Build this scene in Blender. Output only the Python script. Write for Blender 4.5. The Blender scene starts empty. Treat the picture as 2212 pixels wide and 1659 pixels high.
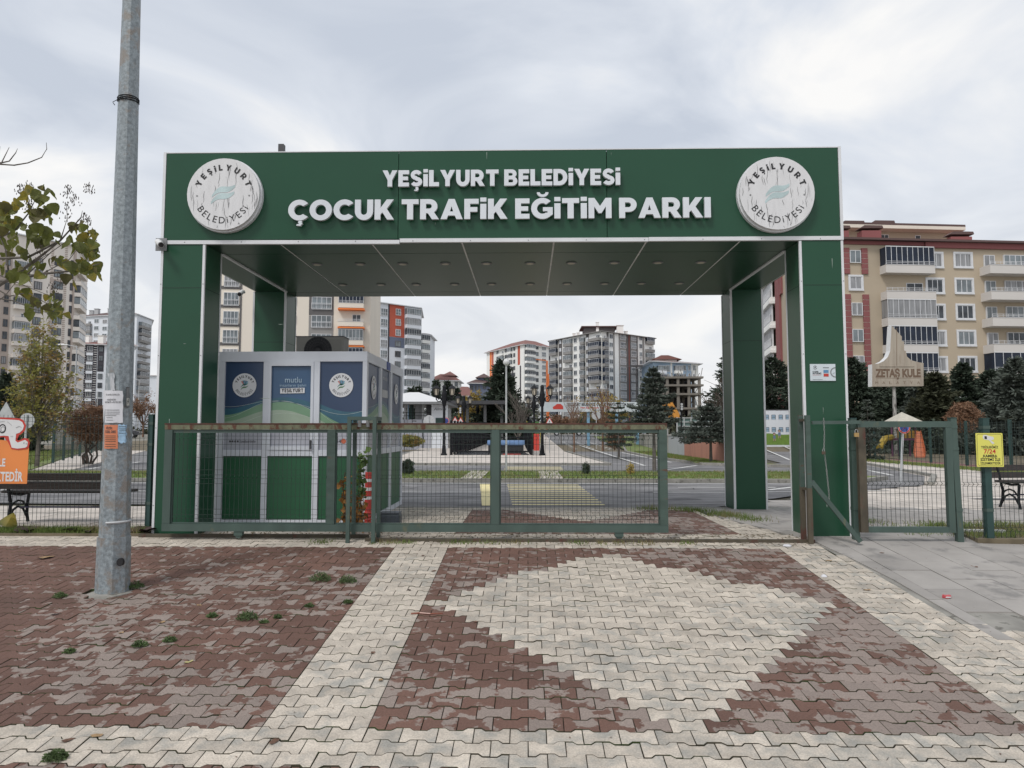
import bpy, math, random
import numpy as np
from mathutils import Vector, Matrix
random.seed(7); np.random.seed(7)
C = bpy.context.scene.collection
R = math.radians
scn = bpy.context.scene

# ------------------------------------------------------------ camera, world, sun, exposure
CAMZ = 1.24
PITCH, YAW, FPX, W0, H0 = R(3.93), R(1.27), 1534.0, 2212.0, 1659.0
cam_d = bpy.data.cameras.new('camera'); cam = bpy.data.objects.new('camera', cam_d); C.objects.link(cam)
cam.location = (0, 0, CAMZ)
cam.rotation_euler = (R(90)+PITCH, 0, YAW)
cam_d.sensor_width = 36; cam_d.lens = 36*FPX/W0; cam_d.clip_start = .05; cam_d.clip_end = 3000
scn.camera = cam

SUN_EL, SUN_AZ = 52, 215      # degrees; azimuth measured clockwise from +Y (north)
w = bpy.data.worlds.new('World'); scn.world = w; w.use_nodes = True
nt = w.node_tree; nt.nodes.clear()
def wn(t, **k):
    n = nt.nodes.new(t)
    for a, b in k.items(): setattr(n, a, b)
    return n
out = wn('ShaderNodeOutputWorld'); bg = wn('ShaderNodeBackground'); bg.inputs[1].default_value = .1
sky = wn('ShaderNodeTexSky', sky_type='NISHITA', sun_disc=False, sun_elevation=R(SUN_EL), sun_rotation=R(SUN_AZ), air_density=1.5, dust_density=4)
tc = wn('ShaderNodeTexCoord'); sep = wn('ShaderNodeSeparateXYZ'); nt.links.new(tc.outputs['Generated'], sep.inputs[0])
zc = wn('ShaderNodeMath', operation='MAXIMUM'); nt.links.new(sep.outputs[2], zc.inputs[0]); zc.inputs[1].default_value = 0
za = wn('ShaderNodeMath', operation='ADD'); nt.links.new(zc.outputs[0], za.inputs[0]); za.inputs[1].default_value = .22
dx = wn('ShaderNodeMath', operation='DIVIDE'); nt.links.new(sep.outputs[0], dx.inputs[0]); nt.links.new(za.outputs[0], dx.inputs[1])
dy = wn('ShaderNodeMath', operation='DIVIDE'); nt.links.new(sep.outputs[1], dy.inputs[0]); nt.links.new(za.outputs[0], dy.inputs[1])
cmb = wn('ShaderNodeCombineXYZ'); nt.links.new(dx.outputs[0], cmb.inputs[0]); nt.links.new(dy.outputs[0], cmb.inputs[1]); cmb.inputs[2].default_value = 5.3
n1 = wn('ShaderNodeTexNoise'); n1.inputs['Scale'].default_value = 1.45; n1.inputs['Detail'].default_value = 7; n1.inputs['Roughness'].default_value = .5; n1.inputs['Distortion'].default_value = .8
nt.links.new(cmb.outputs[0], n1.inputs['Vector'])
rmp = wn('ShaderNodeValToRGB'); nt.links.new(n1.outputs[0], rmp.inputs[0])
e = rmp.color_ramp.elements
e[0].position = .36; e[0].color = (.53, .575, .655, 1)
e[1].position = .64; e[1].color = (.90, .89, .875, 1)
m1 = e.new(.5); m1.color = (.68, .715, .775, 1)
# brighter, evener cloud towards the horizon
hz = wn('ShaderNodeMapRange'); nt.links.new(zc.outputs[0], hz.inputs[0]); hz.inputs[1].default_value = .02; hz.inputs[2].default_value = .34; hz.inputs[3].default_value = .8; hz.inputs[4].default_value = 0
mx0 = wn('ShaderNodeMixRGB'); nt.links.new(hz.outputs[0], mx0.inputs[0]); nt.links.new(rmp.outputs[0], mx0.inputs[1]); mx0.inputs[2].default_value = (.86, .86, .865, 1)
sc10 = wn('ShaderNodeVectorMath', operation='SCALE'); nt.links.new(mx0.outputs[0], sc10.inputs[0]); sc10.inputs['Scale'].default_value = 10.0
mx = wn('ShaderNodeMixRGB'); mx.inputs[0].default_value = .93; nt.links.new(sky.outputs[0], mx.inputs[1]); nt.links.new(sc10.outputs[0], mx.inputs[2])
nt.links.new(mx.outputs[0], bg.inputs[0]); nt.links.new(bg.outputs[0], out.inputs[0])

sd = bpy.data.lights.new('sun', 'SUN'); sd.energy = 1.5; sd.angle = R(14); sd.color = (1, .965, .92)
so = bpy.data.objects.new('sun', sd); C.objects.link(so)
_az = R(SUN_AZ); _el = R(SUN_EL)
sdir = Vector((math.sin(_az)*math.cos(_el), math.cos(_az)*math.cos(_el), math.sin(_el)))
so.rotation_euler = sdir.to_track_quat('Z', 'Y').to_euler(); so.location = (0, 0, 60)
vs = scn.view_settings; vs.view_transform = 'Standard'; vs.look = 'None'; vs.exposure = 0.18; vs.gamma = 1; vs.use_curve_mapping = False

# ------------------------------------------------------------ placing by sight lines (real distances)
_ch, _sh, _cp, _sp = math.cos(YAW), math.sin(YAW), math.cos(PITCH), math.sin(PITCH)
def ray(x, y):
    a = (x-W0/2)/FPX; b = (H0/2-y)/FPX
    fy = _cp - b*_sp; fz = _sp + b*_cp
    return Vector((a*_ch - fy*_sh, a*_sh + fy*_ch, fz))
def P(x, y, Y):
    r = ray(x, y); t = Y/r.y; return Vector((r.x*t, Y, CAMZ + r.z*t))
def Zp(x, y, z=0.0):
    r = ray(x, y); t = (z-CAMZ)/r.z; return Vector((r.x*t, r.y*t, z))
YG, SL = 8.6, .091            # the forecourt falls away from the gate towards the camera
def gz(Y): return -SL*(YG-Y) if Y < YG else 0.0
def Gp(x, y):
    r = ray(x, y); t = (-SL*YG - CAMZ)/(r.z - SL*r.y)
    return Vector((r.x*t, r.y*t, CAMZ+r.z*t))
def hgt(Y):                   # park ground: flat, rising gently far off
    if Y < 45: return 0.0
    if Y < 110: return (Y-45)/65*1.05
    return 1.05

# ------------------------------------------------------------ materials
def lin(c):
    return tuple((v/255/12.92 if v/255 <= .04045 else ((v/255+.055)/1.055)**2.4) for v in c)
def A(r, g, b, k=1.0):
    return tuple(min(.85, v/k) for v in lin((r, g, b)))
MATS = {}
def mat(name, col, rough=.8, shift=False, metal=0., var=.12, scale=6., detail=3., bump=0., bscale=None, col2=None, thr=None, coat=0., spec=None, stretch=None, world=True, trans=0, tint=0.):
    if name in MATS: return MATS[name]
    m = bpy.data.materials.new(name); m.use_nodes = True; t = m.node_tree; b = t.nodes['Principled BSDF']
    L = t.links.new
    def N(k, **kw):
        n = t.nodes.new(k)
        for a_, b_ in kw.items(): setattr(n, a_, b_)
        return n
    b.inputs['Roughness'].default_value = rough; b.inputs['Metallic'].default_value = metal
    if spec is not None: b.inputs['Specular IOR Level'].default_value = spec
    if coat: b.inputs['Coat Weight'].default_value = coat; b.inputs['Coat Roughness'].default_value = .1
    geo = N('ShaderNodeNewGeometry') if world else N('ShaderNodeTexCoord')
    src = geo.outputs['Position'] if world else geo.outputs['Object']
    if stretch:
        mp = N('ShaderNodeVectorMath', operation='MULTIPLY'); L(src, mp.inputs[0]); mp.inputs[1].default_value = stretch; src = mp.outputs[0]
    nz = N('ShaderNodeTexNoise'); nz.inputs['Scale'].default_value = scale; nz.inputs['Detail'].default_value = detail; L(src, nz.inputs['Vector'])
    c0 = tuple(max(0, v*(1-var)) for v in col); c1 = tuple(min(.9, v*(1+var)) for v in col)
    rp = N('ShaderNodeValToRGB'); L(nz.outputs[0], rp.inputs[0]); q = rp.color_ramp.elements
    q[0].position = .3; q[0].color = (*c0, 1); q[1].position = .7; q[1].color = (*c1, 1)
    res = rp.outputs[0]
    if col2 is not None:
        lo, hi, s2 = thr
        src2 = src
        if shift:                     # every block carries its own piece of the stain pattern
            oi2 = N('ShaderNodeObjectInfo'); at2 = N('ShaderNodeAttribute'); at2.attribute_name = 'tint'; ad2 = N('ShaderNodeMath', operation='ADD'); L(oi2.outputs['Random'], ad2.inputs[0]); L(at2.outputs['Fac'], ad2.inputs[1])
            f2 = N('ShaderNodeMath', operation='FRACT'); L(ad2.outputs[0], f2.inputs[0]); sc2 = N('ShaderNodeMath', operation='MULTIPLY'); L(f2.outputs[0], sc2.inputs[0]); sc2.inputs[1].default_value = 53
            cb2 = N('ShaderNodeCombineXYZ'); L(sc2.outputs[0], cb2.inputs[2]); va = N('ShaderNodeVectorMath', operation='ADD'); L(src, va.inputs[0]); L(cb2.outputs[0], va.inputs[1]); src2 = va.outputs[0]
        n2 = N('ShaderNodeTexNoise'); n2.inputs['Scale'].default_value = s2; n2.inputs['Detail'].default_value = 4; n2.inputs['Roughness'].default_value = .6
        L(src2, n2.inputs['Vector'])
        fac = n2.outputs[0]
        if shift:
            n4 = N('ShaderNodeTexNoise'); n4.inputs['Scale'].default_value = .55; n4.inputs['Detail'].default_value = 2; L(src, n4.inputs['Vector'])
            m4 = N('ShaderNodeMath', operation='MULTIPLY_ADD'); L(n4.outputs[0], m4.inputs[0]); m4.inputs[1].default_value = .55; m4.inputs[2].default_value = -.30
            a4 = N('ShaderNodeMath', operation='ADD'); L(n2.outputs[0], a4.inputs[0]); L(m4.outputs[0], a4.inputs[1])
            sx4 = N('ShaderNodeSeparateXYZ'); L(src, sx4.inputs[0]); r4 = N('ShaderNodeMapRange'); L(sx4.outputs[0], r4.inputs[0]); r4.inputs[1].default_value = -4; r4.inputs[2].default_value = 1; r4.inputs[3].default_value = -.02; r4.inputs[4].default_value = .045
            r5 = N('ShaderNodeMapRange'); L(sx4.outputs[1], r5.inputs[0]); r5.inputs[1].default_value = 4; r5.inputs[2].default_value = 7.5; r5.inputs[3].default_value = .03; r5.inputs[4].default_value = -.03
            a5 = N('ShaderNodeMath', operation='ADD'); L(r4.outputs[0], a5.inputs[0]); L(r5.outputs[0], a5.inputs[1]); a6 = N('ShaderNodeMath', operation='ADD'); L(a4.outputs[0], a6.inputs[0]); L(a5.outputs[0], a6.inputs[1]); fac = a6.outputs[0]
        mr = N('ShaderNodeMapRange'); L(fac, mr.inputs[0]); mr.inputs[1].default_value = lo; mr.inputs[2].default_value = hi
        mxx = N('ShaderNodeMixRGB'); L(mr.outputs[0], mxx.inputs[0]); L(res, mxx.inputs[1]); mxx.inputs[2].default_value = (*col2, 1); res = mxx.outputs[0]
    if tint:
        oi = N('ShaderNodeObjectInfo'); at = N('ShaderNodeAttribute'); at.attribute_name = 'tint'
        ad = N('ShaderNodeMath', operation='ADD'); L(oi.outputs['Random'], ad.inputs[0]); L(at.outputs['Fac'], ad.inputs[1])
        fr = N('ShaderNodeMath', operation='FRACT'); L(ad.outputs[0], fr.inputs[0])
        m2 = N('ShaderNodeMapRange'); L(fr.outputs[0], m2.inputs[0]); m2.inputs[3].default_value = 1-tint; m2.inputs[4].default_value = 1+tint
        sm = N('ShaderNodeVectorMath', operation='SCALE'); L(res, sm.inputs[0]); L(m2.outputs[0], sm.inputs['Scale']); res = sm.outputs[0]
    if shift:
        n5 = N('ShaderNodeTexNoise'); n5.inputs['Scale'].default_value = 95; n5.inputs['Detail'].default_value = 3; n5.inputs['Roughness'].default_value = .7; L(src, n5.inputs['Vector'])
        m5 = N('ShaderNodeMapRange'); L(n5.outputs[0], m5.inputs[0]); m5.inputs[1].default_value = .3; m5.inputs[2].default_value = .65; m5.inputs[3].default_value = .74; m5.inputs[4].default_value = 1.1
        s5 = N('ShaderNodeVectorMath', operation='SCALE'); L(res, s5.inputs[0]); L(m5.outputs[0], s5.inputs['Scale']); res = s5.outputs[0]
    L(res, b.inputs['Base Color'])
    if bump:
        n3 = N('ShaderNodeTexNoise'); n3.inputs['Scale'].default_value = bscale or scale*6; n3.inputs['Detail'].default_value = 4; L(src, n3.inputs['Vector'])
        bp = N('ShaderNodeBump'); bp.inputs['Strength'].default_value = bump; bp.inputs['Distance'].default_value = .01; L(n3.outputs[0], bp.inputs['Height']); L(bp.outputs[0], b.inputs['Normal'])
    if trans:
        b.inputs['Subsurface Weight'].default_value = 0
        tr = N('ShaderNodeBsdfTranslucent'); L(res, tr.inputs[0]); ms = N('ShaderNodeMixShader'); ms.inputs[0].default_value = trans
        L(b.outputs[0], ms.inputs[1]); L(tr.outputs[0], ms.inputs[2]); L(ms.outputs[0], t.nodes['Material Output'].inputs[0])
    MATS[name] = m; m['nodes_out'] = 1
    return m
def plain(name, rgb, k=.75, rough=.7, **kw): return mat(name, A(*rgb, k), rough, **kw)

M = {}
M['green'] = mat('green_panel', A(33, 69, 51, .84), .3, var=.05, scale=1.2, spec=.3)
M['green2'] = mat('green_kiosk_panel', A(28, 74, 48, .72), .45, var=.06, scale=2)
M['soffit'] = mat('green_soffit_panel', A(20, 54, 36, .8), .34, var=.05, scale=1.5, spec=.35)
M['trim'] = mat('white_trim', (.66, .67, .69), .4, var=.06, scale=3)
M['kframe'] = mat('white_kiosk_frame', A(188, 192, 199, .85), .4, var=.05, scale=3)
M['seam'] = plain('seam_dark', (18, 34, 26))
M['letter'] = mat('letter_face', (.66, .69, .73), .4, var=.03)
M['letterside'] = mat('letter_side', (.60, .62, .64), .5, var=.03)
M['black'] = mat('black_print', (.012, .012, .014), .5)
M['dgrey'] = mat('dark_grey', (.05, .05, .055), .5)
M['mgrey'] = mat('mid_grey', (.2, .205, .21), .6)
M['lgrey'] = mat('light_grey', (.45, .46, .47), .6)
M['disc'] = mat('weathered_disc', (.66, .66, .67), .6, var=.05, scale=5, stretch=(3, 3, .6))
M['crack'] = mat('film_crack', (.23, .23, .235), .8)  # grey of the crack lines in the emblem film
M['mint'] = mat('faded_wave', (.45, .56, .57), .6)
M['galv'] = mat('galvanised_steel', (.245, .28, .30), .5, .3, var=.3, scale=32, detail=3, col2=(.235, .215, .195), thr=(.46, .60, 10), bump=.12, bscale=60)
M['rust'] = mat('rusty_paint', (.056, .09, .075), .6, var=.2, scale=7, col2=(.10, .035, .018), thr=(.60, .70, 7), stretch=(.6, 1, 2), bump=.2)
M['toprust'] = mat('rusty_top_rail', (.135, .14, .085), .65, var=.3, scale=14, col2=(.09, .035, .018), thr=(.52, .62, 16), stretch=(1, 1, .5), bump=.3); M['toprust2'] = mat('rusty_edge', (.075, .028, .018), .7, var=.4, scale=12, bump=.4)
M['rustbrown'] = mat('brown_rust_paint', (.075, .062, .042), .65, var=.3, scale=9, col2=(.085, .03, .02), thr=(.55, .66, 6), stretch=(1, 1, .5), bump=.3)
M['gpaint'] = mat('old_green_paint', (.056, .090, .077), .5, var=.14, scale=5, col2=(.12, .12, .07), thr=(.62, .72, 4), stretch=(1, 1, .4))
M['fgreen'] = mat('fence_green', (.02, .055, .05), .5, var=.15)
M['fwire'] = mat('fence_wire', (.018, .03, .026), .5)
M['iron'] = mat('black_iron', (.008, .009, .012), .55, var=.2, spec=.25)
M['wood'] = mat('weathered_wood', (.036, .029, .027), .75, var=.35, scale=10, stretch=(.5, 6, 6), bump=.3)
M['lamp'] = mat('lamp_glass', (.5, .45, .36), .4)
M['paver_w'] = mat('pale_paver', (.52, .462, .39), .9, var=.18, scale=7, detail=8, bump=.6, bscale=130, col2=(.355, .34, .305), thr=(.50, .70, 6.5), tint=.14, shift=True)
M['paver_r'] = mat('red_paver', (.148, .080, .060), .86, var=.2, scale=.9, detail=8, bump=.6, bscale=130, col2=(.27, .218, .19), thr=(.50, .525, 4.6), tint=.13, shift=True)
M['joint'] = mat('joint_dirt', (.075, .066, .042), .95, var=.35, scale=9, col2=(.045, .07, .02), thr=(.52, .6, 3))
M['slab'] = mat('grey_slab', (.33, .31, .29), .85, var=.14, scale=2.2, detail=9, bump=.4, bscale=90, col2=(.22, .21, .20), thr=(.56, .68, 3), tint=.08)
M['slabb'] = mat('beige_slab', (.52, .47, .42), .9, var=.16, scale=1.6, detail=6, col2=(.40, .37, .34), thr=(.5, .7, 1.2), tint=.09)
M['concrete'] = mat('old_concrete', (.27, .26, .235), .9, var=.22, scale=4, bump=.5, bscale=30, col2=(.12, .115, .1), thr=(.56, .66, 8))
M['asphalt'] = mat('asphalt', (.18, .176, .178), .82, var=.42, scale=2.5, detail=10, bump=.4, bscale=60, stretch=(.5, 1.6, 1), col2=(.06, .06, .066), thr=(.5, .7, .8))
M['yellow'] = mat('yellow_paint', (.72, .63, .33), .8, var=.15, scale=12)
M['wpaint'] = mat('road_white', (.62, .62, .60), .8, var=.15, scale=12)
M['soil'] = mat('dry_soil', (.14, .115, .075), .95, var=.3, scale=5, bump=.5)
M['turf'] = mat('turf', (.13, .18, .045), .95, var=.35, scale=3, detail=6, col2=(.20, .17, .08), thr=(.5, .66, 1.1))
M['blade'] = mat('grass_blade', (.14, .20, .045), .8, var=.35, scale=2, trans=.25, col2=(.26, .21, .1), thr=(.5, .62, 2.5))
M['weed'] = mat('weed_leaf', (.085, .13, .045), .7, var=.35, scale=20, trans=.2)
M['far'] = mat('far_ground', (.20, .19, .16), .95, var=.2, scale=.2)
M['redpath'] = mat('red_path', (.24, .12, .11), .9, var=.15)
M['paper'] = mat('paper_white', (.62, .62, .65), .8, var=.05, scale=9)
M['orangep'] = mat('orange_paper', (.60, .21, .11), .8, var=.06, scale=9)
M['bluep'] = mat('blue_paper', (.32, .48, .64), .8, var=.2, scale=30)
M['orange'] = mat('sign_orange', (.66, .15, .035), .5, var=.05)
M['red'] = mat('sign_red', (.50, .045, .03), .5, var=.06)
M['ywsign'] = mat('sign_yellow', (.70, .66, .13), .5, var=.03)
M['blue'] = mat('sign_blue', (.03, .07, .28), .5)
M['white'] = mat('white_plastic', (.66, .66, .66), .5, var=.04)
M['brass'] = mat('brass', (.42, .27, .10), .35, .6)
M['steel'] = mat('steel', (.35, .35, .35), .35, .8, var=.2, scale=30)
M['glass'] = mat('window_glass', (.05, .06, .072), .2, var=.6, scale=.8, spec=.4)
M['glassl'] = mat('pale_glass', (.15, .175, .19), .15, var=.45, scale=.6, spec=.6)
M['curtain'] = mat('net_curtain', (.25, .255, .265), .3, var=.3, scale=1.3, stretch=(3, 3, .4))
M['dglass'] = mat('dark_glass', (.018, .026, .045), .3, var=.3, scale=1, spec=.25)

# ------------------------------------------------------------ mesh builder
class MB:
    def __init__(s, o=(0, 0, 0)): s.v = []; s.f = []; s.m = []; s.o = Vector(o); s.mi = 0
    def add(s, vs, fs):
        k = len(s.v); s.v += [tuple(v) for v in vs]
        for f in fs: s.f.append(tuple(i+k for i in f)); s.m.append(s.mi)
    def box(s, x0, x1, y0, y1, z0, z1, T=None):
        vs = [Vector((x, y, z)) for z in (z0, z1) for y in (y0, y1) for x in (x0, x1)]
        if T is not None: vs = [T @ v for v in vs]
        s.add(vs, [(0, 2, 3, 1), (4, 5, 7, 6), (0, 1, 5, 4), (2, 6, 7, 3), (0, 4, 6, 2), (1, 3, 7, 5)]); return s
    def bar(s, p, q, wx, wy=None, up=(0, 0, 1)):
        p = Vector(p); q = Vector(q); d = (q-p).normalized(); wy = wy or wx
        u = Vector(up)
        if abs(d.dot(u)) > .98: u = Vector((0, 1, 0))
        a = d.cross(u).normalized(); b = a.cross(d).normalized()
        vs = [c + a*i*wx/2 + b*j*wy/2 for c in (p, q) for (i, j) in ((-1, -1), (1, -1), (1, 1), (-1, 1))]
        s.add(vs, [(0, 1, 2, 3), (7, 6, 5, 4), (0, 4, 5, 1), (1, 5, 6, 2), (2, 6, 7, 3), (3, 7, 4, 0)]); return s
    def cyl(s, p, q, r0, r1=None, n=10, cap=True, ph=0.):
        p = Vector(p); q = Vector(q); r1 = r0 if r1 is None else r1; d = (q-p).normalized()
        u = Vector((0, 0, 1)) if abs(d.z) < .95 else Vector((0, 1, 0))
        a = d.cross(u).normalized(); b = a.cross(d).normalized()
        vs = []
        for c, r in ((p, r0), (q, r1)):
            for i in range(n):
                t = 2*math.pi*i/n + ph; vs.append(c + a*math.cos(t)*r + b*math.sin(t)*r)
        fs = [(i, (i+1) % n, n+(i+1) % n, n+i) for i in range(n)]
        if cap: fs += [tuple(range(n-1, -1, -1)), tuple(range(n, 2*n))]
        s.add(vs, fs); return s
    def tube(s, pts, r, n=6, r1=None):
        pts = [Vector(p) for p in pts]; m = len(pts); vs = []
        for i, p in enumerate(pts):
            d = (pts[min(i+1, m-1)]-pts[max(i-1, 0)]).normalized()
            u = Vector((0, 0, 1)) if abs(d.z) < .9 else Vector((0, 1, 0))
            a = d.cross(u).normalized(); b = a.cross(d).normalized()
            rr = r if r1 is None else r+(r1-r)*i/(m-1)
            for k in range(n):
                t = 2*math.pi*k/n; vs.append(p + a*math.cos(t)*rr + b*math.sin(t)*rr)
        fs = [(i*n+k, i*n+(k+1) % n, (i+1)*n+(k+1) % n, (i+1)*n+k) for i in range(m-1) for k in range(n)]
        fs += [tuple(range(n-1, -1, -1)), tuple(range((m-1)*n, m*n))]
        s.add(vs, fs); return s
    def lathe(s, c, prof, n=12, ph=0.):
        c = Vector(c); vs = []
        for r, z in prof:
            for i in range(n):
                t = 2*math.pi*i/n+ph; vs.append(c+Vector((math.cos(t)*r, math.sin(t)*r, z)))
        m = len(prof)
        fs = [(j*n+i, j*n+(i+1) % n, (j+1)*n+(i+1) % n, (j+1)*n+i) for j in range(m-1) for i in range(n)]
        fs += [tuple(range(n-1, -1, -1)), tuple(range((m-1)*n, m*n))]
        s.add(vs, fs); return s
    def poly(s, pts, ext=None):          # planar polygon, optionally extruded by vector ext
        pts = [Vector(p) for p in pts]; n = len(pts)
        if ext is None: s.add(pts, [tuple(range(n))]); return s
        e_ = Vector(ext)
        s.add(pts+[p+e_ for p in pts], [tuple(range(n-1, -1, -1)), tuple(range(n, 2*n))]+[(i, (i+1) % n, n+(i+1) % n, n+i) for i in range(n)])
        return s
    def mesh(s, name, mats):
        me = bpy.data.meshes.new(name)
        me.from_pydata([tuple(Vector(v)-s.o) for v in s.v], [], s.f)
        for m_ in (mats if isinstance(mats, (list, tuple)) else [mats]): me.materials.append(m_)
        if any(s.m): me.polygons.foreach_set('material_index', s.m)
        me.update(); return me
    def build(s, name, mats, parent=None, smooth=False):
        me = s.mesh(name, mats)
        if smooth: me.polygons.foreach_set('use_smooth', [True]*len(me.polygons))
        o = bpy.data.objects.new(name, me); C.objects.link(o)
        if parent is not None: o.parent = parent
        return o
def inst(name, me, parent=None, loc=(0, 0, 0), rz=0.):
    o = bpy.data.objects.new(name, me); C.objects.link(o); o.location = loc; o.rotation_euler = (0, 0, rz)
    if parent is not None: o.parent = parent
    return o
def tag(o, label=None, cat=None, group=None, kind=None):
    if label: o['label'] = label
    if cat: o['category'] = cat
    if group: o['group'] = group
    if kind: o['kind'] = kind
    return o
def thing(name, label, cat, loc=(0, 0, 0), rz=0., group=None, kind=None):
    o = bpy.data.objects.new(name, None); C.objects.link(o); o.location = loc; o.rotation_euler = (0, 0, rz); o.empty_display_size = .2
    return tag(o, label, cat, group, kind)
def copy_tree(o, loc=None, label=None, parent=None, group=None):
    c = o.copy(); C.objects.link(c)
    if parent is not None: c.parent = parent
    if loc is not None: c.location = loc
    if label: c['label'] = label
    for ch in list(o.children): copy_tree(ch, parent=c)
    return c

# ------------------------------------------------------------ lettering
_gc = {}
def glyph(txt, off=0., ext=0., shear=0.):
    k = (txt, off, ext, shear)
    if k in _gc: return _gc[k]
    cu = bpy.data.curves.new('lettering', 'FONT'); cu.body = txt; cu.size = 1; cu.offset = off; cu.extrude = ext; cu.resolution_u = 3; cu.shear = shear
    ob = bpy.data.objects.new('lettering', cu); C.objects.link(ob)
    dg = bpy.context.evaluated_depsgraph_get()
    me = bpy.data.meshes.new_from_object(ob.evaluated_get(dg))
    vs = [tuple(v.co) for v in me.vertices]; fs = [tuple(p.vertices) for p in me.polygons]; ns = [p.normal.z for p in me.polygons]
    bpy.data.objects.remove(ob); bpy.data.curves.remove(cu); bpy.data.meshes.remove(me)
    _gc[k] = (vs, fs, ns); return _gc[k]
def gwidth(txt, off=0.):
    v = glyph(txt, off)[0]; xs = [p[0] for p in v]; return (min(xs), max(xs)) if xs else (0, 0)
CAP = None
def capheight():
    global CAP
    if CAP is None: CAP = max(p[1] for p in glyph('E')[0])
    return CAP
def text_on(mb, txt, o, ux, uz, x0, x1, z0, cap, off=0., ext=0., align='fit', shear=0.):
    """put txt on the plane at o with axes ux (right), uz (up); caps of height cap; squeezed to x0..x1 when align is 'fit'"""
    vs, fs, _ = glyph(txt, off, ext, shear)
    if not vs: return
    xs = [p[0] for p in vs]; a, b = min(xs), max(xs); sy = cap/capheight()
    sx = (x1-x0)/(b-a) if align == 'fit' else sy
    if align == 'c': x0 = (x0+x1)/2-(b-a)*sx/2
    o = Vector(o); ux = Vector(ux); uz = Vector(uz); nrm = ux.cross(uz)
    mb.add([o+ux*(x0+(p[0]-a)*sx)+uz*(z0+p[1]*sy)+nrm*(p[2]*sy) for p in vs], fs)
def ring_text(mb, txt, c, ux, uz, rad, cap, a0, a1, off=0., top=True, wid=1.):
    """letters round a ring: angles in degrees from +ux, first letter at a0, last at a1"""
    c = Vector(c); ux = Vector(ux); uz = Vector(uz); n = len(txt)
    sy = cap/capheight()
    ws = []
    for ch in txt:
        a, b = gwidth(ch, off) if ch != ' ' else (0, .3)
        ws.append(b-a+.16)
    tot = sum(ws); acc = 0
    for ch, w_ in zip(txt, ws):
        f_ = (acc+w_/2)/tot; acc += w_
        if ch == ' ': continue
        ang = R(a0+(a1-a0)*f_); vs, fs, _ = glyph(ch, off)
        xs = [p[0] for p in vs]; mid = (min(xs)+max(xs))/2
        er = ux*math.cos(ang)+uz*math.sin(ang)
        if top: tx = ux*math.sin(ang)-uz*math.cos(ang); ty = er; base = c+er*rad
        else: tx = -(ux*math.sin(ang)-uz*math.cos(ang)); ty = -er; base = c+er*(rad+cap)
        mb.add([base+tx*((p[0]-mid)*sy*wid)+ty*(p[1]*sy) for p in vs], fs)
UX, UZ = Vector((1, 0, 0)), Vector((0, 0, 1))
# ------------------------------------------------------------ ground of the whole place
def strip_mesh(name, m, xs, ys, zf, **k):
    vs = [(x, y, zf(x, y)) for y in ys for x in xs]; n = len(xs)
    fs = [(j*n+i, j*n+i+1, (j+1)*n+i+1, (j+1)*n+i) for j in range(len(ys)-1) for i in range(n-1)]
    b = MB(); b.add(vs, fs); return b.build(name, m)
ys = [-30, 0, 8.6, 9, 45, 50, 60, 70, 80, 90, 100, 110, 200, 400, 800, 1600]
g = strip_mesh('ground', M['far'], [-900, -300, -60, -20, 0, 20, 60, 300, 900], ys, lambda x, y: (gz(y) if y < 8.6 else hgt(y))-.05)
tag(g, kind='structure')
# ---- paving blocks: interlocking double-T blocks 20 x 13 cm, half blocks at the colour seams
PL, PP, PA, GAP = .2, .129, .027, .0046
def wave(u, par):                     # offset of the far long side at u (metres) for a row of parity par
    t = ((u - (.1 if par else 0)) / PL) % 1.0
    t = min(t, 1-t)*PL                # distance to the nearest block end
    if t <= .038: return PA/2
    if t >= .062: return -PA/2
    return PA/2 - PA*(t-.038)/.024
_pm = {}
def paver_mesh(L_, par0, mk):
    """block from 0..L_ ; par0 = phase of u=0 inside the 20 cm period (0 or .1)"""
    key = (L_, par0, mk)
    if key in _pm: return _pm[key]
    pts = sorted({0.0, L_} | {round(q-par0, 4) for q in (.038, .062, .138, .162, .238, .262) if 0 < q-par0 < L_})
    def w_(u): return wave(u+par0, 0)
    top = [(u, PP/2-GAP+w_(u)) for u in pts]; bot = [(u, -PP/2+GAP-w_(u)) for u in reversed(pts)]
    ge = .0026; o_ = [(min(max(u, ge), L_-ge), v) for u, v in top+bot]
    cx, cy = L_/2, 0
    ch = .003
    inn = [(u+(ch if u < cx else -ch)*(1 if (u <= ge+1e-6 or u >= L_-ge-1e-6) else 0), v-(ch if v > 0 else -ch)) for u, v in o_]
    n = len(o_)
    vs = [(u, v, 0) for u, v in inn]+[(u, v, -.002) for u, v in o_]+[(u, v, -.026) for u, v in o_]
    fs = [tuple(range(n-1, -1, -1))]+[(i, (i+1) % n, n+(i+1) % n, n+i) for i in range(n)]+[(n+i, n+(i+1) % n, 2*n+(i+1) % n, 2*n+i) for i in range(n)]
    _pm[key] = (vs, fs); return _pm[key]
Y0R = 4.08                            # near edge of the red field
def rowY(r): return Y0R + PP*(r+.5)
def colour(r, u, Yc):
    if r < -3: return 'r'
    if r < 0: return 'w'
    if Yc > 11.62: return 'w'
    if 31 <= r < 37: return 'w'
    if Yc < 8.3:
        if u < -1.5: return 'r'
        if u < -.9: return 'w'
        if u > 2.8: return 'w'
        rc = 16; c0 = .83; half = (.10+.1*r) if r <= rc else 1.72-.1*min(r-rc, 4)-.155*max(0, r-rc-4)
        return 'w' if abs(u-c0) < half else 'r'
    if u < -.9: return 'w'
    if u > 2.6: return 'w'
    half = 1.3-abs(r-58)*.1
    return 'w' if abs(u-.8) < half else 'r'
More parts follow.
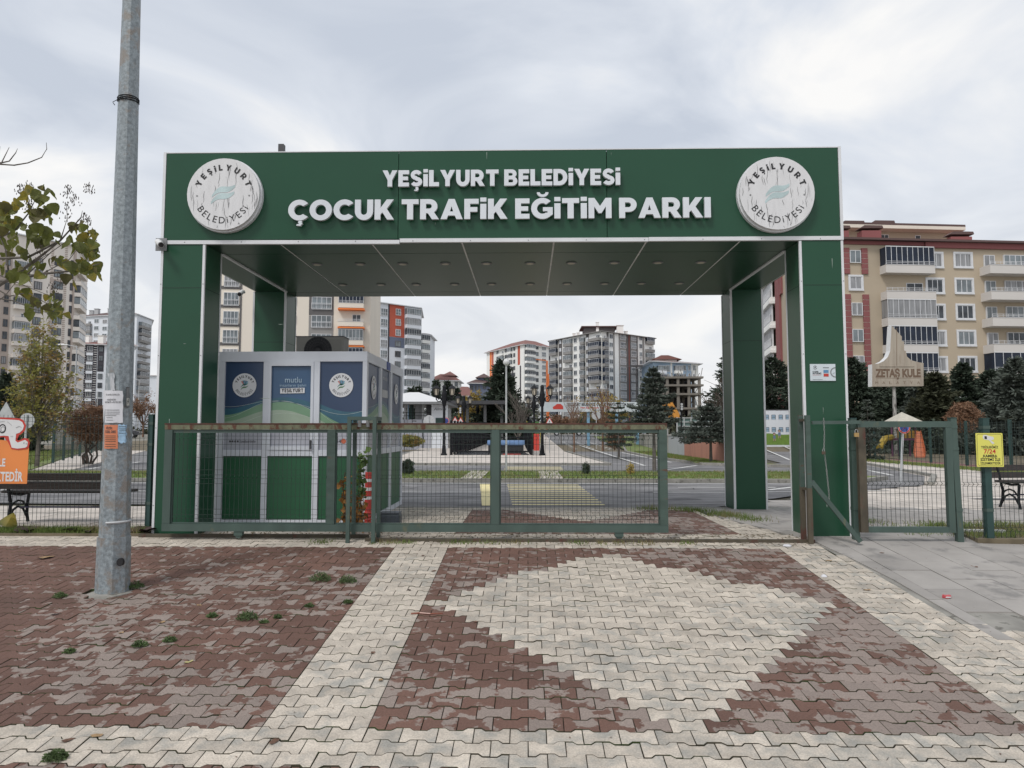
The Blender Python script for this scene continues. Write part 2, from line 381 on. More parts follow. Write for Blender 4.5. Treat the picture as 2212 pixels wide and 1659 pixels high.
def edge_r(Yc):                       # right edge of the block paving, against the slab pavement
    if Yc < 5.35: return 8.0
    if Yc < 5.75: return 3.5+(5.75-Yc)*2.0
    if Yc < 8.6: return 3.42 - max(0, Yc-7.2)*.12
    return max(2.75, 3.2-(Yc-8.6)*.2)
pieces = []
nr = int((11.85-Y0R)/PP)
for r in range(-8, nr):
    Yc = rowY(r)
    if Yc < 8.6: lo = -6.8; hi = edge_r(Yc)
    else: lo = -2.0; hi = edge_r(Yc)
    segs = [(-6.8, -1.5), (-1.5, -.9), (-.9, 2.8), (2.8, 8.2)] if (0 <= r < 31) else [(-6.8, 8.2)]
    if Yc > 8.6: segs = [(-2.0, -.9), (-.9, 2.6), (2.6, 4)]
    for a, b in segs:
        a = max(a, lo); b = min(b, hi)
        if b-a < .08: continue
        par = r % 2
        k = round(a/.1)
        a = k*.1; u = a
        while u < b-.05:
            kk = round(u/.1)
            atstart = (kk % 2) != par and True
            # blocks start where (kk % 2)==par; otherwise a half block fills in
            if (kk % 2) == par:
                L_ = .2; ph = 0.
                if u+.2 > b+.01: L_ = .1
            else: L_ = .1; ph = .1
            pieces.append((r, u, L_, ph, Yc, colour(r, u+L_/2, Yc)))
            u = round(u+L_, 3)
def inview(x, y):
    v = Vector((x, y, gz(y)-CAMZ)); f = Vector((-_sh*_cp, _ch*_cp, _sp)); rr = Vector((_ch, _sh, 0)); uu = rr.cross(f)
    d = v.dot(f)
    return d > .5 and abs(v.dot(rr)/d) < .735 and abs(v.dot(uu)/d) < .552
order = sorted([p for p in pieces if p[2] == .2 and inview(p[1]+.1, p[4])], key=lambda p: (p[1]-.3)**2+(p[4])**2)
near = set(id(p) for p in order[:296])
# bed under the blocks
bed = MB()
bed.add([(-7, 2.9, gz(2.9)-.021), (9, 2.9, gz(2.9)-.021), (9, 8.6, -.021), (-7, 8.6, -.021), (9, 12, -.018), (-7, 12, -.018)], [(0, 1, 2, 3), (3, 2, 4, 5)])
pav = bed.build('forecourt_pavement', M['joint']); tag(pav, kind='structure')
shared = {}
rest = MB(); tints = []
rng = random.Random(3)
slope = math.atan(SL)
def sloped(vs, x, y, tilt, dz, slp):
    o_ = []
    c, s_ = math.cos(tilt[2]), math.sin(tilt[2])
    for a, b, z in vs:
        X_ = a*c-b*s_; Y_ = a*s_+b*c
        yy = y+Y_
        zz = z + (slp*(yy-YG) if slp else 0) + dz + tilt[0]*a + tilt[1]*b
        o_.append((x+X_, yy, zz))
    return o_
skip_pole = (-3.76, 6.46)
for p in pieces:
    r, u, L_, ph, Yc, col = p
    if (u+.1-skip_pole[0])**2+(Yc-skip_pole[1])**2 < .17**2: continue
    vs, fs = paver_mesh(L_, ph, 0)
    tilt = (rng.gauss(0, .008), rng.gauss(0, .01), rng.gauss(0, .006)); dz = rng.gauss(0, .0012)
    slp = SL if Yc < 8.6 else 0
    if id(p) in near:
        key = (L_, ph, col)
        if key not in shared:
            b = MB(); b.add(vs, fs); ns_ = (len(fs)-1)//2; b.m = [0]*(len(fs)-ns_)+[1]*ns_; shared[key] = b.mesh('paving_block', [M['paver_'+col], M['joint']])
        o = bpy.data.objects.new('paving_block', shared[key]); C.objects.link(o); o.parent = pav
        o.location = (u, Yc, slp*(Yc-YG)+dz); o.rotation_euler = (math.atan(slp)+tilt[1], -tilt[0], tilt[2])
    else:
        rest.mi = 0 if col == 'w' else 1
        rest.add(sloped(vs, u, Yc, tilt, dz, slp), fs); ns_ = (len(fs)-1)//2; rest.m[-ns_:] = [2]*ns_; tints += [rng.random()]*len(vs)
o = rest.build('paving_block_rest', [M['paver_w'], M['paver_r'], M['joint']], pav); o.name = 'paving_block'; tag(o, kind='stuff')
at = o.data.attributes.new('tint', 'FLOAT', 'POINT'); at.data.foreach_set('value', tints)
# ---- slab pavement on the right
sp = MB(); sp.add([(3.46, 4.9, gz(4.9)-.009), (9.5, 4.9, gz(4.9)-.009), (9.5, 8.6, -.009), (3.3, 8.6, -.009), (9.5, 12.6, -.009), (2.8, 12.6, -.009)], [(0, 1, 2, 3), (3, 2, 4, 5)])
slabs = sp.build('slab_pavement', M['concrete']); tag(slabs, kind='structure')
def clip(poly, f):                    # clip a 2-D polygon by f(x,y)>=0
    out_ = []
    for i in range(len(poly)):
        a, b = poly[i], poly[(i+1) % len(poly)]; fa, fb = f(*a), f(*b)
        if fa >= 0: out_.append(a)
        if (fa >= 0) != (fb >= 0):
            t = fa/(fa-fb); out_.append((a[0]+(b[0]-a[0])*t, a[1]+(b[1]-a[1])*t))
    return out_
SX, SY = .4, .6
cnt = 0
for i in range(-2, 14):
    for j in range(-1, 13):
        x0 = 3.2+i*SX; y0 = 5.15+j*SY+(.3 if i % 2 else 0)
        if x0 > 9: continue
        g_ = .004
        for (ya, yb) in (((y0, min(y0+SY, 8.6))), ((max(y0, 8.6), y0+SY))):
            if yb-ya < .05: continue
            pl = [(x0+g_, ya+g_), (x0+SX-g_, ya+g_), (x0+SX-g_, yb-g_), (x0+g_, yb-g_)]
            if yb <= 8.61:
                pl = clip(pl, lambda x, y: x-(edge_r(6.5)+.05-max(0, y-7.2)*.12)); pl = clip(pl, lambda x, y: y-5.42-(x-4.1)*-.04)
            else: pl = clip(pl, lambda x, y: x-(edge_r(max(y, 8.6))+.03)) if pl else pl
            if yb > 12.2 or (len(pl) and min(p_[0] for p_ in pl) > 8.8): continue
            if len(pl) < 3: continue
            if 3.3 < x0 < 3.9 and y0 < 5.5 or (4.3 < x0 < 5.2 and y0 < 5.6 and (i % 2)): continue   # broken corner
            area = abs(sum(pl[k][0]*pl[(k+1) % len(pl)][1]-pl[(k+1) % len(pl)][0]*pl[k][1] for k in range(len(pl)))/2)
            if area < .004: continue
            dz = rng.gauss(0, .0015); cx = pl[0][0]; cy = pl[0][1]
            if x0 > 4 and x0 < 4.5 and y0 < 5.8: dz -= .012
            b = MB(o=(cx, cy, gz(cy)))
            b.poly([(x, y, gz(y)+dz-.03) for x, y in pl], (0, 0, .032))
            o = b.build('slab', M['slab'] if (x0 < 9) else M['slabb'], slabs); o.location = (cx, cy, gz(cy)); cnt += 1
# ---- park ground sheets (each a few mm above the last)
def sheet(name, m, pts, z, kind='structure', thick=None, parent=None):
    b = MB()
    if thick: b.poly([(x, y, z-thick) for x, y in pts], (0, 0, thick))
    else: b.poly([(x, y, z) for x, y in pts])
    o = b.build(name, m, parent)
    if parent is None: tag(o, kind=kind)
    return o
def prof(name, m, xl, xr, ys_, dz):     # sheet that follows the rising ground; xl/xr functions of y
    b = MB(); vs = []; fs = []
    for y in ys_: vs += [(xl(y), y, hgt(y)+dz), (xr(y), y, hgt(y)+dz)]
    for i in range(len(ys_)-1): fs.append((2*i, 2*i+1, 2*i+3, 2*i+2))
    b.add(vs, fs); o = b.build(name, m); tag(o, kind='structure'); return o
yy = [8.6, 12, 17.8, 21.7, 27, 36, 45, 50, 60, 70, 80, 95]
prof('park_ground', M['soil'], lambda y: -40, lambda y: 40, yy, -.03)
# beige paved yard right and left of the gate inside
def yard(name, x0, x1, y0, y1, zz, m, sx=.5, sy=.5, test=None, dz=0.0):
    b = MB(); ti = []
    nx, ny = int((x1-x0)/sx), int((y1-y0)/sy)
    for j in range(ny):
        for i in range(nx):
            xa = x0+i*sx+(sx/2 if j % 2 else 0); ya = y0+j*sy
            if test and not test(xa+sx/2, ya+sy/2): continue
            d_ = rng.gauss(0, .0012); q = .006; n0 = len(b.v)
            b.add([(xa+q, ya+q, zz+d_), (xa+sx-q, ya+q, zz+d_), (xa+sx-q, ya+sy-q, zz+d_), (xa+q, ya+sy-q, zz+d_),
                   (xa+q, ya+q, zz-.02), (xa+sx-q, ya+q, zz-.02), (xa+sx-q, ya+sy-q, zz-.02), (xa+q, ya+sy-q, zz-.02)],
                  [(0, 1, 2, 3), (4, 5, 1, 0), (5, 6, 2, 1), (7, 4, 0, 3)])
            ti += [rng.random()]*(len(b.v)-n0)
    base_b = MB(); base_b.poly([(x0, y0, zz-.019), (x1+sx/2, y0, zz-.019), (x1+sx/2, y1, zz-.019), (x0, y1, zz-.019)])
    base = base_b.build(name, M['joint']); tag(base, kind='structure')
    o = b.build('slab', m, base); tag(o, kind='stuff'); a_ = o.data.attributes.new('tint', 'FLOAT', 'POINT'); a_.data.foreach_set('value', ti)
def nearR(x, y):      # right yard: outside the curved road
    if x < 4: return y < 11.9
    return y < 11.9+(x-3)*.85 or x > 11.5
yard('right_yard', 4.0, 13.6, 9.0, 17.6, -.004, M['slabb'], .4, .4, lambda x, y: (x > 5.9 or y > 12.2) and not (x < 9.6 and y > 12.1+(x-3)*.82) and x < 14.2-(y-9)*.02)
yard('right_walk', 9.8, 15.2, 17.6, 38, -.004, M['slabb'], .5, .5, lambda x, y: x > 9.6+max(0, (y-18))*.28 and x < 14.5+max(0, y-14)*.06)
yard('left_yard', -12, -2.0, 8.85, 12.4, -.004, M['slabb'], .4, .4, lambda x, y: True)
# asphalt
road = sheet('road', M['asphalt'], [(-34, 12.9), (-12, 12.6), (-2.5, 12.0), (3.1, 12.0), (5.2, 14.2), (9.4, 17.2), (11.3, 20.6), (12.6, 26), (14.2, 33), (18, 46), (22.3, 60), (15.8, 60), (10.4, 29.5), (9.0, 28), (8.8, 60), (-14, 60), (-34, 42)], .004)
prof('far_road', M['asphalt'], lambda y: -16 if y < 70 else -40, lambda y: 8.4 if y < 70 else 40, [60, 65, 75, 85, 95, 104], .006)
# kerbs and planted strip
def kerb(name, pts, w_=.13, h=.1, m=None, z=0.):
    b = MB()
    for (x0, y0), (x1, y1) in zip(pts[:-1], pts[1:]):
        L_ = math.hypot(x1-x0, y1-y0); n = max(1, int(L_/1.0))
        for k in range(n):
            a = Vector((x0+(x1-x0)*k/n, y0+(y1-y0)*k/n, z+h/2-.01)); c = Vector((x0+(x1-x0)*(k+1)/n, y0+(y1-y0)*(k+1)/n, z+h/2-.01))
            a.z += hgt(a.y); c.z += hgt(c.y); d = (c-a)*.006
            b.bar(a+d, c-d, w_, h)
    o = b.build(name, m or M['concrete']); tag(o, kind='structure'); return o
med = sheet('planted_strip', M['turf'], [(-34, 18), (8.2, 17.95), (9.3, 19.2), (7.4, 21.4), (-34, 21.5)], .085, thick=.1)
kerb('kerb', [(-34, 17.88), (8.2, 17.83), (9.5, 19.2), (7.4, 21.55), (-34, 21.6)], .14, .11)
for xa, xb in ((-1.75, -1.25), (-.9, -.7), (.35, .85)):
    pass
stones = MB()
for xa, xb in ((-1.7, -1.15), (.3, .9)):
    for j in range(6):
        for i in range(2):
            w2 = (xb-xa)/2; stones.box(xa+i*w2+.01, xa+(i+1)*w2-.01, 18.05+j*.56, 18.05+(j+1)*.56-.02, .08, .1)
o = stones.build('crossing_slabs', M['slabb']); tag(o, kind='structure')
plz_pts = [(-6.6, 27.2), (3.0, 27.2), (2.4, 40), (2.2, 45), (-7.3, 45), (-6.6, 36)]
kerb('plaza_kerb', [(-7.3, 45), (-6.5, 36), (-6.4, 27.1), (3.1, 27.1), (2.45, 45)], .14, .11)
plz = sheet('plaza', M['slabb'], plz_pts, .088, thick=.08)
prof('far_plaza', M['slabb'], lambda y: -7.3-(y-45)*.06, lambda y: 2.3-(y-45)*.0, [45, 55, 65, 75, 85, 98], .08)
# right verge with the retaining wall
verge = sheet('verge', M['turf'], [(6.9, 27.5), (9.4, 25.9), (9.0, 29), (8.0, 30), (8.4, 45), (6.4, 45), (6.3, 36)], .075, thick=.09)
prof('far_verge', M['turf'], lambda y: 6.4+(y-45)*.04, lambda y: 9+(y-45)*.15, [45, 60, 75, 90], .07)
kerb('kerb', [(7.9, 60), (6.2, 45), (6.1, 36), (6.7, 27.6), (9.4, 25.7)], .14, .11)
kerb('kerb', [(9.5, 17.1), (11.45, 20.4), (12.75, 26), (14.35, 33), (18.15, 46), (22.4, 60)], .14, .09)
sheet('verge', M['turf'], [(14.3, 12), (15.4, 12), (16.3, 33), (22.6, 60), (22.4, 60), (15.4, 33)], .02, thick=.05)
sheet('red_path', M['redpath'], [(15.4, 12), (16.3, 12), (17.3, 33), (16.3, 33)], .024, thick=.05)
sheet('playground_ground', M['soil'], [(16.6, 12), (34, 12), (50, 60), (22.8, 60), (17.3, 33)], .01, thick=.05)
# left side: light walk and grass strip along the far fence
sheet('left_walk', M['slabb'], [(-14.6, 20), (-13.6, 20), (-26, 48), (-30, 48)], .03, thick=.06)
sheet('left_verge', M['turf'], [(-22, 18), (-14.8, 20.4), (-30, 48), (-42, 48), (-30, 30)], .06, thick=.09)
# road markings
mk = MB()
def line(m_, a, b, wd, z=.0085):
    a = Vector((a[0], a[1], 0)); b = Vector((b[0], b[1], 0)); d = (b-a).normalized(); n_ = Vector((-d.y, d.x, 0))*wd/2
    m_.add([(v.x, v.y, z+hgt(v.y)) for v in (a+n_, a-n_, b-n_, b+n_)], [(0, 1, 2, 3)])
for a, b in (((-6, 14.9), (-.6, 14.9)), ((2.6, 14.95), (4.4, 14.95)), ((4.9, 15.1), (6.0, 15.1)), ((6.6, 15.4), (7.8, 15.6)), ((-2.2, 17.5), (8.2, 17.45)), ((-9, 17.5), (-2.2, 17.5)),
             ((-18, 15.2), (-7, 15.0)), ((-24, 17.6), (-9, 17.5)), ((-13, 12.95), (-10, 12.8)), ((3.4, 16.3), (5.6, 16.3))): line(mk, a, b, .1)
for a, b in (((-1.9, 21.9), (-30, 22)), ((3, 22), (7, 22)), ((-6.7, 26.8), (3.1, 26.8)), ((3.9, 22.6), (6.4, 27.2)), ((4.4, 27), (4.2, 58)), ((3.2, 27.5), (2.7, 45)), ((-7.6, 30), (-9.6, 58)), ((-9.9, 28), (-12.4, 58)), ((6.0, 30), (5.9, 45)), ((10.6, 21), (13.2, 33)), ((13.2, 33), (20.5, 58)), ((12.0, 33), (16.5, 50)), ((5.2, 15.6), (7.2, 17.6))): line(mk, a, b, .12)
for k in range(6): line(mk, (-15-k*.9, 24+k*4), (-15.6-k*.9, 26+k*4), .12)
line(mk, (-12.6, 14.2), (-11.4, 15.4), .14); line(mk, (-12.6, 14.2), (-11.2, 13.6), .14); line(mk, (-11.4, 15.9), (-9.8, 15.9), .14)
for k in range(9):
    for j in range(3): line(mk, (3.2+j*1.2, 50+k*2.2), (3.5+j*1.2, 51+k*2.2), .16)
o = mk.build('road_markings', M['wpaint']); tag(o, kind='structure')
mk = MB()
mk.add([(-.78, 12.15, .0085), (-.63, 12.15, .0085), (-.92, 17.3, .0085), (-1.16, 17.3, .0085)], [(0, 1, 2, 3)])
for k in range(11): line(mk, (-.27-k*.022, 12.35+k*.46), (1.32-k*.012, 12.35+k*.46), .15)
for k in range(5): line(mk, (-.8, 22.8+k*.75), (1.2, 22.8+k*.75), .28)
o = mk.build('crossing_stripes', M['yellow']); tag(o, kind='structure')
# raised soil strips at the fence line
sheet('left_fence_strip', M['soil'], [(-6.9, 8.55), (-4.65, 8.55), (-4.65, 8.84), (-6.9, 8.84)], .03, thick=.06)
sheet('right_fence_strip', M['soil'], [(5.15, 8.35), (9.5, 8.0), (9.5, 9.9), (5.3, 9.4)], .03, thick=.12)
kb = MB(); kb.box(-4.66, -1.9, 8.5, 8.56, -.05, .03); kb.box(-1.9, 3.3, 8.34, 8.4, -.06, .012)
o = kb.build('gate_rail', M['rustbrown']); tag(o, 'rusty steel ground rail the sliding gate rolls on', 'rail')
pat = MB(); pat.lathe((-3.76, 6.46, gz(6.46)-.03), [(.21, 0), (.20, .029)], 7)
o = pat.build('pole_footing', M['concrete']); tag(o, kind='structure')
cr = MB()
for k in range(26):
    x = random.uniform(3.4, 5.6); y = random.uniform(5.2, 5.7)
    a = random.uniform(0, 6.3); n_ = random.randint(5, 7); r0 = random.uniform(.05, .13)
    pts = [(x+math.cos(a+t*6.283/n_)*r0*random.uniform(.7, 1.2), y+math.sin(a+t*6.283/n_)*r0*random.uniform(.6, 1)) for t in range(n_)]
    zz = random.uniform(.0, .006); cr.poly([(p_[0], p_[1], gz(p_[1])-.02) for p_ in pts], (0, 0, .01+zz))
o = cr.build('concrete_chip', M['concrete'], slabs); tag(o, kind='stuff')

# ------------------------------------------------------------ entrance arch
AX0, AX1, AI0, AI1, AYF, AZT, AZB = -4.61, 3.89, -4.05, 3.35, 8.7, 4.79, 3.62
AYB = 12.25
arch = thing('entrance_arch', 'green panelled park entrance arch with white trim, raised white lettering and two round emblems', 'gateway', ((AX0+AX1)/2, AYF, 0))
ao = arch.location
def apart(name, mats, fn, smooth=False, parent=None):
    b = MB(o=ao); fn(b); return b.build(name, mats, parent or arch, smooth)
T_ = .03   # trim width
for (x0, x1) in ((AX0, AI0), (AI1, AX1)):
    for (y0, y1) in ((AYF, AYF+.5), (11.7, AYB)):
        def colf(b, x0=x0, x1=x1, y0=y0, y1=y1):
            b.box(x0+.006, x1-.006, y0+.006, y1-.006, 0, AZB-.012)
        c_ = apart('column', M['green'], colf)
        def tr(b, x0=x0, x1=x1, y0=y0, y1=y1):
            for x in (x0, x1-T_):
                for y in (y0, y1-T_): b.box(x, x+T_, y, y+T_, 0, AZB-.014)
        apart('corner_trim', M['trim'], tr, parent=c_)
        def sm(b, x0=x0, x1=x1, y0=y0, y1=y1):
            z = 3.05 if y0 < 9 else 2.75
            b.box(x0+.002+T_, x1-T_-.002, y0+.0045, y1, z, z+.006)
            b.box(x0+.0045, x1-.0045, y0+T_+.002, y1-T_-.002, z, z+.006)
        apart('panel_seam', M['seam'], sm, parent=c_)
# header panels in front and at the back, sides
xs_ = [AX0+T_, AX0+2.03, -.0+(-1.76), -.34+.0, 1.02, 2.6, AX1-T_]
xs_ = [AX0+T_, -2.02, .98, AX1-T_]
xs_ = [AX0+T_, -1.62, .99, AX1-T_]
for a, b_ in zip(xs_[:-1], xs_[1:]):
    apart('fascia_panel', M['green'], lambda b: b.box(a+.004, b_-.004, AYF, AYF+.04, AZB+.04, AZT-.012))
    apart('fascia_panel', M['green'], lambda b: b.box(a+.004, b_-.004, AYB-.04, AYB, AZB+.04, AZT-.012))
apart('side_panel', M['green'], lambda b: b.box(AX0+.004, AX0+.03, AYF+.042, AYB-.042, AZB+.005, AZT-.012))
apart('side_panel', M['green'], lambda b: b.box(AX1-.03, AX1-.004, AYF+.042, AYB-.042, AZB+.005, AZT-.012))
apart('top_cover', M['green'], lambda b: b.box(AX0+.032, AX1-.032, AYF+.042, AYB-.042, AZT-.06, AZT-.02))
def edge(b):
    b.box(AX0-.006, AX0+T_-.002, AYF-.006, AYF+.03, AZB-.0, AZT+.004); b.box(AX1-T_+.002, AX1+.006, AYF-.006, AYF+.03, AZB, AZT+.004)
    b.box(AX0+T_, AX1-T_, AYF-.004, AYF+.038, AZT-.010, AZT+.002)
apart('edge_trim', M['trim'], edge)
def lowtrim(b):                       # sagging horizontal trim, in three lengths
    for x0, x1, d0, d1 in ((AX0-.004, -1.6, .0, -.012), (-1.596, 1.5, .006, 0), (1.504, AX1+.004, .004, .004)):
        b.poly([(x0, AYF-.008, AZB-.012+d0), (x1, AYF-.008, AZB-.012+d1), (x1, AYF-.008, AZB+.036+d1), (x0, AYF-.008, AZB+.036+d0)], (0, .045, 0))
apart('lower_trim', M['trim'], lowtrim)
# soffit panels with open joints
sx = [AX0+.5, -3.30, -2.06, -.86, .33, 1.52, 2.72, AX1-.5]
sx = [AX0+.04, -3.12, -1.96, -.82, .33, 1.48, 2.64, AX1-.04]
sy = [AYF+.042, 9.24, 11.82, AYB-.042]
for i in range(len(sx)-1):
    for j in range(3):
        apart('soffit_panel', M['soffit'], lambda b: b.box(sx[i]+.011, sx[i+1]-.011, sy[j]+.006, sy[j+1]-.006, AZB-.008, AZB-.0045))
apart('soffit_frame', mat('joint_metal', (.8, .8, .8), .5), lambda b: b.box(AX0+.034, AX1-.034, AYF+.045, AYB-.045, AZB-.004, AZB+.02))
for x in (AI0, AI1):
    apart('soffit_edge_trim', M['trim'], lambda b: b.box(x-.02, x+.02, AYF+.5, 11.7, AZB-.03, AZB-.010))
dl = MB(); dl.lathe((0, 0, 0), [(.075, 0), (.075, -.008), (.055, -.01)], 14); dme = dl.mesh('downlight', M['mgrey'])
lens = MB(); lens.lathe((0, 0, -.0105), [(.05, 0), (.05, -.002)], 14); lme = lens.mesh('lens', M['lamp'])
for y_, pxs in ((9.81, (685, 778, 870, 962, 1051, 1145, 1234, 1327, 1421, 1514)), (11.2, (740, 823, 899, 982, 1062, 1145, 1225, 1306, 1385, 1467))):
    for px in pxs:
        x = P(px, 568 if y_ < 10 else 614, y_).x
        d_ = inst('downlight', dme, arch, Vector((x, y_, AZB-.0085))-ao); inst('lens', lme, d_)
# raised letters
def _arc(cx, cy, rx, ry, a0, a1, n=14): return [(cx+rx*math.cos(R(a0+(a1-a0)*i/n)), cy+ry*math.sin(R(a0+(a1-a0)*i/n))) for i in range(n+1)]
def _rect(x0, x1, y0, y1): return [(x0, y0), (x1, y0), (x1, y1), (x0, y1)]
def _ribbon(pts, w_):
    L_, R_ = [], []
    for i, p in enumerate(pts):
        a = pts[max(i-1, 0)]; b_ = pts[min(i+1, len(pts)-1)]; dx_, dy_ = b_[0]-a[0], b_[1]-a[1]; q = math.hypot(dx_, dy_); nx, ny = -dy_/q*w_/2, dx_/q*w_/2
        L_.append((p[0]+nx, p[1]+ny)); R_.append((p[0]-nx, p[1]-ny))
    return L_+R_[::-1]
_S = _ribbon(_arc(.385, .705, .235, .185, 18, 262, 16)+_arc(.385, .29, .25, .175, 84, -158, 16), .235)
_CED = [(.36, -.04), (.52, -.04), (.49, -.11), (.54, -.16), (.44, -.29), (.25, -.27), (.28, -.20), (.38, -.2), (.33, -.11)]
_C = _arc(.52, .5, .52, .52, 40, 320, 28)+_arc(.52, .5, .25, .265, 312, 48, 22)
_G = _arc(.52, .5, .52, .52, 44, 316, 28)+[(.99, .2), (.99, .56), (.54, .56), (.54, .37), (.75, .37), (.75, .28)]+_arc(.52, .5, .25, .265, 308, 50, 22)
HEAVY = {
 'Y': [[(0, 1), (.31, 1), (.46, .67), (.61, 1), (.92, 1), (.60, .40), (.60, 0), (.32, 0), (.32, .40)]],
 'E': [[(0, 0), (.66, 0), (.66, .24), (.27, .24), (.27, .39), (.6, .39), (.6, .61), (.27, .61), (.27, .76), (.66, .76), (.66, 1), (0, 1)]],
 'F': [[(0, 0), (.27, 0), (.27, .36), (.6, .36), (.6, .59), (.27, .59), (.27, .76), (.66, .76), (.66, 1), (0, 1)]],
 'L': [[(0, 0), (.62, 0), (.62, .25), (.28, .25), (.28, 1), (0, 1)]],
 'T': [[(.25, 0), (.53, 0), (.53, .76), (.78, .76), (.78, 1), (0, 1), (0, .76), (.25, .76)]],
 'I': [_rect(0, .28, 0, 1)], 'i': [_rect(0, .28, 0, .75), _rect(0, .28, .86, 1.06)],
 'K': [[(0, 0), (.27, 0), (.27, .25), (.36, .36), (.58, 0), (.90, 0), (.56, .54), (.88, 1), (.56, 1), (.27, .58), (.27, 1), (0, 1)]],
 'A': [[(0, 0), (.28, 0), (.35, .18), (.66, .18), (.73, 0), (1.02, 0), (.65, 1), (.37, 1)], [(.43, .38), (.58, .38), (.505, .64)]],
 'M': [[(0, 0), (.26, 0), (.26, .58), (.46, .25), (.59, .25), (.79, .58), (.79, 0), (1.05, 0), (1.05, 1), (.78, 1), (.525, .6), (.27, 1), (0, 1)]],
 'U': [[(0, 1)]+_arc(.42, .42, .42, .44, 180, 360)+[(.84, 1), (.57, 1)]+_arc(.42, .42, .15, .18, 360, 180)+[(.27, 1)]],
 'O': [_arc(.52, .5, .52, .52, 0, 348, 29), _arc(.52, .5, .25, .265, 0, 345, 23)],
 'C': [_C], 'Ç': [_C, [(x+.14, y) for x, y in _CED]], 'S': [_S], 'Ş': [_S, _CED], 'G': [_G],
 'Ğ': [_G, [(.26, 1.3), (.40, 1.3)]+_arc(.53, 1.3, .13, .11, 180, 360, 8)+[(.80, 1.3)]+_arc(.53, 1.3, .27, .23, 360, 180, 12)],
 'D': [[(0, 0)]+_arc(.36, .5, .5, .5, -90, 90, 16)+[(0, 1)], [(.27, .25)]+_arc(.36, .5, .23, .25, -90, 90, 12)+[(.27, .75)]],
 'P': [[(0, 0), (.27, 0), (.27, .30)]+_arc(.44, .65, .36, .35, -90, 90)+[(0, 1)], [(.27, .53)]+_arc(.43, .65, .11, .12, -90, 90, 8)+[(.27, .77)]],
 'R': [[(0, 0), (.27, 0), (.27, .30), (.36, .30), (.55, 0), (.87, 0), (.64, .36)]+_arc(.44, .65, .36, .35, -50, 90)+[(0, 1)], [(.27, .53)]+_arc(.43, .65, .11, .12, -90, 90, 8)+[(.27, .77)]],
 'B': [[(0, 0)]+_arc(.50, .285, .32, .285, -90, 62, 10)+_arc(.47, .735, .30, .265, -48, 90, 10)+[(0, 1)], [(.27, .20)]+_arc(.48, .295, .08, .095, -90, 90, 6)+[(.27, .39)], [(.27, .61)]+_arc(.45, .70, .08, .09, -90, 90, 6)+[(.27, .79)]],
}
_hc = {}
def heavy_glyph(ch, ext):
    if (ch, ext) in _hc: return _hc[(ch, ext)]
    cu = bpy.data.curves.new('lettering', 'CURVE'); cu.dimensions = '2D'; cu.fill_mode = 'BOTH'; cu.extrude = ext
    for poly in HEAVY[ch]:
        s = cu.splines.new('POLY'); s.points.add(len(poly)-1); s.use_cyclic_u = True
        for i, (x, y) in enumerate(poly): s.points[i].co = (x, y, 0, 1)
    ob = bpy.data.objects.new('lettering', cu); C.objects.link(ob); me = bpy.data.meshes.new_from_object(ob.evaluated_get(bpy.context.evaluated_depsgraph_get()))
    r = ([tuple(v.co) for v in me.vertices], [tuple(p.vertices) for p in me.polygons], [p.normal.z for p in me.polygons])
    bpy.data.objects.remove(ob); bpy.data.curves.remove(cu); bpy.data.meshes.remove(me); _hc[(ch, ext)] = r; return r
def heavy_ring(mb, txt, c, ux, uz, rad, cap, a0, a1, top=True):
    ws = [max(x for x, y in HEAVY[ch][0])+.22 for ch in txt]; tot = sum(ws); acc = 0; c = Vector(c)
    for ch, w_ in zip(txt, ws):
        ang = R(a0+(a1-a0)*(acc+w_/2)/tot); acc += w_; vs, fs, _ = heavy_glyph(ch, 0.0); mid = (w_-.22)/2
        er = ux*math.cos(ang)+uz*math.sin(ang); tx = ux*math.sin(ang)-uz*math.cos(ang)
        if top: base = c+er*rad; ty = er
        else: tx = -tx; ty = -er; base = c+er*(rad+cap)
        mb.add([base+tx*((p[0]-mid)*cap)+ty*(p[1]*cap) for p in vs], fs)

def letters(txt, px0, px1, pyb, pyc):
    yb = AYF-.075
    a = P(px0, pyb, yb); b = P(px1, pyb, yb); z0 = (a.z+b.z)/2; cap = P((px0+px1)/2, pyc, yb).z-P((px0+px1)/2, pyb, yb).z
    ws = [max(x for poly in HEAVY[ch] for x, y in poly) if ch != ' ' else .20 for ch in txt]
    sp_ = .075; k = (b.x-a.x)/(sum(ws)+sp_*(len(ws)-1)); x = a.x
    for ch, w_ in zip(txt, ws):
        if ch != ' ':
            vs, fs, ns = heavy_glyph(ch, .02); m_ = MB(o=ao)
            m_.v += [(x+p[0]*k, yb+.02-p[2], z0+p[1]*cap) for p in vs]
            for f_, nz_ in zip(fs, ns): m_.f.append(tuple(f_)); m_.m.append(0 if nz_ > .5 else 1)
            m_.build('letter', [M['letter'], M['letterside']], arch)
        x += (w_+sp_)*k
letters('YEŞiLYURT BELEDiYESi', 826, 1340, 401, 366)
letters('ÇOCUK TRAFiK EĞiTiM PARKI', 622, 1536, 472.5, 429)
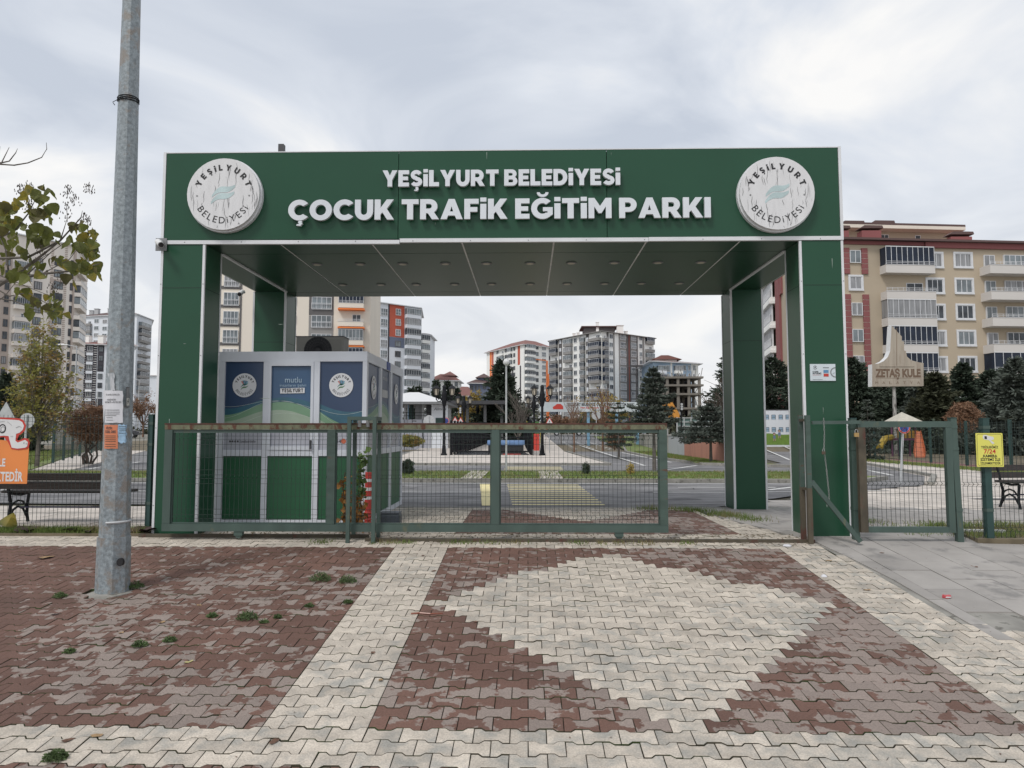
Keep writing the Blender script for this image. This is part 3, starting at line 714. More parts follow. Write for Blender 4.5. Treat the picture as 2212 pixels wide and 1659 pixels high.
# round emblems with curling, cracked film
def emblem(b_disc, c, r, dep):
    n = 40; b_disc.poly([(c.x+r*math.cos(t*2*math.pi/n), c.y, c.z+r*math.sin(t*2*math.pi/n)) for t in range(n)], (0, dep, 0))
for (px, py, sg) in ((482, 419, 1), (1679, 417, -1)):
    c = P(px, py, AYF-.11); r = .455
    b = MB(o=ao); emblem(b, c, r, .11); d_ = b.build('emblem_disc', M['disc'], arch)
    b = MB(o=ao); emblem(b, c+Vector((0, .055, 0)), r+.018, .054); b.build('emblem_back', M['trim'], arch)
    b = MB(o=ao); cf = c+Vector((0, -.003, 0))
    heavy_ring(b, 'YEŞiLYURT', cf, UX, UZ, r*.66, r*.165, 166, 14)
    b.build('lettering', M['black'], d_)
    b = MB(o=ao)
    ring_text(b, 'BELEDiYESi', cf, UX, UZ, r*.64, r*.18, 208, 332, .0, top=False)
    b.build('lettering', M['black'], d_)
    b = MB(o=ao)
    for sgn in (-1, 1):
        cc = cf+Vector((sgn*r*.72, 0, -.05*r)); b.poly([(cc.x+.011*math.cos(t), cc.y, cc.z+.011*math.sin(t)) for t in np.linspace(0, 5.6, 9)])
    b.build('emblem_dot', M['mgrey'], d_)
    b = MB(o=ao); rr = random.Random(px)
    for k in range(62):
        x = rr.uniform(-.93, .93)*r; zm = math.sqrt(max(0, r*r-x*x))*.96; z = rr.uniform(-zm, zm); L_ = rr.uniform(.04, .2); w_ = rr.uniform(.001, .0045)
        z1 = max(-zm, z-L_); pts = []; q = x; nseg = 4
        cen = []
        for s_ in range(nseg+1): cen.append((q, z+(z1-z)*s_/nseg)); q += rr.uniform(-.010, .010)
        if any(cx_*cx_+cz_*cz_ > (r*.985)**2 for cx_, cz_ in cen): continue
        left = [(c.x+cx_-w_*math.sin(math.pi*(i_+.3)/(nseg+.6)), c.y-.0018, c.z+cz_) for i_, (cx_, cz_) in enumerate(cen)]
        right = [(c.x+cx_+w_*math.sin(math.pi*(i_+.3)/(nseg+.6)), c.y-.0018, c.z+cz_) for i_, (cx_, cz_) in enumerate(cen)]
        for i_ in range(nseg): b.add([left[i_], left[i_+1], right[i_+1], right[i_]], [(0, 1, 2, 3)])
    tag(b.build('cracked_film', M['crack'], d_), kind='stuff')
    b = MB(o=ao)
    for k in range(2):
        pts = []; n = 14
        for i_ in range(n+1):
            t = i_/n; pts.append((c.x+(-.15+.29*t)+.01*k, c.y-.0025, c.z-.13+.085*k+.13*t+.022*math.sin(t*6.3)))
        up_ = [(p_[0], p_[1], p_[2]+.072*(.45+math.sin(math.pi*min(1, max(0, i_/n)))*.6)) for i_, p_ in enumerate(pts)]
        for i_ in range(n): b.add([pts[i_], pts[i_+1], up_[i_+1], up_[i_]], [(0, 1, 2, 3)])
    b.build('faded_wave', M['mint'], d_)
# opening-hours plate on the right column
c = P(1778, 804, AYF-.008)
b = MB(o=ao); b.box(c.x-.155, c.x+.15, AYF-.008, AYF+.004, c.z-.105, c.z+.1); pl_ = b.build('notice_plate', mat('notice_white', (.58, .64, .68), .4, var=.04), arch)
def on(y_, m_, fn, name='print'):
    b = MB(o=ao); fn(b, c.x, c.z); return b.build(name, m_, pl_)
yf = AYF-.0105
on(yf, M['black'], lambda b, x, z: (text_on(b, 'ÇALIŞMA', (0, yf, 0), UX, UZ, x-.128, x-.055, z-.002, .017, .02), text_on(b, 'SAATLERİMİZ', (0, yf, 0), UX, UZ, x-.128, x-.02, z-.024, .017, .02), b.box(x+0, x+.07, yf-.0004, yf, z+.052, z+.058), b.box(x-.13, x-.01, yf-.0004, yf, z-.092, z-.089)), 'lettering')
on(yf, M['red'], lambda b, x, z: (b.box(x+.005, x+.065, yf-.0004, yf, z-.053, z-.018), b.box(x-.128, x-.03, yf-.0004, yf, z-.036, z-.0335)))
on(yf, mat('plate_blue', (.10, .25, .42), .4), lambda b, x, z: b.box(x+.005, x+.065, yf-.0004, yf, z-.008, z+.027))
def clk(b, x, z):
    n = 20
    for k in range(n):
        a0 = math.pi*.5+math.pi*k/n; a1 = math.pi*.5+math.pi*(k+1)/n
        b.add([(x+.148+r_*math.cos(a_), yf, z-.002+r_*math.sin(a_)) for r_, a_ in ((.05, a0), (.062, a0), (.062, a1), (.05, a1))], [(0, 1, 2, 3)])
    b.bar((x+.11, yf, z-.022), (x+.14, yf, z-.002), .006, .0006)
on(yf, M['mgrey'], clk)
def lg(b, x, z):
    n = 16
    for k in range(n):
        if k in (0, 8): continue
        a0 = 2*math.pi*k/n; a1 = a0+.3
        b.add([(x-.095+r_*math.cos(a_), yf, z+.058+r_*math.sin(a_)) for r_, a_ in ((.018, a0), (.023, a0), (.023, a1), (.018, a1))], [(0, 1, 2, 3)])
    b.poly([(x-.102, yf, z+.052), (x-.092, yf, z+.05), (x-.086, yf, z+.067), (x-.1, yf, z+.067)])
on(yf, M['dgrey'], lg)

def cctv(name, label, loc, rz, plate=True):
    t = thing(name, label, 'camera', loc, rz)
    if plate: MB().box(-.07, .07, 0, .012, -.08, .08).build('mount_plate', M['mgrey'], t)
    MB().lathe((0, -.03, .0), [(.035, 0), (.04, .02), (.03, .045)], 12).build('mount_base', M['lgrey'], t)
    bb = MB(); bb.cyl((-.03, -.02, .03), (.09, -.17, -.05), .037, .037, 12); bb.build('housing', M['white'], t)
    bb = MB(); bb.cyl((.091, -.1712, -.0506), (.099, -.181, -.056), .03, .03, 12); bb.build('lens_face', M['black'], t)
    return t
c_ = P(348, 528, AYF-.02); cctv('security_camera', 'white bullet camera on a grey plate at the left corner of the green arch', (c_.x, AYF-.02, c_.z), 0)
c_ = P(528, 634, 11.6); cctv('security_camera', 'small white camera on the rear left column, seen under the arch ceiling', (c_.x, 11.6, c_.z), -.5, False)
c_ = P(609, 319, 8.9); bt = MB(); bt.box(c_.x-.035, c_.x+.035, 8.86, 8.93, AZT, c_.z+.035); o = bt.build('post_stub', M['dgrey']); tag(o, 'short dark post stub on top of the arch', 'post')

M['scuff'] = mat('pale_scuff', (.30, .36, .32), .8, var=.2, scale=60)
def scuffs(b):
    for px, py, L_, w_ in ((1051, 329, 17, 1.2), (1797, 558, 22, 1.3), (1778, 880, 14, .8), (560, 860, 1.2, 26), (600, 700, 1, 12), (365, 905, 16, 1.2), (1702, 360, 6, 1), (1340, 376, 9, .8), (1320, 330, 6, .6), (940, 480, 7, .8), (1600, 700, 1, 8), (395, 742, 1, 7), (1785, 1090, 6, 3)):
        x = P(px, py, AYF).x; z = P(px, py, AYF).z; q = 8.7/FPX; y = AYF-.003 if z > AZB+.05 else AYF+.003
        if px in (1600,): continue
        b.poly([(x, y, z), (x+w_*q, y, z-.1*q), (x+w_*q*.8, y, z-L_*q*.6), (x+w_*q*.4, y, z-L_*q)], (0, .002, 0))
apart('scuff_marks', M['scuff'], scuffs)['kind'] = 'stuff'
def screws(b):
    for x in (AX0+.012, AX1-.012, AI0-.015, AI1+.015):
        for z in (.35, 1.3, 2.2, 3.1): b.cyl((x, AYF-.0005, z), (x, AYF-.004, z), .006, .006, 6)
    for x in np.arange(AX0+.3, AX1, .72): b.cyl((x, AYF-.008, AZB+.01), (x, AYF-.012, AZB+.01), .006, .006, 6)
apart('trim_screws', M['mgrey'], screws)['kind'] = 'stuff'

dt = MB(); rs = random.Random(8)
for k in range(900):                  # dirt crumbs under the gate and along the rail, standing in for contact shade
    x = rs.uniform(-4.5, 3.3); y = rs.choice((8.3, 8.46, 8.62, 8.8))+rs.gauss(0, .05); s = rs.uniform(.006, .022); a_ = rs.uniform(0, 6.3); z = (gz(y) if y < 8.6 else 0)
    if x < -1.9: y = 8.62+rs.uniform(0, .5); z = .0
    dt.add([(x+s*math.cos(a_+q*2.1), y+s*math.sin(a_+q*2.1), z+.003) for q in range(3)]+[(x, y, z+.003+s*.5)], [(0, 1, 3), (1, 2, 3), (2, 0, 3)])
o = dt.build('contact_shade_crumbs', M['soil']); tag(o, kind='stuff')
sheet('gate_shade_soil', mat('shade_dark_soil', (.055, .045, .035), .95, var=.4, scale=9, bump=.6), [(-4.64, 8.57), (-1.92, 8.57), (-2.0, 8.84), (-4.64, 8.84)], -.012, thick=.02)  # dark soil sheet, its tone painting the contact shade under the gate

sheet('paving_edge', M['concrete'], [(-2.6, 11.84), (3.2, 11.84), (3.2, 12.04), (-2.6, 12.04)], .003, thick=.05)

M['patch'] = mat('tar_patch', (.075, .074, .078), .75, var=.3, scale=6); M['wet'] = mat('worn_patch', (.20, .195, .19), .85, var=.3, scale=6)
wr = MB(); rs = random.Random(4)
def blob(b, x, y, rx, ry, z, n=11):
    ph = rs.uniform(0, 6); b.poly([(x+rx*math.cos(k*6.2832/n)*rs.uniform(.6, 1.15), y+ry*math.sin(k*6.2832/n)*rs.uniform(.6, 1.15), z) for k in range(n)])
for k in range(9): blob(wr, rs.uniform(-10, 9), rs.uniform(12.8, 17), rs.uniform(.3, 1.4), rs.uniform(.1, .4), .0058+k*.0001)
o = wr.build('tar_patches', M['patch']); tag(o, kind='structure')
ck = MB()
for k in range(46):
    x = rs.uniform(-12, 12); y = rs.uniform(12.3, 17.4) if k < 30 else rs.uniform(24, 44); h_ = rs.uniform(-.3, .3) if rs.random() < .7 else 1.4
    for q in range(7):
        x2 = x+.35*math.cos(h_); y2 = y+.35*math.sin(h_)
        if not (12.2 < y2 < 17.6 or 23 < y2 < 44) or (y2 > 27 and -7.5 < x2 < 3.4) or abs(x2) > 6 and y2 > 27 and x2 > 0 or (y2 < 17.6 and x2 > 3+max(0, (y2-12)*.9)): break
        n_ = Vector((-(y2-y), x2-x, 0)).normalized()*rs.uniform(.006, .014); ck.add([(x+n_.x, y+n_.y, .0068), (x-n_.x, y-n_.y, .0068), (x2-n_.x, y2-n_.y, .0068), (x2+n_.x, y2+n_.y, .0068)], [(0, 1, 2, 3)]); x, y = x2, y2; h_ += rs.uniform(-.5, .5)
o = ck.build('road_cracks', mat('crack_dark', (.03, .03, .03), .9)); tag(o, kind='structure')
# ------------------------------------------------------------ welded mesh panels
def mesh_wires(b, x0, x1, z0, z1, y, folds, step=.052, hstep=.15, r=.0018, hz=None, dyf=.022):
    """wire panel in the plane y: uprights kinked at the folds, cross wires between"""
    n = max(2, int((x1-x0)/step)); zs = [z0]
    for f in folds: zs += [f-.022, f, f+.022]
    zs += [z1]; zs = sorted(zs)
    for i in range(n+1):
        x = x0+(x1-x0)*i/n; pts = []
        for z in zs:
            pts.append((x+(.010 if z in folds else 0), y-(dyf if z in folds else 0), z))
        for p, q in zip(pts[:-1], pts[1:]): b.bar(p, q, 2*r)
    hs = []
    for f in folds: hs += [f-.022, f+.022]
    for z in (hz or []): hs.append(z)
    for z in hs: b.bar((x0, y-.004, z), (x1, y-.004, z), 2*r)

# ------------------------------------------------------------ sliding gate
SGY = 8.4
gx0, gx1 = P(356, 1030, SGY).x, P(1441, 1030, SGY).x
gz0, gz1 = .085, P(900, 914, SGY).z
sg = thing('sliding_gate', 'long low sliding gate of old green paint with wire mesh and a rusty top rail', 'gate', ((gx0+gx1)/2, SGY, 0))
so_ = sg.location
def sgp(name, m, fn):
    b = MB(o=so_); fn(b); return b.build(name, m, sg)
tw = .092
sgp('top_rail', M['toprust'], lambda b: b.box(gx0, gx1, SGY-.04, SGY+.04, gz1-.075, gz1-.0185))
sgp('top_rail_edge', M['toprust2'], lambda b: b.box(gx0-.002, gx1+.002, SGY-.043, SGY+.043, gz1-.018, gz1))
sgp('top_angle', M['gpaint'], lambda b: b.box(gx0+tw, gx1-tw, SGY-.022, SGY+.02, gz1-.115, gz1-.077))
sgp('bottom_rail', M['gpaint'], lambda b: b.box(gx0, gx1, SGY-.04, SGY+.04, gz0, gz0+.085))
vx = [gx0, P(708, 1030, SGY).x, P(1062, 1030, SGY).x, gx1-tw]
for k, x in enumerate(vx):
    sgp('upright', M['rust'] if k in (1, 3) else M['gpaint'], lambda b: (b.box(x, x+tw, SGY-.036, SGY+.036, gz0+.087, gz1-.077)))
bounds = [(vx[0]+tw, vx[1]), (vx[1]+tw, vx[2]), (vx[2]+tw, vx[3])]
zf = [gz0+.13, P(600, 1029, SGY).z, P(600, 950, SGY).z]
zf = [P(600, 1116, SGY).z, P(600, 1030, SGY).z, P(600, 946, SGY).z]
zh = [P(600, q, SGY).z for q in (960, 988, 1015, 1045, 1072, 1100)]
for x0, x1 in bounds:
    o = sgp('inner_frame', M['gpaint'], lambda b: (b.box(x0, x0+.014, SGY-.012, SGY+.015, gz0+.087, gz1-.117), b.box(x1-.014, x1, SGY-.012, SGY+.015, gz0+.087, gz1-.117), b.box(x0+.0142, x1-.0142, SGY-.012, SGY+.015, gz0+.0872, gz0+.1)))
    o = sgp('wire_panel', M['fwire'], lambda b: mesh_wires(b, x0+.016, x1-.016, gz0+.1, gz1-.116, SGY, zf, hz=zh)); tag(o, kind='stuff')
for px in (516, 1337):
    x = P(px, 1150, SGY).x; sgp('wheel_bracket', M['gpaint'], lambda b: (b.box(x-.05, x+.05, SGY-.03, SGY+.03, gz0-.05, gz0-.001), b.cyl((x, SGY-.02, .045), (x, SGY+.02, .045), .042, .042, 14)))
# guide portal
gp = thing('gate_guide_frame', 'narrow green square-tube frame the sliding gate passes through', 'frame', (P(780, 1160, 8.3).x, 8.4, 0))
xl, xr = P(753, 1100, 8.3).x, P(808, 1100, 8.3).x; zt = P(780, 900, 8.3).z
for x in (xl, xr):
    for y in (8.28, 8.55):
        b = MB(o=gp.location); b.box(x-.021, x+.021, y-.021, y+.021, -.03, zt-.042); b.build('post', M['gpaint'], gp)
b = MB(o=gp.location)
for y in (8.28, 8.55): b.box(xl-.021, xr+.021, y-.021, y+.021, zt-.04, zt)
for x in (xl, xr): b.box(x-.021, x+.021, 8.303, 8.527, zt-.04, zt)
b.build('head_frame', M['gpaint'], gp)
b = MB(o=gp.location); b.cyl((xl+.1, 8.36, zt-.12), (xl+.1, 8.36, zt-.045), .022, .022, 12); b.cyl((xr-.1, 8.36, zt-.12), (xr-.1, 8.36, zt-.045), .022, .022, 12); b.build('guide_roller', M['steel'], gp)
# latch posts and brace at the right
lp = thing('gate_latch_post', 'pair of rusty brown and green upright tubes where the sliding gate latches', 'post', (P(1745, 1165, 8.3).x, 8.3, 0))
for px, y, m_, pz in ((1734.5, 8.42, 'rust', 897), (1749, 8.3, 'rustbrown', 897)):
    x = P(px, 1100, y).x; zt_ = P(px, pz, y).z
    b = MB(o=lp.location); b.box(x-.026, x+.026, y-.026, y+.026, -.03, zt_*.42); b.build('post', M['rustbrown'], lp)
    b = MB(o=lp.location); b.box(x-.0255, x+.0255, y-.0255, y+.0255, zt_*.42+.001, zt_); b.build('upper_post', M['rust'], lp)
b = MB(o=lp.location); x = P(1734, 905, 8.36).x; b.box(x-.03, x+.06, 8.328, 8.392, P(1734, 905, 8.36).z-.03, P(1734, 905, 8.36).z); b.box(x-.02, x+.03, 8.328, 8.392, .58, .61); b.build('catch_plate', M['rustbrown'], lp)
a = P(1753, 1040, 8.3); c = P(1860, 1161, 8.22)
b = MB(o=lp.location); b.bar(a, (c.x, 8.24, .01), .05); b.build('brace', M['gpaint'], lp)
a = P(1754, 913, 8.36); c = P(1857, 912, 8.36)
b = MB(o=lp.location); b.bar((a.x, 8.36, a.z), (c.x, 8.36, c.z), .035, .04); b.build('cross_bar', M['gpaint'], lp)
# chain with padlock hanging from the bar
ch = thing('chain', 'thin steel chain with a small padlock hanging from the green bar', 'chain', P(1782, 905, 8.33))
cp = [P(1779, 903, 8.33), P(1781, 935, 8.33), P(1780, 970, 8.33), P(1785, 1010, 8.33), P(1790, 1060, 8.33), P(1792, 1085, 8.33)]
links = MB(o=ch.location)
for p, q in zip(cp[:-1], cp[1:]):
    L_ = (q-p).length; n = int(L_/.022)
    for k in range(n):
        m_ = p+(q-p)*(k+.5)/n; d = (q-p).normalized(); s_ = d.cross(Vector((0, 1, 0))).normalized() if k % 2 else Vector((0, 1, 0))
        pts = [m_+d*math.sin(t)*.015+s_*math.cos(t)*.008 for t in np.linspace(0, 6.283, 7)]
        links.tube(pts, .0022, 4)
links.build('links', M['steel'], ch)['kind'] = 'stuff'
def padlock(loc, label, s=1.0, m=None):
    t = thing('padlock', label, 'padlock', loc)
    MB().box(-.019*s, .019*s, -.008, .008, -.034*s, 0).build('lock_body', m or M['brass'], t)
    MB().tube([(-.012*s, 0, 0), (-.012*s, 0, .018*s), (-.006*s, 0, .028*s), (.006*s, 0, .028*s), (.012*s, 0, .018*s), (.012*s, 0, 0)], .003*s, 6).build('shackle', M['steel'], t)
    return t
padlock(P(1779, 975, 8.31), 'small rusty padlock caught in the hanging chain', 1.0, M['rustbrown'])
padlock(P(1850, 935, 8.29), 'brass padlock on the left stile of the pedestrian gate', 1.35)
# ------------------------------------------------------------ pedestrian gate
PGY = 8.4
px0, px1 = P(1853, 1000, PGY).x, P(2056, 1000, PGY).x; pz0, pz1 = P(1950, 1150, PGY).z, P(1950, 910, PGY).z
pg = thing('pedestrian_gate', 'small closed green gate with wire mesh beside the right arch column', 'gate', ((px0+px1)/2, PGY, 0))
def pgp(name, m, fn):
    b = MB(o=pg.location); fn(b); return b.build(name, m, pg)
pgp('left_stile', M['rustbrown'], lambda b: b.box(px0, px0+.085, PGY-.03, PGY+.03, pz0, pz1-.072))
pgp('right_stile', M['gpaint'], lambda b: b.box(px1-.072, px1, PGY-.03, PGY+.03, pz0, pz1-.072))
pgp('top_rail', M['gpaint'], lambda b: b.box(px0, px1, PGY-.03, PGY+.03, pz1-.07, pz1))
pgp('bottom_rail', M['gpaint'], lambda b: b.box(px0+.087, px1-.074, PGY-.03, PGY+.03, pz0, pz0+.065))
o = pgp('wire_panel', M['fwire'], lambda b: mesh_wires(b, px0+.1, px1-.085, pz0+.066, pz1-.071, PGY, [P(1950, 1044, PGY).z], hz=[P(1950, q, PGY).z for q in (942, 1016, 1066, 1100)])); tag(o, kind='stuff')
def post(name, label, px, y, ztop_px, w_, m, group=None, caps=True, zb=-.05, lean=0):
    c = P(px, 1050, y); zt = P(px, ztop_px, y).z
    t = thing(name, label, 'post', (c.x, y, 0), group=group)
    b = MB(); b.bar((0, 0, zb), (lean, 0, zt), w_); b.build('shaft', m, t)
    if caps: b = MB(); b.box(lean-w_*.55, lean+w_*.55, -w_*.55, w_*.55, zt+.001, zt+.012); b.build('cap', M['fgreen'], t)
    for q in (.25, .75, .93):
        b = MB(); z = zt*q; b.box(lean*q-w_*.54, lean*q+w_*.54, -w_*.58, w_*.54, z-.018, z+.018); b.build('clamp', M['gpaint'], t)
    return t
post('fence_post', 'dark green post between the right arch column and the small gate', 1845.5, 8.52, 905, .07, M['gpaint'], zb=-.02)
post('fence_post', 'leaning green post at the hinge side of the small gate', 2068, 8.42, 904, .068, M['gpaint'], lean=-.03)
post('fence_post', 'round-topped dark green post carrying the yellow camera sign', 2132, 8.42, 905, .075, M['fgreen'])
post('fence_post', 'dark green fence post against the left arch column', 323, 8.84, 897, .06, M['fgreen'])
rf = thing('mesh_fence', 'dark green wire mesh fence right of the small gate, running out of the picture', 'fence', (5.6, 8.42, 0))
b = MB(o=rf.location); zz = lambda q: P(2150, q, 8.42).z
mesh_wires(b, P(2078, 1000, 8.42).x, 7.6, zz(1166), zz(909), 8.42, [zz(1143), zz(1046), zz(934)], hz=[zz(q) for q in (918, 962, 991, 1020, 1072, 1098, 1124, 1160)])
tag(b.build('wire_panel', M['fwire'], rf), kind='stuff')
lf = thing('mesh_fence', 'dark green wire mesh fence left of the arch, in front of the park bench', 'fence', (-5.8, 8.8, 0))
b = MB(o=lf.location); zz = lambda q: P(200, q, 8.8).z
for xa, xb in ((-8.3, -7.0), (-6.96, P(318, 1000, 8.8).x)):
    mesh_wires(b, xa, xb, zz(1144), zz(896), 8.8, [zz(1128), zz(1018), zz(914)], hz=[zz(q) for q in (902, 936, 960, 984, 1002, 1040, 1062, 1086, 1108, 1140)])
tag(b.build('wire_panel', M['fwire'], lf), kind='stuff')

# ------------------------------------------------------------ galvanised lamp pole in front
pc = Gp(243, 1276); pb = Vector((pc.x, pc.y, gz(pc.y)-.03))
topc = P(282, -40, 6.46)
lpole = thing('lamp_pole', 'tall mottled galvanised octagonal pole with torn notices, standing on the red paving at left', 'pole', pb)
d = Vector((topc.x-pb.x, 0, topc.z-pb.z)); k = 9.0/d.z
tp = Vector((d.x*k*1.0, 0, 9.0)); HT = topc.z-pb.z
b = MB(); b.cyl((0, 0, .5), tp, .128, .045, 8, ph=.3); o = b.build('shaft', M['galv'], lpole)
b = MB(); b.cyl((0, 0, 0), (d.x*.5/d.z, 0, .52), .143, .138, 8, ph=.3); b.build('base_sleeve', M['galv'], lpole)
def pole_c(z): return Vector((d.x*z/d.z, 0, z))
def pole_r(z): return .128+(.045-.128)*(z-.5)/8.5
b = MB(); zc_ = P(265, 1210, 6.3).z-pb.z
def on_pole(px, py, rr=1.0):
    """point on the front surface of the pole for a sight line"""
    Yp = 6.46
    for _ in range(3):
        p = P(px, py, Yp); z = p.z-pb.z; c = pole_c(z)+pb; r_ = pole_r(z)*rr; dx_ = max(-r_*.97, min(r_*.97, p.x-c.x)); Yp = c.y-math.sqrt(max(0, r_*r_-dx_*dx_))
    return P(px, py, Yp)
p = on_pole(270, 1211, 1.0); p.y = pc.y-.10
b = MB(o=pb); n = 14
b.poly([(p.x+.03*math.cos(t*2*math.pi/n), pc.y-.121, p.z+.035*math.sin(t*2*math.pi/n)) for t in range(n)], (0, .03, 0)); b.build('cable_hole', M['black'], lpole)
b = MB(); z0_ = P(270, 218, 6.46).z-pb.z
for k in range(3):
    zc_ = z0_+k*.014; b.tube([pole_c(zc_)+Vector((math.cos(t)*(pole_r(zc_)+.004), math.sin(t)*(pole_r(zc_)+.004), math.sin(t+k)*.008)) for t in np.linspace(0, 6.283, 18)], .005, 5)
b.tube([pole_c(z0_)+Vector((-.08, -.05, .0)), pole_c(z0_)+Vector((-.12, -.05, -.02)), pole_c(z0_)+Vector((-.1, -.05, -.05))], .004, 4)
b.build('wire_tie', M['iron'], lpole)
def sticker(name, label, px0, px1, py0, py1, m, rr=1.02, tear=None):
    """sheet wrapped on the pole's front, as a thin curved shell"""
    nx, nz = 6, 6; vs = []
    for j in range(nz+1):
        for i in range(nx+1):
            px = px0+(px1-px0)*i/nx; py = py0+(py1-py0)*j/nz
            if tear: px += random.uniform(-1, 1)*tear*(i in (0, nx)); py += random.uniform(-1, 1)*tear*(j in (0, nz))
            q = on_pole(px, py, rr); vs.append(q)
    fs = [(j*(nx+1)+i, j*(nx+1)+i+1, (j+1)*(nx+1)+i+1, (j+1)*(nx+1)+i) for j in range(nz) for i in range(nx)]
    b = MB(o=pb); b.add([tuple(v) for v in vs], fs); o = b.build(name, m, lpole)
    if label: o['label'] = label
    return o
def plines(name, m, rows, par, rr=1.035):
    b = MB(o=pb)
    for (x0, x1, y, hgt_) in rows:
        n = 5
        for i in range(n):
            a0 = on_pole(x0+(x1-x0)*i/n, y, rr); a1 = on_pole(x0+(x1-x0)*(i+1)/n, y, rr); c1 = on_pole(x0+(x1-x0)*(i+1)/n, y+hgt_, rr); c0 = on_pole(x0+(x1-x0)*i/n, y+hgt_, rr)
            b.add([a0, a1, c1, c0], [(0, 1, 2, 3)])
    return b.build(name, m, par)
def ptext(txt, m, x0, x1, y0, y1, par, off=.01, rr=1.035):
    """text bent round the pole"""
    vs, fs, _ = glyph(txt, off); xs = [p[0] for p in vs]; a, c = min(xs), max(xs); cap = capheight()
    V = [on_pole(x0+(x1-x0)*(p[0]-a)/(c-a), y1+(y0-y1)*p[1]/cap, rr) for p in vs]
    b = MB(o=pb); b.add(V, fs); return b.build('lettering', m, par)
# paper corners read from the photo, wrapped to the visible half of the pole
s1 = sticker('notice', 'large white tuition notice', 223, 265.5, 844, 913, M['paper'], 1.04, .8)
plines('print_lines', M['mgrey'], [(226, 258, 885, 1.3), (226, 259, 889.5, 1.3), (226, 258, 893.5, 1.2), (227, 251, 897, 1.2), (230, 243, 901.5, 1.2), (229, 244, 907, 1)], s1, 1.06)
ptext('EK DERS BİLGİLERİNİZ İÇİN', M['dgrey'], 229, 258, 851, 854, s1, .01, 1.06)
ptext('ARANIZDAKİLERE', M['dgrey'], 231, 250, 861.5, 865, s1, .01, 1.06)
ptext('MATEMATİK ve FEN ÖZEL DERSİ', M['dgrey'], 227, 262, 867, 870.5, s1, .01, 1.06)
s2 = sticker('notice', 'orange physics lesson notice', 225.5, 254.5, 918, 969, M['orangep'], 1.05, .5)
ptext('FİZİK', M['dgrey'], 229, 243, 922.5, 927, s2, .02, 1.075); ptext('ÖZEL DERS', M['dgrey'], 227, 250, 930, 935, s2, .02, 1.075)
plines('print_lines', M['rustbrown'], [(227, 250, y_, 1.1) for y_ in (941, 945, 949, 953, 959, 964)], s2, 1.075)
s3 = sticker('notice', 'torn pale blue notice', 254, 273.5, 918, 956, M['bluep'], 1.03, 2.2)
plines('print_lines', M['dgrey'], [(257, 272, y_, 1.0) for y_ in (921, 926, 930, 935)], s3, 1.05)
sticker('paper_scrap', 'half scraped strip of old paper', 229, 248, 806, 843, mat('scraped_paper', (.5, .51, .53), .8, var=.1, col2=(.25, .28, .3), thr=(.45, .55, 18), stretch=(1, 1, .25)), 1.02, 1.5)
s4 = sticker('hatch_cover', None, 272.5, 280, 836, 880, M['mgrey'], 1.0, 0)
plines('hatch_edge', M['dgrey'], [(272.5, 280, 836, .8), (272.5, 280, 879.4, .8), (272.5, 273.3, 836, 44)], s4, 1.03)
s5 = sticker('warning_label', None, 273.5, 279.5, 860, 876, mat('pale_label', (.5, .5, .46), .6), 1.03)
b = MB(o=pb); pts = [(277.6, 862), (275, 868.4), (276.6, 868.4), (275.2, 874), (278.6, 866.8), (276.9, 866.8), (278.4, 862)]
b.poly([on_pole(x, y, 1.06) for x, y in pts]); b.build('lightning_mark', M['black'], s5)
b = MB()
zc_ = P(265, 1210-1124+1040, 6.4).z-pb.z
zc_ = P(265, 1127, 6.46).z-pb.z; b.tube([pole_c(zc_)+Vector((math.cos(t)*(pole_r(zc_)+.004), math.sin(t)*(pole_r(zc_)+.004), .004*math.cos(t))) for t in np.linspace(-1.6, .9, 10)], .012, 5)
b.build('tape_band', M['lgrey'], lpole)

# ------------------------------------------------------------ kiosk
KX0, KX1, KY0, KY1, KZ = -4.24, -2.19, 9.6, 12.4, 2.35
kk = thing('kiosk', 'white-framed security kiosk behind the sliding gate with blue and green printed panels', 'kiosk', ((KX0+KX1)/2, (KY0+KY1)/2, 0)); ko = kk.location
def kp(name, m, fn, parent=None):
    b = MB(o=ko); fn(b); return b.build(name, m, parent or kk)
kp('core', M['kframe'], lambda b: b.box(KX0+.05, KX1-.05, KY0+.05, KY1-.05, .02, KZ-.25))
kz = lambda q: P(600, q, KY0).z
kx = lambda q: P(q, 900, KY0).x
hz_ = [0.0, kz(1123), kz(985), kz(972), kz(781), KZ]
def frm(b):
    b.box(KX0, KX1, KY0, KY0+.06, kz(781), KZ); b.box(KX1-.06, KX1, KY0+.061, KY1, kz(781)-.0, KZ); b.box(KX0, KX0+.06, KY0+.061, KY1, kz(781), KZ); b.box(KX0+.061, KX1-.061, KY1-.06, KY1, kz(781), KZ)
kp('fascia', M['kframe'], frm)
kp('roof', M['mgrey'], lambda b: b.box(KX0+.061, KX1-.061, KY0+.061, KY1-.061, KZ-.28, KZ-.24))
kp('sill_band', M['kframe'], lambda b: (b.box(KX0, KX1, KY0, KY0+.06, kz(985), kz(972)), b.box(KX1-.06, KX1, KY0+.061, KY1, kz(985), kz(972)), b.box(KX0, KX1, KY0, KY0+.06, .0, kz(1123)), b.box(KX1-.06, KX1, KY0+.061, KY1, .0, kz(1123))))
px_ = [(KX0, kx(483)), (kx(566), kx(578)), (kx(675), kx(689)), (kx(783), KX1)]
px_ = [(KX0, kx(483)), (kx(567), kx(579)), (kx(676), kx(689)), (kx(782), KX1)]
for a, c in px_:
    kp('mullion', M['kframe'], lambda b: (b.box(a, c, KY0+.0, KY0+.06, kz(1123)+.001, kz(985)-.001), b.box(a, c, KY0, KY0+.06, kz(972)+.001, kz(781)-.001)))
ysd = [KY0+.061, 10.55, 10.75, 11.35, 11.5, KY1]
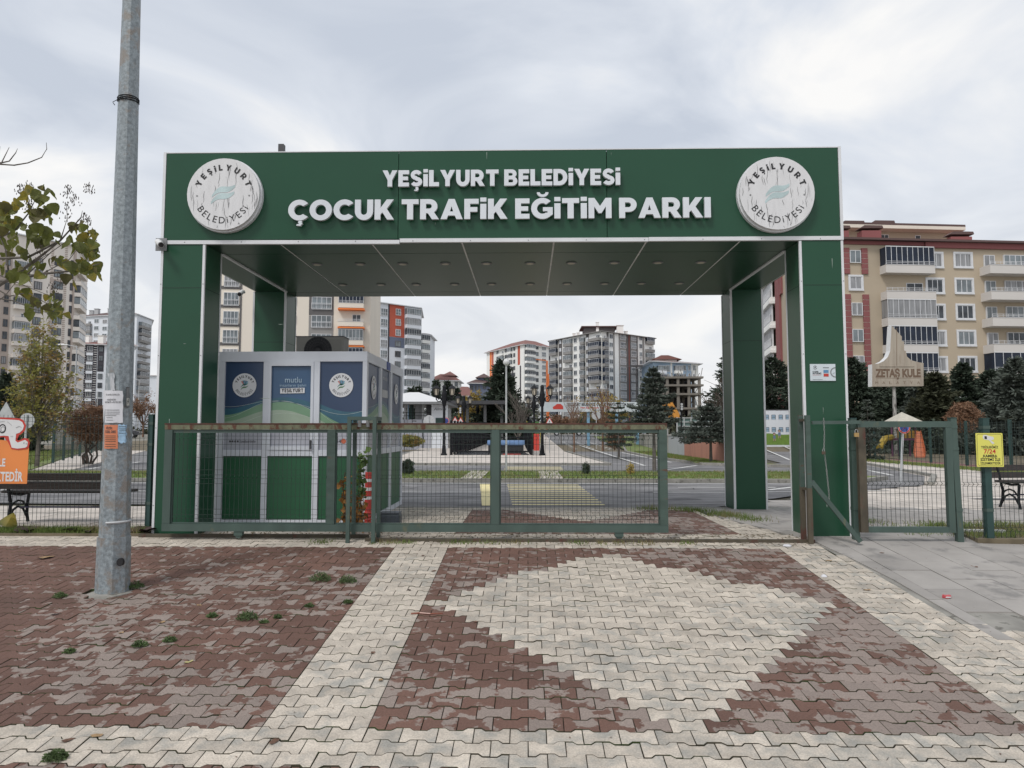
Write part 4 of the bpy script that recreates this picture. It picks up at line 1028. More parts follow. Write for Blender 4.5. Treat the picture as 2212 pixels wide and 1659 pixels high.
sdz = [(KY0+.061, KY0+.09), (10.5, 10.62), (11.28, 11.42), (KY1-.14, KY1)]
for a, c in sdz:
    kp('mullion', M['kframe'], lambda b: (b.box(KX1-.06, KX1, a, c, kz(1123)+.001, kz(985)-.001), b.box(KX1-.06, KX1, a, c, kz(972)+.001, kz(781)-.001)))
M['navy'] = mat('navy_print', (.035, .062, .125), .3, var=.1, scale=.8)
M['kblue'] = mat('blue_print', (.045, .10, .19), .3, var=.12, scale=1)
M['teal'] = mat('teal_print', (.04, .12, .17), .3); M['lgreen'] = mat('pale_green_print', (.17, .30, .19), .3, var=.05); M['palest'] = mat('pale_cream_print', (.32, .40, .31), .3, var=.05)
M['lilac'] = mat('lilac_glass', (.40, .41, .46), .25, var=.04); M['wline'] = mat('white_line', (.55, .6, .55), .4)
fronts = [(px_[0][1], px_[1][0]), (px_[1][1], px_[2][0]), (px_[2][1], px_[3][0])]
zt_, zb_ = kz(781), kz(972)
def wv(t, k):          # wave height (0..1 of panel) over the three panels; t runs 0..3
    a = .475+.05*math.cos((t-1.35)*2.6)-.05*max(0, t-1.9)
    return a - (-.035, .03, .115, .20)[k] + (.015, .03, .03, .03)[k]*math.cos((t-1.3)*2.2+k*.4) - (.0, .10, .12, .12)[k]*max(0, t-1.9)
def panel(axis, u0, u1, t0, idx, base, door=False, org=None, small=1.0):
    """printed pane; axis 'f' front (u = x), 's' side (u = y)"""
    def q(u, z, e_): return (u, KY0+.03-e_, z) if axis == 'f' else (KX1-.03+e_, u, z)
    lay = ['palest', 'lgreen', 'teal'] if True else []
    b = MB(o=ko); ext = (0, .01, 0) if axis == 'f' else (-.01, 0, 0)
    b.poly([q(u0, zb_, 0), q(u1, zb_, 0), q(u1, zt_, 0), q(u0, zt_, 0)], ext); pane = b.build('window_pane', M[base], kk)
    n = 14; H = zt_-zb_
    strips = [(0, 'teal', .0015), (1, 'lgreen', .003), (2, 'palest', .0045)]
    for k, mm, e_ in strips:
        b = MB(o=ko)
        for i in range(n):
            ua, ub = u0+(u1-u0)*i/n, u0+(u1-u0)*(i+1)/n
            za = zb_+H*(wv(t0+i/n, k)+.02); zc = zb_+H*(wv(t0+(i+1)/n, k)+.02); zl = zb_+.0
            b.add([q(ua, zl, e_), q(ub, zl, e_), q(ub, zc, e_), q(ua, za, e_)], [(0, 1, 2, 3)])
        b.build('printed_wave', M[mm], pane)
    b = MB(o=ko)
    for k, of in ((0, .04), (1, -.03), (2, .035)):
        for i in range(n):
            ua, ub = u0+(u1-u0)*i/n, u0+(u1-u0)*(i+1)/n; w_ = .003
            f_ = lambda tt: zb_+H*(wv(tt, k)+of*math.cos(tt*1.7+k))
            b.add([q(ua, f_(t0+i/n), .006), q(ub, f_(t0+(i+1)/n), .006), q(ub, f_(t0+(i+1)/n)+w_, .006), q(ua, f_(t0+i/n)+w_, .006)], [(0, 1, 2, 3)])
    b.build('printed_line', M['wline'], pane)
    b = MB(o=ko); zl = kz(929); b.add([q(u0, zb_, .0075), q(u1, zb_, .0075), q(u1, zl, .0075), q(u0, zl, .0075)], [(0, 1, 2, 3)]); b.build('pale_band', M['lilac'], pane)
    return pane
M['coral'] = mat('coral_print', (.5, .13, .07), .5); M['tealb'] = mat('bright_teal_print', (.04, .25, .36), .5)
def logo(pane, axis, u, z, r):
    ux = UX if axis == 'f' else Vector((0, 1, 0)); nrm = Vector((0, -1, 0)) if axis == 'f' else Vector((1, 0, 0))
    c = Vector((u, KY0+.03, z)) if axis == 'f' else Vector((KX1-.03, u, z))
    def disc(e_, m_, rr, nm):
        b = MB(o=ko); b.poly([c+nrm*e_+ux*math.cos(t*6.2832/28)*rr+UZ*math.sin(t*6.2832/28)*rr for t in range(28)]); return b.build(nm, M[m_], pane)
    disc(.009, 'trim', r, 'logo_disc')
    b = MB(o=ko); cf = c+nrm*.0105
    heavy_ring(b, 'YEŞiLYURT', cf, ux, UZ, r*.64, r*.2, 166, 14); ring_text(b, 'BELEDİYESİ', cf, ux, UZ, r*.64, r*.2, 208, 332, .0, top=False)
    b.build('lettering', M['dgrey'], pane)
    cols = ['coral', 'kblue', 'teal', 'teal', 'kblue', 'coral']
    for k in range(5):                # fan of rays over two waves
        a0 = R(48+k*17); a1 = R(48+k*17+13); o_ = cf-UZ*r*.05
        b = MB(o=ko); b.poly([o_, o_+(ux*math.cos(a0)+UZ*math.sin(a0))*r*.46, o_+(ux*math.cos(a1)+UZ*math.sin(a1))*r*.46]); b.build('logo_ray', M[['tealb', 'kblue', 'tealb', 'kblue', 'coral'][k]], pane)
    for k in range(2):
        b = MB(o=ko); n = 8; lo = []; hi = []
        for i in range(n+1):
            t = i/n; x = (-.3+.62*t)*r; zz_ = (-.40+.22*k+.36*t+.06*math.sin(t*6.3))*r; lo.append(cf+ux*x+UZ*zz_); hi.append(cf+ux*x+UZ*(zz_+.12*r*math.sin(.4+t*2.5)))
        for i in range(n): b.add([lo[i], lo[i+1], hi[i+1], hi[i]], [(0, 1, 2, 3)])
        b.build('logo_wave', mat('leaf_green_print', (.08, .2, .09), .5) if k == 0 else mat('leaf_green_print2', (.05, .2, .16), .5), pane)
p1 = panel('f', *fronts[0], 0, 0, 'navy'); p2 = panel('f', *fronts[1], 1, 1, 'kblue'); p3 = panel('f', *fronts[2], 2.0, 2, 'navy')
logo(p1, 'f', kx(525), kz(832), .165); logo(p3, 'f', kx(735), kz(832), .165)
yk = KY0+.019
b = MB(o=ko); text_on(b, 'mutlu', (0, yk, 0), UX, UZ, kx(613), kx(649), kz(826), .075, 0.0); text_on(b, 'insanların şehri', (0, yk, 0), UX, UZ, kx(602), kx(659), kz(835), .038, -.004); b.build('lettering', mat('pale_blue_print', (.38, .5, .6), .5), p2)
b = MB(o=ko); b.poly([(kx(603), yk, kz(850)), (kx(656), yk, kz(849)), (kx(656), yk, kz(837.5)), (kx(603), yk, kz(838.5))]); b.build('name_strip', M['trim'], p2)
b = MB(o=ko); xk = kx(606); kw = (kx(653)-kx(606))/(sum(max(x for x, y in HEAVY[q_][0]) for q_ in 'YEŞiLYURT')+.13*8)
for q_ in 'YEŞiLYURT':
    vs, fs, _ = heavy_glyph(q_, 0.0); b.add([(xk+p[0]*kw, yk-.002, kz(847.2)+p[1]*.052) for p in vs], fs); xk += (max(x for x, y in HEAVY[q_][0])+.13)*kw
0; b.build('lettering', M['dgrey'], p2)
b = MB(o=ko); text_on(b, '/yesilyurtbeltr', (0, yk, 0), UX, UZ, kx(519), kx(553), kz(956), .032, .005)
for k in range(4):
    n = 12; x_ = kx(497+k*5.6); b.poly([(x_+.014*math.cos(t*6.2832/n), yk, kz(953.5)+.014*math.sin(t*6.2832/n)) for t in range(n)])
b.build('lettering', M['dgrey'], p1)
b = MB(o=ko); text_on(b, '444', (0, yk, 0), UX, UZ, kx(718), kx(737), kz(957), .045, .0); b.build('lettering', M['dgrey'], p3)
b = MB(o=ko); n = 12; b.poly([(kx(742)+.035*math.cos(t*6.2832/n), yk, kz(953)+.035*math.sin(t*6.2832/n)) for t in range(n)]); b.build('round_mark', M['coral'], p3)
def drf(b):
    a, c = fronts[1]
    for z0, z1, x0, x1 in ((zt_-.06, zt_-.0005, a, c), (zb_+.0005, zb_+.05, a, c), (zb_+.0505, zt_-.0605, a, a+.035), (zb_+.0505, zt_-.0605, c-.035, c)): b.box(x0, x1, KY0-.012, KY0+.018, z0, z1)
kp('window_sash', M['kframe'], drf)
kp('door_handle', M['dgrey'], lambda b: (b.box(fronts[1][1]-.03, fronts[1][1]-.01, KY0-.045, KY0-.0125, 1.02, 1.14)))
for a, c in fronts: kp('lower_panel', M['green2'], lambda b: b.box(a+.004, c-.004, KY0+.02, KY0+.045, kz(1123)+.004, kz(985)-.004))
sides = [(sdz[0][1], sdz[1][0]), (sdz[1][1], sdz[2][0]), (sdz[2][1], sdz[3][0])]
for k, (a, c) in enumerate(sides):
    pn = panel('s', a, c, k, k, 'navy')
    if k != 1: logo(pn, 's', (a+c)/2+.05, kz(832), .17)
    else:
        b = MB(o=ko); xs2 = KX1-.03+.009; b.poly([(xs2, a+.12, 1.78), (xs2, c-.12, 1.78), (xs2, c-.12, 1.9), (xs2, a+.12, 1.9)]); b.build('name_strip', M['lgrey'], pn)
        b = MB(o=ko); text_on(b, 'mutlu', (xs2, 0, 0), (0, 1, 0), UZ, a+.15, c-.15, 2.05, .07); b.build('lettering', M['lgrey'], pn)
    kp('lower_panel', M['green2'], lambda b: b.box(KX1-.045, KX1-.02, a+.004, c-.004, kz(1123)+.004, kz(985)-.004))
kp('side_plate', M['blue'], lambda b: b.box(KX1+.001, KX1+.01, 10.95, 11.2, KZ-.13, KZ-.005))
# air-conditioner on the roof
ac0, ac1 = P(640, 740, 10.2).x, P(742, 740, 10.2).x
acz = P(690, 726, 10.2).z
ac = thing('air_conditioner', 'beige outdoor air-conditioning unit with a big round fan on the kiosk roof', 'air conditioner', ((ac0+ac1)/2, 10.3, KZ-.24))
b = MB(o=ac.location); M['acb'] = mat('ac_beige', (.20, .195, .175), .5, var=.05); b.box(ac0, ac1, 10.2, 10.5, KZ-.24, acz-.012); b.build('casing', M['acb'], ac)
b = MB(o=ac.location); b.box(ac0-.008, ac1+.008, 10.19, 10.51, acz-.011, acz); b.build('top_cover', M['dgrey'], ac)
fcx, fcz = P(687, 757, 10.2).x, P(687, 757, 10.2).z
b = MB(o=ac.location); n = 28; b.poly([(fcx+.205*math.cos(t*6.2832/n), 10.194, fcz+.205*math.sin(t*6.2832/n)) for t in range(n)], (0, .004, 0)); b.build('fan_opening', M['black'], ac)
b = MB(o=ac.location)
for t in range(28): b.bar((fcx+.04*math.cos(t*6.2832/28), 10.185, fcz+.04*math.sin(t*6.2832/28)), (fcx+.2*math.cos(t*6.2832/28+.25), 10.185, fcz+.2*math.sin(t*6.2832/28+.25)), .004)
for rr in (.06, .1, .14, .18): b.tube([(fcx+rr*math.cos(t), 10.184, fcz+rr*math.sin(t)) for t in np.linspace(0, 6.2832, 29)], .002, 4)
b.build('fan_grille', M['iron'], ac)
b = MB(o=ac.location); b.box(ac1-.215, ac1-.03, 10.196, 10.199, acz-.28, acz-.05); b.build('service_panel', mat('ac_panel', (.175, .17, .15), .5, var=.05), ac)

# ------------------------------------------------------------ things around the kiosk
bl = P(795, 1080, 9.45)
bo = thing('bollard', 'red and white flexible marker post behind the gate, beside the kiosk corner', 'bollard', (bl.x, 9.45, 0))
zt2 = P(795, 1020, 9.45).z
M['bred'] = mat('bollard_red', (.48, .045, .035), .5, var=.06)
MB().lathe((0, 0, 0), [(.05, 0), (.05, .02)]+[(.05 if k % 2 else .043, .03+.022*k) for k in range(9)]+[(.045, .24), (.043, zt2-.1), (.042, zt2)], 14).build('post_body', M['bred'], bo)
for k in range(3): MB().lathe((0, 0, 0), [(.0465, zt2-.085-.115*k-.042), (.0465, zt2-.085-.115*k)], 14).build('white_band', M['white'], bo)
gbx = P(844, 1115, 9.3)
b = MB(o=(gbx.x, 9.3, 0)); b.box(gbx.x-.13, gbx.x+.13, 9.2, 9.42, 0, .2); me = b
gb = b.build('storage_box', mat('slate_plastic', (.055, .068, .085), .5)); gb.location = (gbx.x, 9.3, 0); tag(gb, 'small slate-grey plastic box on the paving behind the gate', 'box')
bv = gb.modifiers.new('bevel', 'BEVEL'); bv.width = .03; bv.segments = 3
b = MB(); b.box(-.125, .125, -.1, .11, .2, .215); b.build('lid', mat('slate_plastic2', (.08, .092, .11), .45), gb)

def leaf_cloud(name, m, pts, size, parent=None, flat=.5, aspect=1.6, rs=None, jit=.4, fold=True, up=None):
    """many small bent leaves (two triangles each) at the given points"""
    rs = rs or np.random.RandomState(5); pts = np.asarray(pts, dtype=float); n = len(pts)
    d = rs.normal(size=(n, 3)); d[:, 2] = d[:, 2]*flat - .15 if up is None else d[:, 2]*.3+up; d /= np.linalg.norm(d, axis=1)[:, None]
    q = rs.normal(size=(n, 3)); s = np.cross(d, q); s /= np.linalg.norm(s, axis=1)[:, None]
    L_ = size*(1+rs.uniform(-jit, jit, size=(n, 1))); W = L_/aspect/2
    nn = np.cross(d, s)
    a = pts; b_ = pts+d*L_; c = pts+d*L_*.45+s*W+nn*W*.35; e_ = pts+d*L_*.45-s*W+nn*W*.35
    v = np.stack([a, c, b_, e_], 1).reshape(-1, 3)
    idx = np.arange(n)*4; f = np.stack([idx, idx+1, idx+2, idx, idx+2, idx+3], 1).reshape(-1)
    me = bpy.data.meshes.new(name); me.vertices.add(len(v)); me.vertices.foreach_set('co', v.reshape(-1))
    nf = 2*n; me.loops.add(nf*3); me.loops.foreach_set('vertex_index', f.astype(np.int32)); me.polygons.add(nf); me.polygons.foreach_set('loop_start', np.arange(nf)*3)
    me.materials.append(m); me.update(calc_edges=True); me.validate()
    o = bpy.data.objects.new(name, me); C.objects.link(o)
    if parent is not None: o.parent = parent
    return o
M['vine'] = mat('vine_leaf', (.10, .17, .04), .6, var=.3, scale=9, trans=.3); M['vineo'] = mat('vine_leaf_orange', (.36, .17, .04), .6, var=.3, scale=9, trans=.3)
vn = thing('vine', 'climbing vine, green above and orange below, on the guide frame beside the bollard', 'plant', (bl.x-.25, 8.9, 0))
rv = np.random.RandomState(4)
def vp(px0, px1, py0, py1, n, y=8.95):
    L_ = []
    for k in range(n):
        p = P(rv.uniform(px0, px1), rv.uniform(py0, py1), y+rv.uniform(-.08, .1)); L_.append(p-vn.location)
    return L_
leaf_cloud('leaves', M['vine'], vp(770, 789, 975, 1075, 70), .075, vn, aspect=1.05, rs=rv)['kind'] = 'stuff'
leaf_cloud('leaves', M['vineo'], vp(762, 786, 1062, 1128, 75)+vp(737, 750, 1030, 1135, 45)+vp(738, 800, 1120, 1146, 40), .08, vn, aspect=1.05, rs=rv)['kind'] = 'stuff'
b = MB(); 
for px in (742, 775, 781): b.tube([P(px+rv.uniform(-4, 4), q, 8.95)-vn.location for q in (1140, 1110, 1080, 1050, 1020)], .006, 4)
b.build('stem', M['rustbrown'], vn)

# ------------------------------------------------------------ warning signs on the fences
def plate(t, pts, th, m, name='plate', y=0.):
    b = MB(); b.poly([(x, y, z) for x, z in pts], (0, th, 0)); return b.build(name, m, t)
def rrect(x0, x1, z0, z1, r, n=4):
    pts = []
    for cx, cz, a0 in ((x1-r, z1-r, 0), (x0+r, z1-r, 90), (x0+r, z0+r, 180), (x1-r, z0+r, 270)):
        for k in range(n+1): a = R(a0+90*k/n); pts.append((cx+r*math.cos(a), cz+r*math.sin(a)))
    return pts
ys_ = P(2138, 972, 8.34)
ysg = thing('warning_sign', 'yellow camera warning sign on the fence post right of the small gate', 'sign', ys_)
sw, sh = (P(2167, 970, 8.34).x-P(2109, 970, 8.34).x)/2, (P(2138, 936, 8.34).z-P(2138, 1009, 8.34).z)/2
plate(ysg, rrect(-sw, sw, -sh, sh, .01), .006, M['ywsign'])
b = MB(); o_r = rrect(-sw+.012, sw-.012, -sh+.012, sh-.012, .02); i_r = rrect(-sw+.015, sw-.015, -sh+.015, sh-.015, .018)
n = len(o_r); b.add([(x, -.0012, z) for x, z in o_r]+[(x, -.0012, z) for x, z in i_r], [(i, (i+1) % n, n+(i+1) % n, n+i) for i in range(n)]); b.build('border_line', M['black'], ysg)
def fx(px): return -sw+2*sw*(px-1745)/(2010-1745)
def fz(py): return sh-2*sh*(py-332)/(665-332)
def stext(par, txt, m, x0, x1, pyb, pyt, off, y=-.0015):
    b = MB(); text_on(b, txt, (0, y, 0), UX, UZ, x0, x1, pyb, pyt-pyb, off); return b.build('lettering', m, par)
for txt, x0, x1, yb, yt, mm, of in (('TESİSLERİMİZ', 1792, 1962, 482, 460, 'black', .018), ('7/24', 1818, 1936, 533, 492, 'red', .02), ('KAMERA', 1810, 1948, 570, 545, 'black', .03), ('SİSTEMİ İLE', 1782, 1976, 605, 580, 'black', .025), ('İZLENMEKTEDİR', 1780, 1978, 640, 618, 'black', .02)):
    stext(ysg, txt, M[mm], fx(x0), fx(x1), fz(yb), fz(yt), of)
b = MB(); pts = [(1818, 352), (1845, 350), (1880, 362), (1915, 368), (1925, 380), (1918, 398), (1890, 402), (1915, 420), (1928, 432), (1905, 440), (1892, 425), (1875, 402), (1850, 398), (1825, 395), (1812, 375)]
b.poly([(fx(x), -.0015, fz(y)) for x, y in pts]); b.build('camera_picture', M['white'], ysg)
b = MB(); b.poly([(fx(x), -.003, fz(y)) for x, y in ((1830, 362), (1852, 362), (1855, 390), (1830, 390))]); b.build('camera_lens', M['black'], ysg)
# orange sign at the left edge: runs out of the picture
os_ = P(-20, 975, 8.62)
osg = thing('warning_sign', 'orange camera sign with a cut-out cartoon camera, cropped by the left edge', 'sign', os_)
def ox(px): return P(px, 975, 8.62).x-os_.x
def oz(py): return P(0, py, 8.62).z-os_.z
M['ograd'] = mat('sign_orange_field', (.62, .20, .05), .45, var=.25, scale=.9)
plate(osg, [(ox(x), oz(y)) for x, y in ((-100, 1045), (61, 1045), (62, 968), (57, 955), (40, 955), (0, 950), (-60, 950), (-100, 950))], .006, M['ograd'])
cut = [(-60, 950), (-60, 903), (0, 901.5), (28, 903), (40, 904), (48, 908), (54, 919), (52, 930), (44, 938), (40, 940), (36, 950), (38, 952), (44, 950), (52, 946), (60, 948), (64, 956), (62, 966), (58, 970), (40, 972), (25, 970), (17, 955), (8, 944), (-60, 952)]
plate(osg, [(ox(x), oz(y)) for x, y in cut], .005, M['red'], 'cut_out_outline', -.0055)
cut2 = [(-60, 949), (-60, 907), (0, 905.5), (28, 907), (39, 908), (46, 912), (50, 920), (48, 928), (41, 935), (34, 937), (33, 952), (38, 956), (46, 953), (54, 950), (60, 955), (59, 964), (55, 967), (38, 969), (26, 967), (20, 950), (18, 942), (8, 941)]
plate(osg, [(ox(x), oz(y)) for x, y in cut2], .002, M['white'], 'cartoon_camera', -.008)
def ringp(b, cx, cz, r0, r1, y, n=20):
    for k in range(n):
        a0, a1 = 2*math.pi*k/n, 2*math.pi*(k+1)/n
        b.add([(cx+r_*math.cos(a_), y, cz+r_*math.sin(a_)*1.25) for r_, a_ in ((r0, a0), (r1, a0), (r1, a1), (r0, a1))], [(0, 1, 2, 3)])
b = MB(); ringp(b, ox(4), oz(926), .034, .046, -.0095); ringp(b, ox(5), oz(927), .022, .026, -.0095); b.bar((ox(-6), -.0095, oz(912)), (ox(8), -.0095, oz(910)), .006, .0008); b.bar((ox(14), -.0095, oz(911)), (ox(24), -.0095, oz(919)), .004, .0008)
for x0, y0, x1, y1 in ((33, 924, 40, 921), (40, 921, 45, 923), (22, 942, 28, 943), (34, 948, 37, 946), (52, 955, 52, 959), (57, 957, 57, 960)): b.bar((ox(x0), -.0095, oz(y0)), (ox(x1), -.0095, oz(y1)), .005, .0008)
b.build('cartoon_lines', M['black'], osg)
stext(osg, 'SİSTEMİ İLE', M['white'], ox(-66), ox(13), oz(1007), oz(991), .03, -.002)
stext(osg, 'İZLENMEKTEDİR', M['white'], ox(-72), ox(52), oz(1039), oz(1020), .03, -.002)

# ------------------------------------------------------------ benches
def cast_leg(t, x):
    b = MB()
    b.tube([(x, .03, 0), (x, .06, .12), (x, .05, .28), (x, .03, .40)], .022, 6)
    b.tube([(x, .46, 0), (x, .40, .12), (x, .38, .28), (x, .42, .42), (x, .50, .74)], .022, 6)
    b.tube([(x, .04, .40), (x, .2, .385), (x, .42, .42)], .02, 6)
    b.tube([(x, .05, .06), (x, .14, .19), (x, .24, .23), (x, .33, .19), (x, .42, .06)], .016, 6)
    b.tube([(x, .06, .2), (x, .15, .29), (x, .24, .31), (x, .33, .28), (x, .39, .22)], .014, 6)
    b.build('leg', M['iron'], t)
def bench(label, loc, rz, L_=1.6):
    t = thing('park_bench', label, 'bench', loc, rz)
    for x in (.14, L_-.14): cast_leg(t, x)
    for y in (.04, .14, .24, .34): MB().box(0, L_, y-.043, y+.043, .42, .455).build('seat_slat', M['wood'], t)
    for k, z in enumerate((.53, .65)):
        T = Matrix.Translation((0, .455+.045*k, z)) @ Matrix.Rotation(-.25, 4, 'X')
        MB().box(0, L_, -.018, .018, -.048, .048, T).build('back_slat', M['wood'], t)
    b = MB(); b.cyl((.14, .24, .22), (L_-.14, .24, .22), .012, .012, 8); b.build('tie_rod', mat('blue_rod', (.03, .03, .08), .5), t)
    return t
bb_ = P(150, 1125, 9.5)
x0b = P(19, 1080, 9.75).x
bench('dark wooden park bench seen from behind through the left fence', (x0b+1.68, 9.98, 0), math.pi, 1.68)
x0r = P(2166, 1050, 12).x
bench('park bench with cast legs at the right edge behind the fence', (x0r, 11.75, 0), .12, 1.7)
# ------------------------------------------------------------ buildings
def onplane(A_, B_, px, py):
    A_ = Vector((A_[0], A_[1], 0)); B_ = Vector((B_[0], B_[1], 0)); d = (B_-A_).normalized(); n = Vector((d.y, -d.x, 0))
    r = ray(px, py); t = A_.dot(n)/r.dot(n); p = Vector((r.x*t, r.y*t, CAMZ+r.z*t)); return (p-A_).dot(d), p.z
def bmat(name, rgb, k=.8, **kw): return mat(name, A(*rgb, k), .85, var=.05, scale=.15, stretch=(1, 1, .25), **kw)
_wc = {}
FT = [.07]
def win_mesh(w_, h, nm, fm, gm, sur=None, rail=False, dep=.05):
    key = (round(w_, 2), round(h, 2), nm, fm, gm, sur, rail, FT[0])
    if key in _wc: return _wc[key]
    t = FT[0]
    b = MB(); b.mi = 0
    b.box(-w_/2, w_/2, -dep, .14, h-t, h); b.box(-w_/2, w_/2, -dep, .14, 0, t)
    for i in range(nm+1):
        x = -w_/2+(w_-t)*i/nm; b.box(x, x+t, -dep, .14, t+.002, h-t-.002)
    if sur:
        b.mi = 1; s = .2; e_ = dep+.05
        b.box(-w_/2-s, w_/2+s, -e_, .0, h+.002, h+s); b.box(-w_/2-s, w_/2+s, -e_-.05, 0, -s, -.002)
        b.box(-w_/2-s, -w_/2-.002, -e_, 0, 0, h); b.box(w_/2+.002, w_/2+s, -e_, 0, 0, h)
    if rail:
        b.mi = 0
        for z in (.12, .8, .95): b.box(-w_/2-.04, w_/2+.04, -.2, -.16, z, z+.05)
        n = max(3, int(w_/.28))
        for i in range(n+1): x = -w_/2+w_*i/n; b.box(x-.015, x+.015, -.2, -.17, .12, .95)
    fr = b.mesh('window', [M[fm]]+([M[sur]] if sur else []))
    b = MB(); b.box(-w_/2+.02, w_/2-.02, -dep*.45, -dep*.2, .03, h-.03); gl = b.mesh('pane', M[gm])
    _wc[key] = (fr, gl); return _wc[key]
def balc_mesh(w_, dep, ph, pm, glz, gm, fm, slab_m=None, gh=1.55, nm=6, rail=True):
    key = ('b', round(w_, 2), dep, ph, pm, glz, gm, fm, slab_m)
    if key in _wc: return _wc[key]
    b = MB(); b.box(-w_/2, w_/2, -dep, 0, 0, .16); b.box(-w_/2, w_/2, -dep-.002, -dep+.12, .161, ph); b.box(-w_/2, -w_/2+.12, -dep+.121, 0, .161, ph); b.box(w_/2-.12, w_/2, -dep+.121, 0, .161, ph)
    b.mi = 1; b.box(-w_/2-.03, w_/2+.03, -dep-.05, -dep+.14, ph+.001, ph+.05)
    bal = b.mesh('balcony', [M[pm], M[slab_m or fm]])
    g_ = None
    if glz:
        b = MB(); b.box(-w_/2+.06, w_/2-.06, -dep+.04, -.02, ph+.06, ph+gh)
        gl = b.mesh('glazing', M[gm]); b = MB()
        for i in range(nm+1):
            x = -w_/2+.04+(w_-.1)*i/nm; b.box(x, x+.045, -dep+.0, -dep+.038, ph+.055, ph+gh)
        b.box(-w_/2+.03, w_/2-.03, -dep-.01, -dep+.05, ph+gh+.001, ph+gh+.09)
        g_ = (gl, b.mesh('glazing_frame', M[fm]))
    b = MB()
    if rail:
        for z in (ph+.2, ph+.36): b.box(-w_/2, w_/2, -dep-.06, -dep-.03, z, z+.035)
        n = max(2, int(w_/.6))
        for i in range(n+1): x = -w_/2+w_*i/n; b.box(x-.015, x+.015, -dep-.06, -dep-.03, ph+.05, ph+.36)
    rl = b.mesh('railing', M['trim']) if rail else None
    _wc[key] = (bal, g_, rl); return _wc[key]
class Fac:
    def __init__(s, root, A_, B_):
        s.root = root; s.A = Vector((A_[0], A_[1], 0)); s.B = Vector((B_[0], B_[1], 0)); s.d = (s.B-s.A).normalized(); s.n = Vector((s.d.y, -s.d.x, 0)); s.rz = math.atan2(s.d.y, s.d.x)
    def uz(s, px, py): return onplane(s.A, s.B, px, py)
    def u(s, px): return s.uz(px, 850)[0]
    def put(s, name, me, u, z, out=0.0, parent=None):
        p = s.A+s.d*u+s.n*out; p.z = z
        return inst(name, me, s.root, p-s.root.location, s.rz)
    def wins(s, pa, pb, py, h, n, fm='trim', gm='glass', nm=2, sur=None, rail=False, fh=2.95, skip=(), gms=None):
        ua, ub = s.u(pa), s.u(pb); w_ = ub-ua; zt_ = s.uz((pa+pb)/2, py)[1]
        for k in range(n):
            if k in skip: continue
            z = zt_-h-k*fh
            if z < .3: break
            g_ = gm if not gms else gms[random.randrange(len(gms))]
            fr, gl = win_mesh(w_, h, nm, fm, g_, sur, rail)
            o = s.put('window', fr, (ua+ub)/2, z, 0 if sur else .135); inst('pane', gl, o)
    def balcs(s, pa, pb, py, n, kinds='g', pm='trim', fm='trim', gms=('dglass',), dep=1.1, ph=1.0, fh=2.95, gh=1.55, rail=True, slab_m=None, nm=6):
        """py = pixel row of the parapet top of the uppermost balcony"""
        ua, ub = s.u(pa), s.u(pb); zt_ = s.uz((pa+pb)/2, py)[1]
        for k in range(n):
            z = zt_-ph-k*fh
            if z < .3: break
            kd = kinds[k % len(kinds)]; gm = gms[k % len(gms)]
            bal, g_, rl = balc_mesh(ub-ua, dep, ph, pm, kd == 'g', gm, fm, slab_m, gh, nm, rail)
            o = s.put('balcony', bal, (ua+ub)/2, z)
            if g_: q = inst('glazing', g_[0], o); inst('glazing_frame', g_[1], o)
            else:
                fr, gl = win_mesh((ub-ua)*.34, 1.9, 2, fm, 'glass')
                q = inst('balcony_door', fr, o, ((ub-ua)*.2, 0, .17)); q = inst('door_pane', gl, o, ((ub-ua)*.2, 0, .17))
            if rl: inst('railing', rl, o)
    def strip(s, pa, pb, z0, z1, m, proud=.05, name='wall_panel'):
        ua, ub = s.u(pa), s.u(pb); b = MB(); b.box(-(ub-ua)/2, (ub-ua)/2, -proud, 0, z0, z1); return s.put(name, b.mesh(name, M[m]), (ua+ub)/2, 0)
    def stripes(s, pa, pb, z0, z1, m, step, th, proud=.09, name='stripe_bands'):
        ua, ub = s.u(pa), s.u(pb); b = MB(); z = z0
        while z < z1: b.box(-(ub-ua)/2, (ub-ua)/2, -proud, 0, z, z+th); z += step
        o = s.put(name, b.mesh(name, M[m]), (ua+ub)/2, 0); o['kind'] = 'stuff'; return o
    def ac(s, px, py, n=1):
        u_, z = s.uz(px, py); b = MB(); b.box(-.4, .4, -.35, 0, 0, .55); return s.put('air_unit', b.mesh('air_unit', M['lgrey']), u_, z)
def hull_off(pts, d):
    c = sum((Vector(p) for p in pts), Vector((0, 0)))/len(pts); n = len(pts); out_ = []
    for i in range(n):
        p0, p1, p2 = Vector(pts[i-1]), Vector(pts[i]), Vector(pts[(i+1) % n])
        e1 = (p1-p0).normalized(); e2 = (p2-p1).normalized(); n1 = Vector((e1.y, -e1.x)); n2 = Vector((e2.y, -e2.x))
        if n1.dot(p1-c) < 0: n1 = -n1
        if n2.dot(p1-c) < 0: n2 = -n2
        bb = (n1+n2); bb = bb/max(.3, bb.dot(n1)); out_.append(p1+bb*d)
    return out_
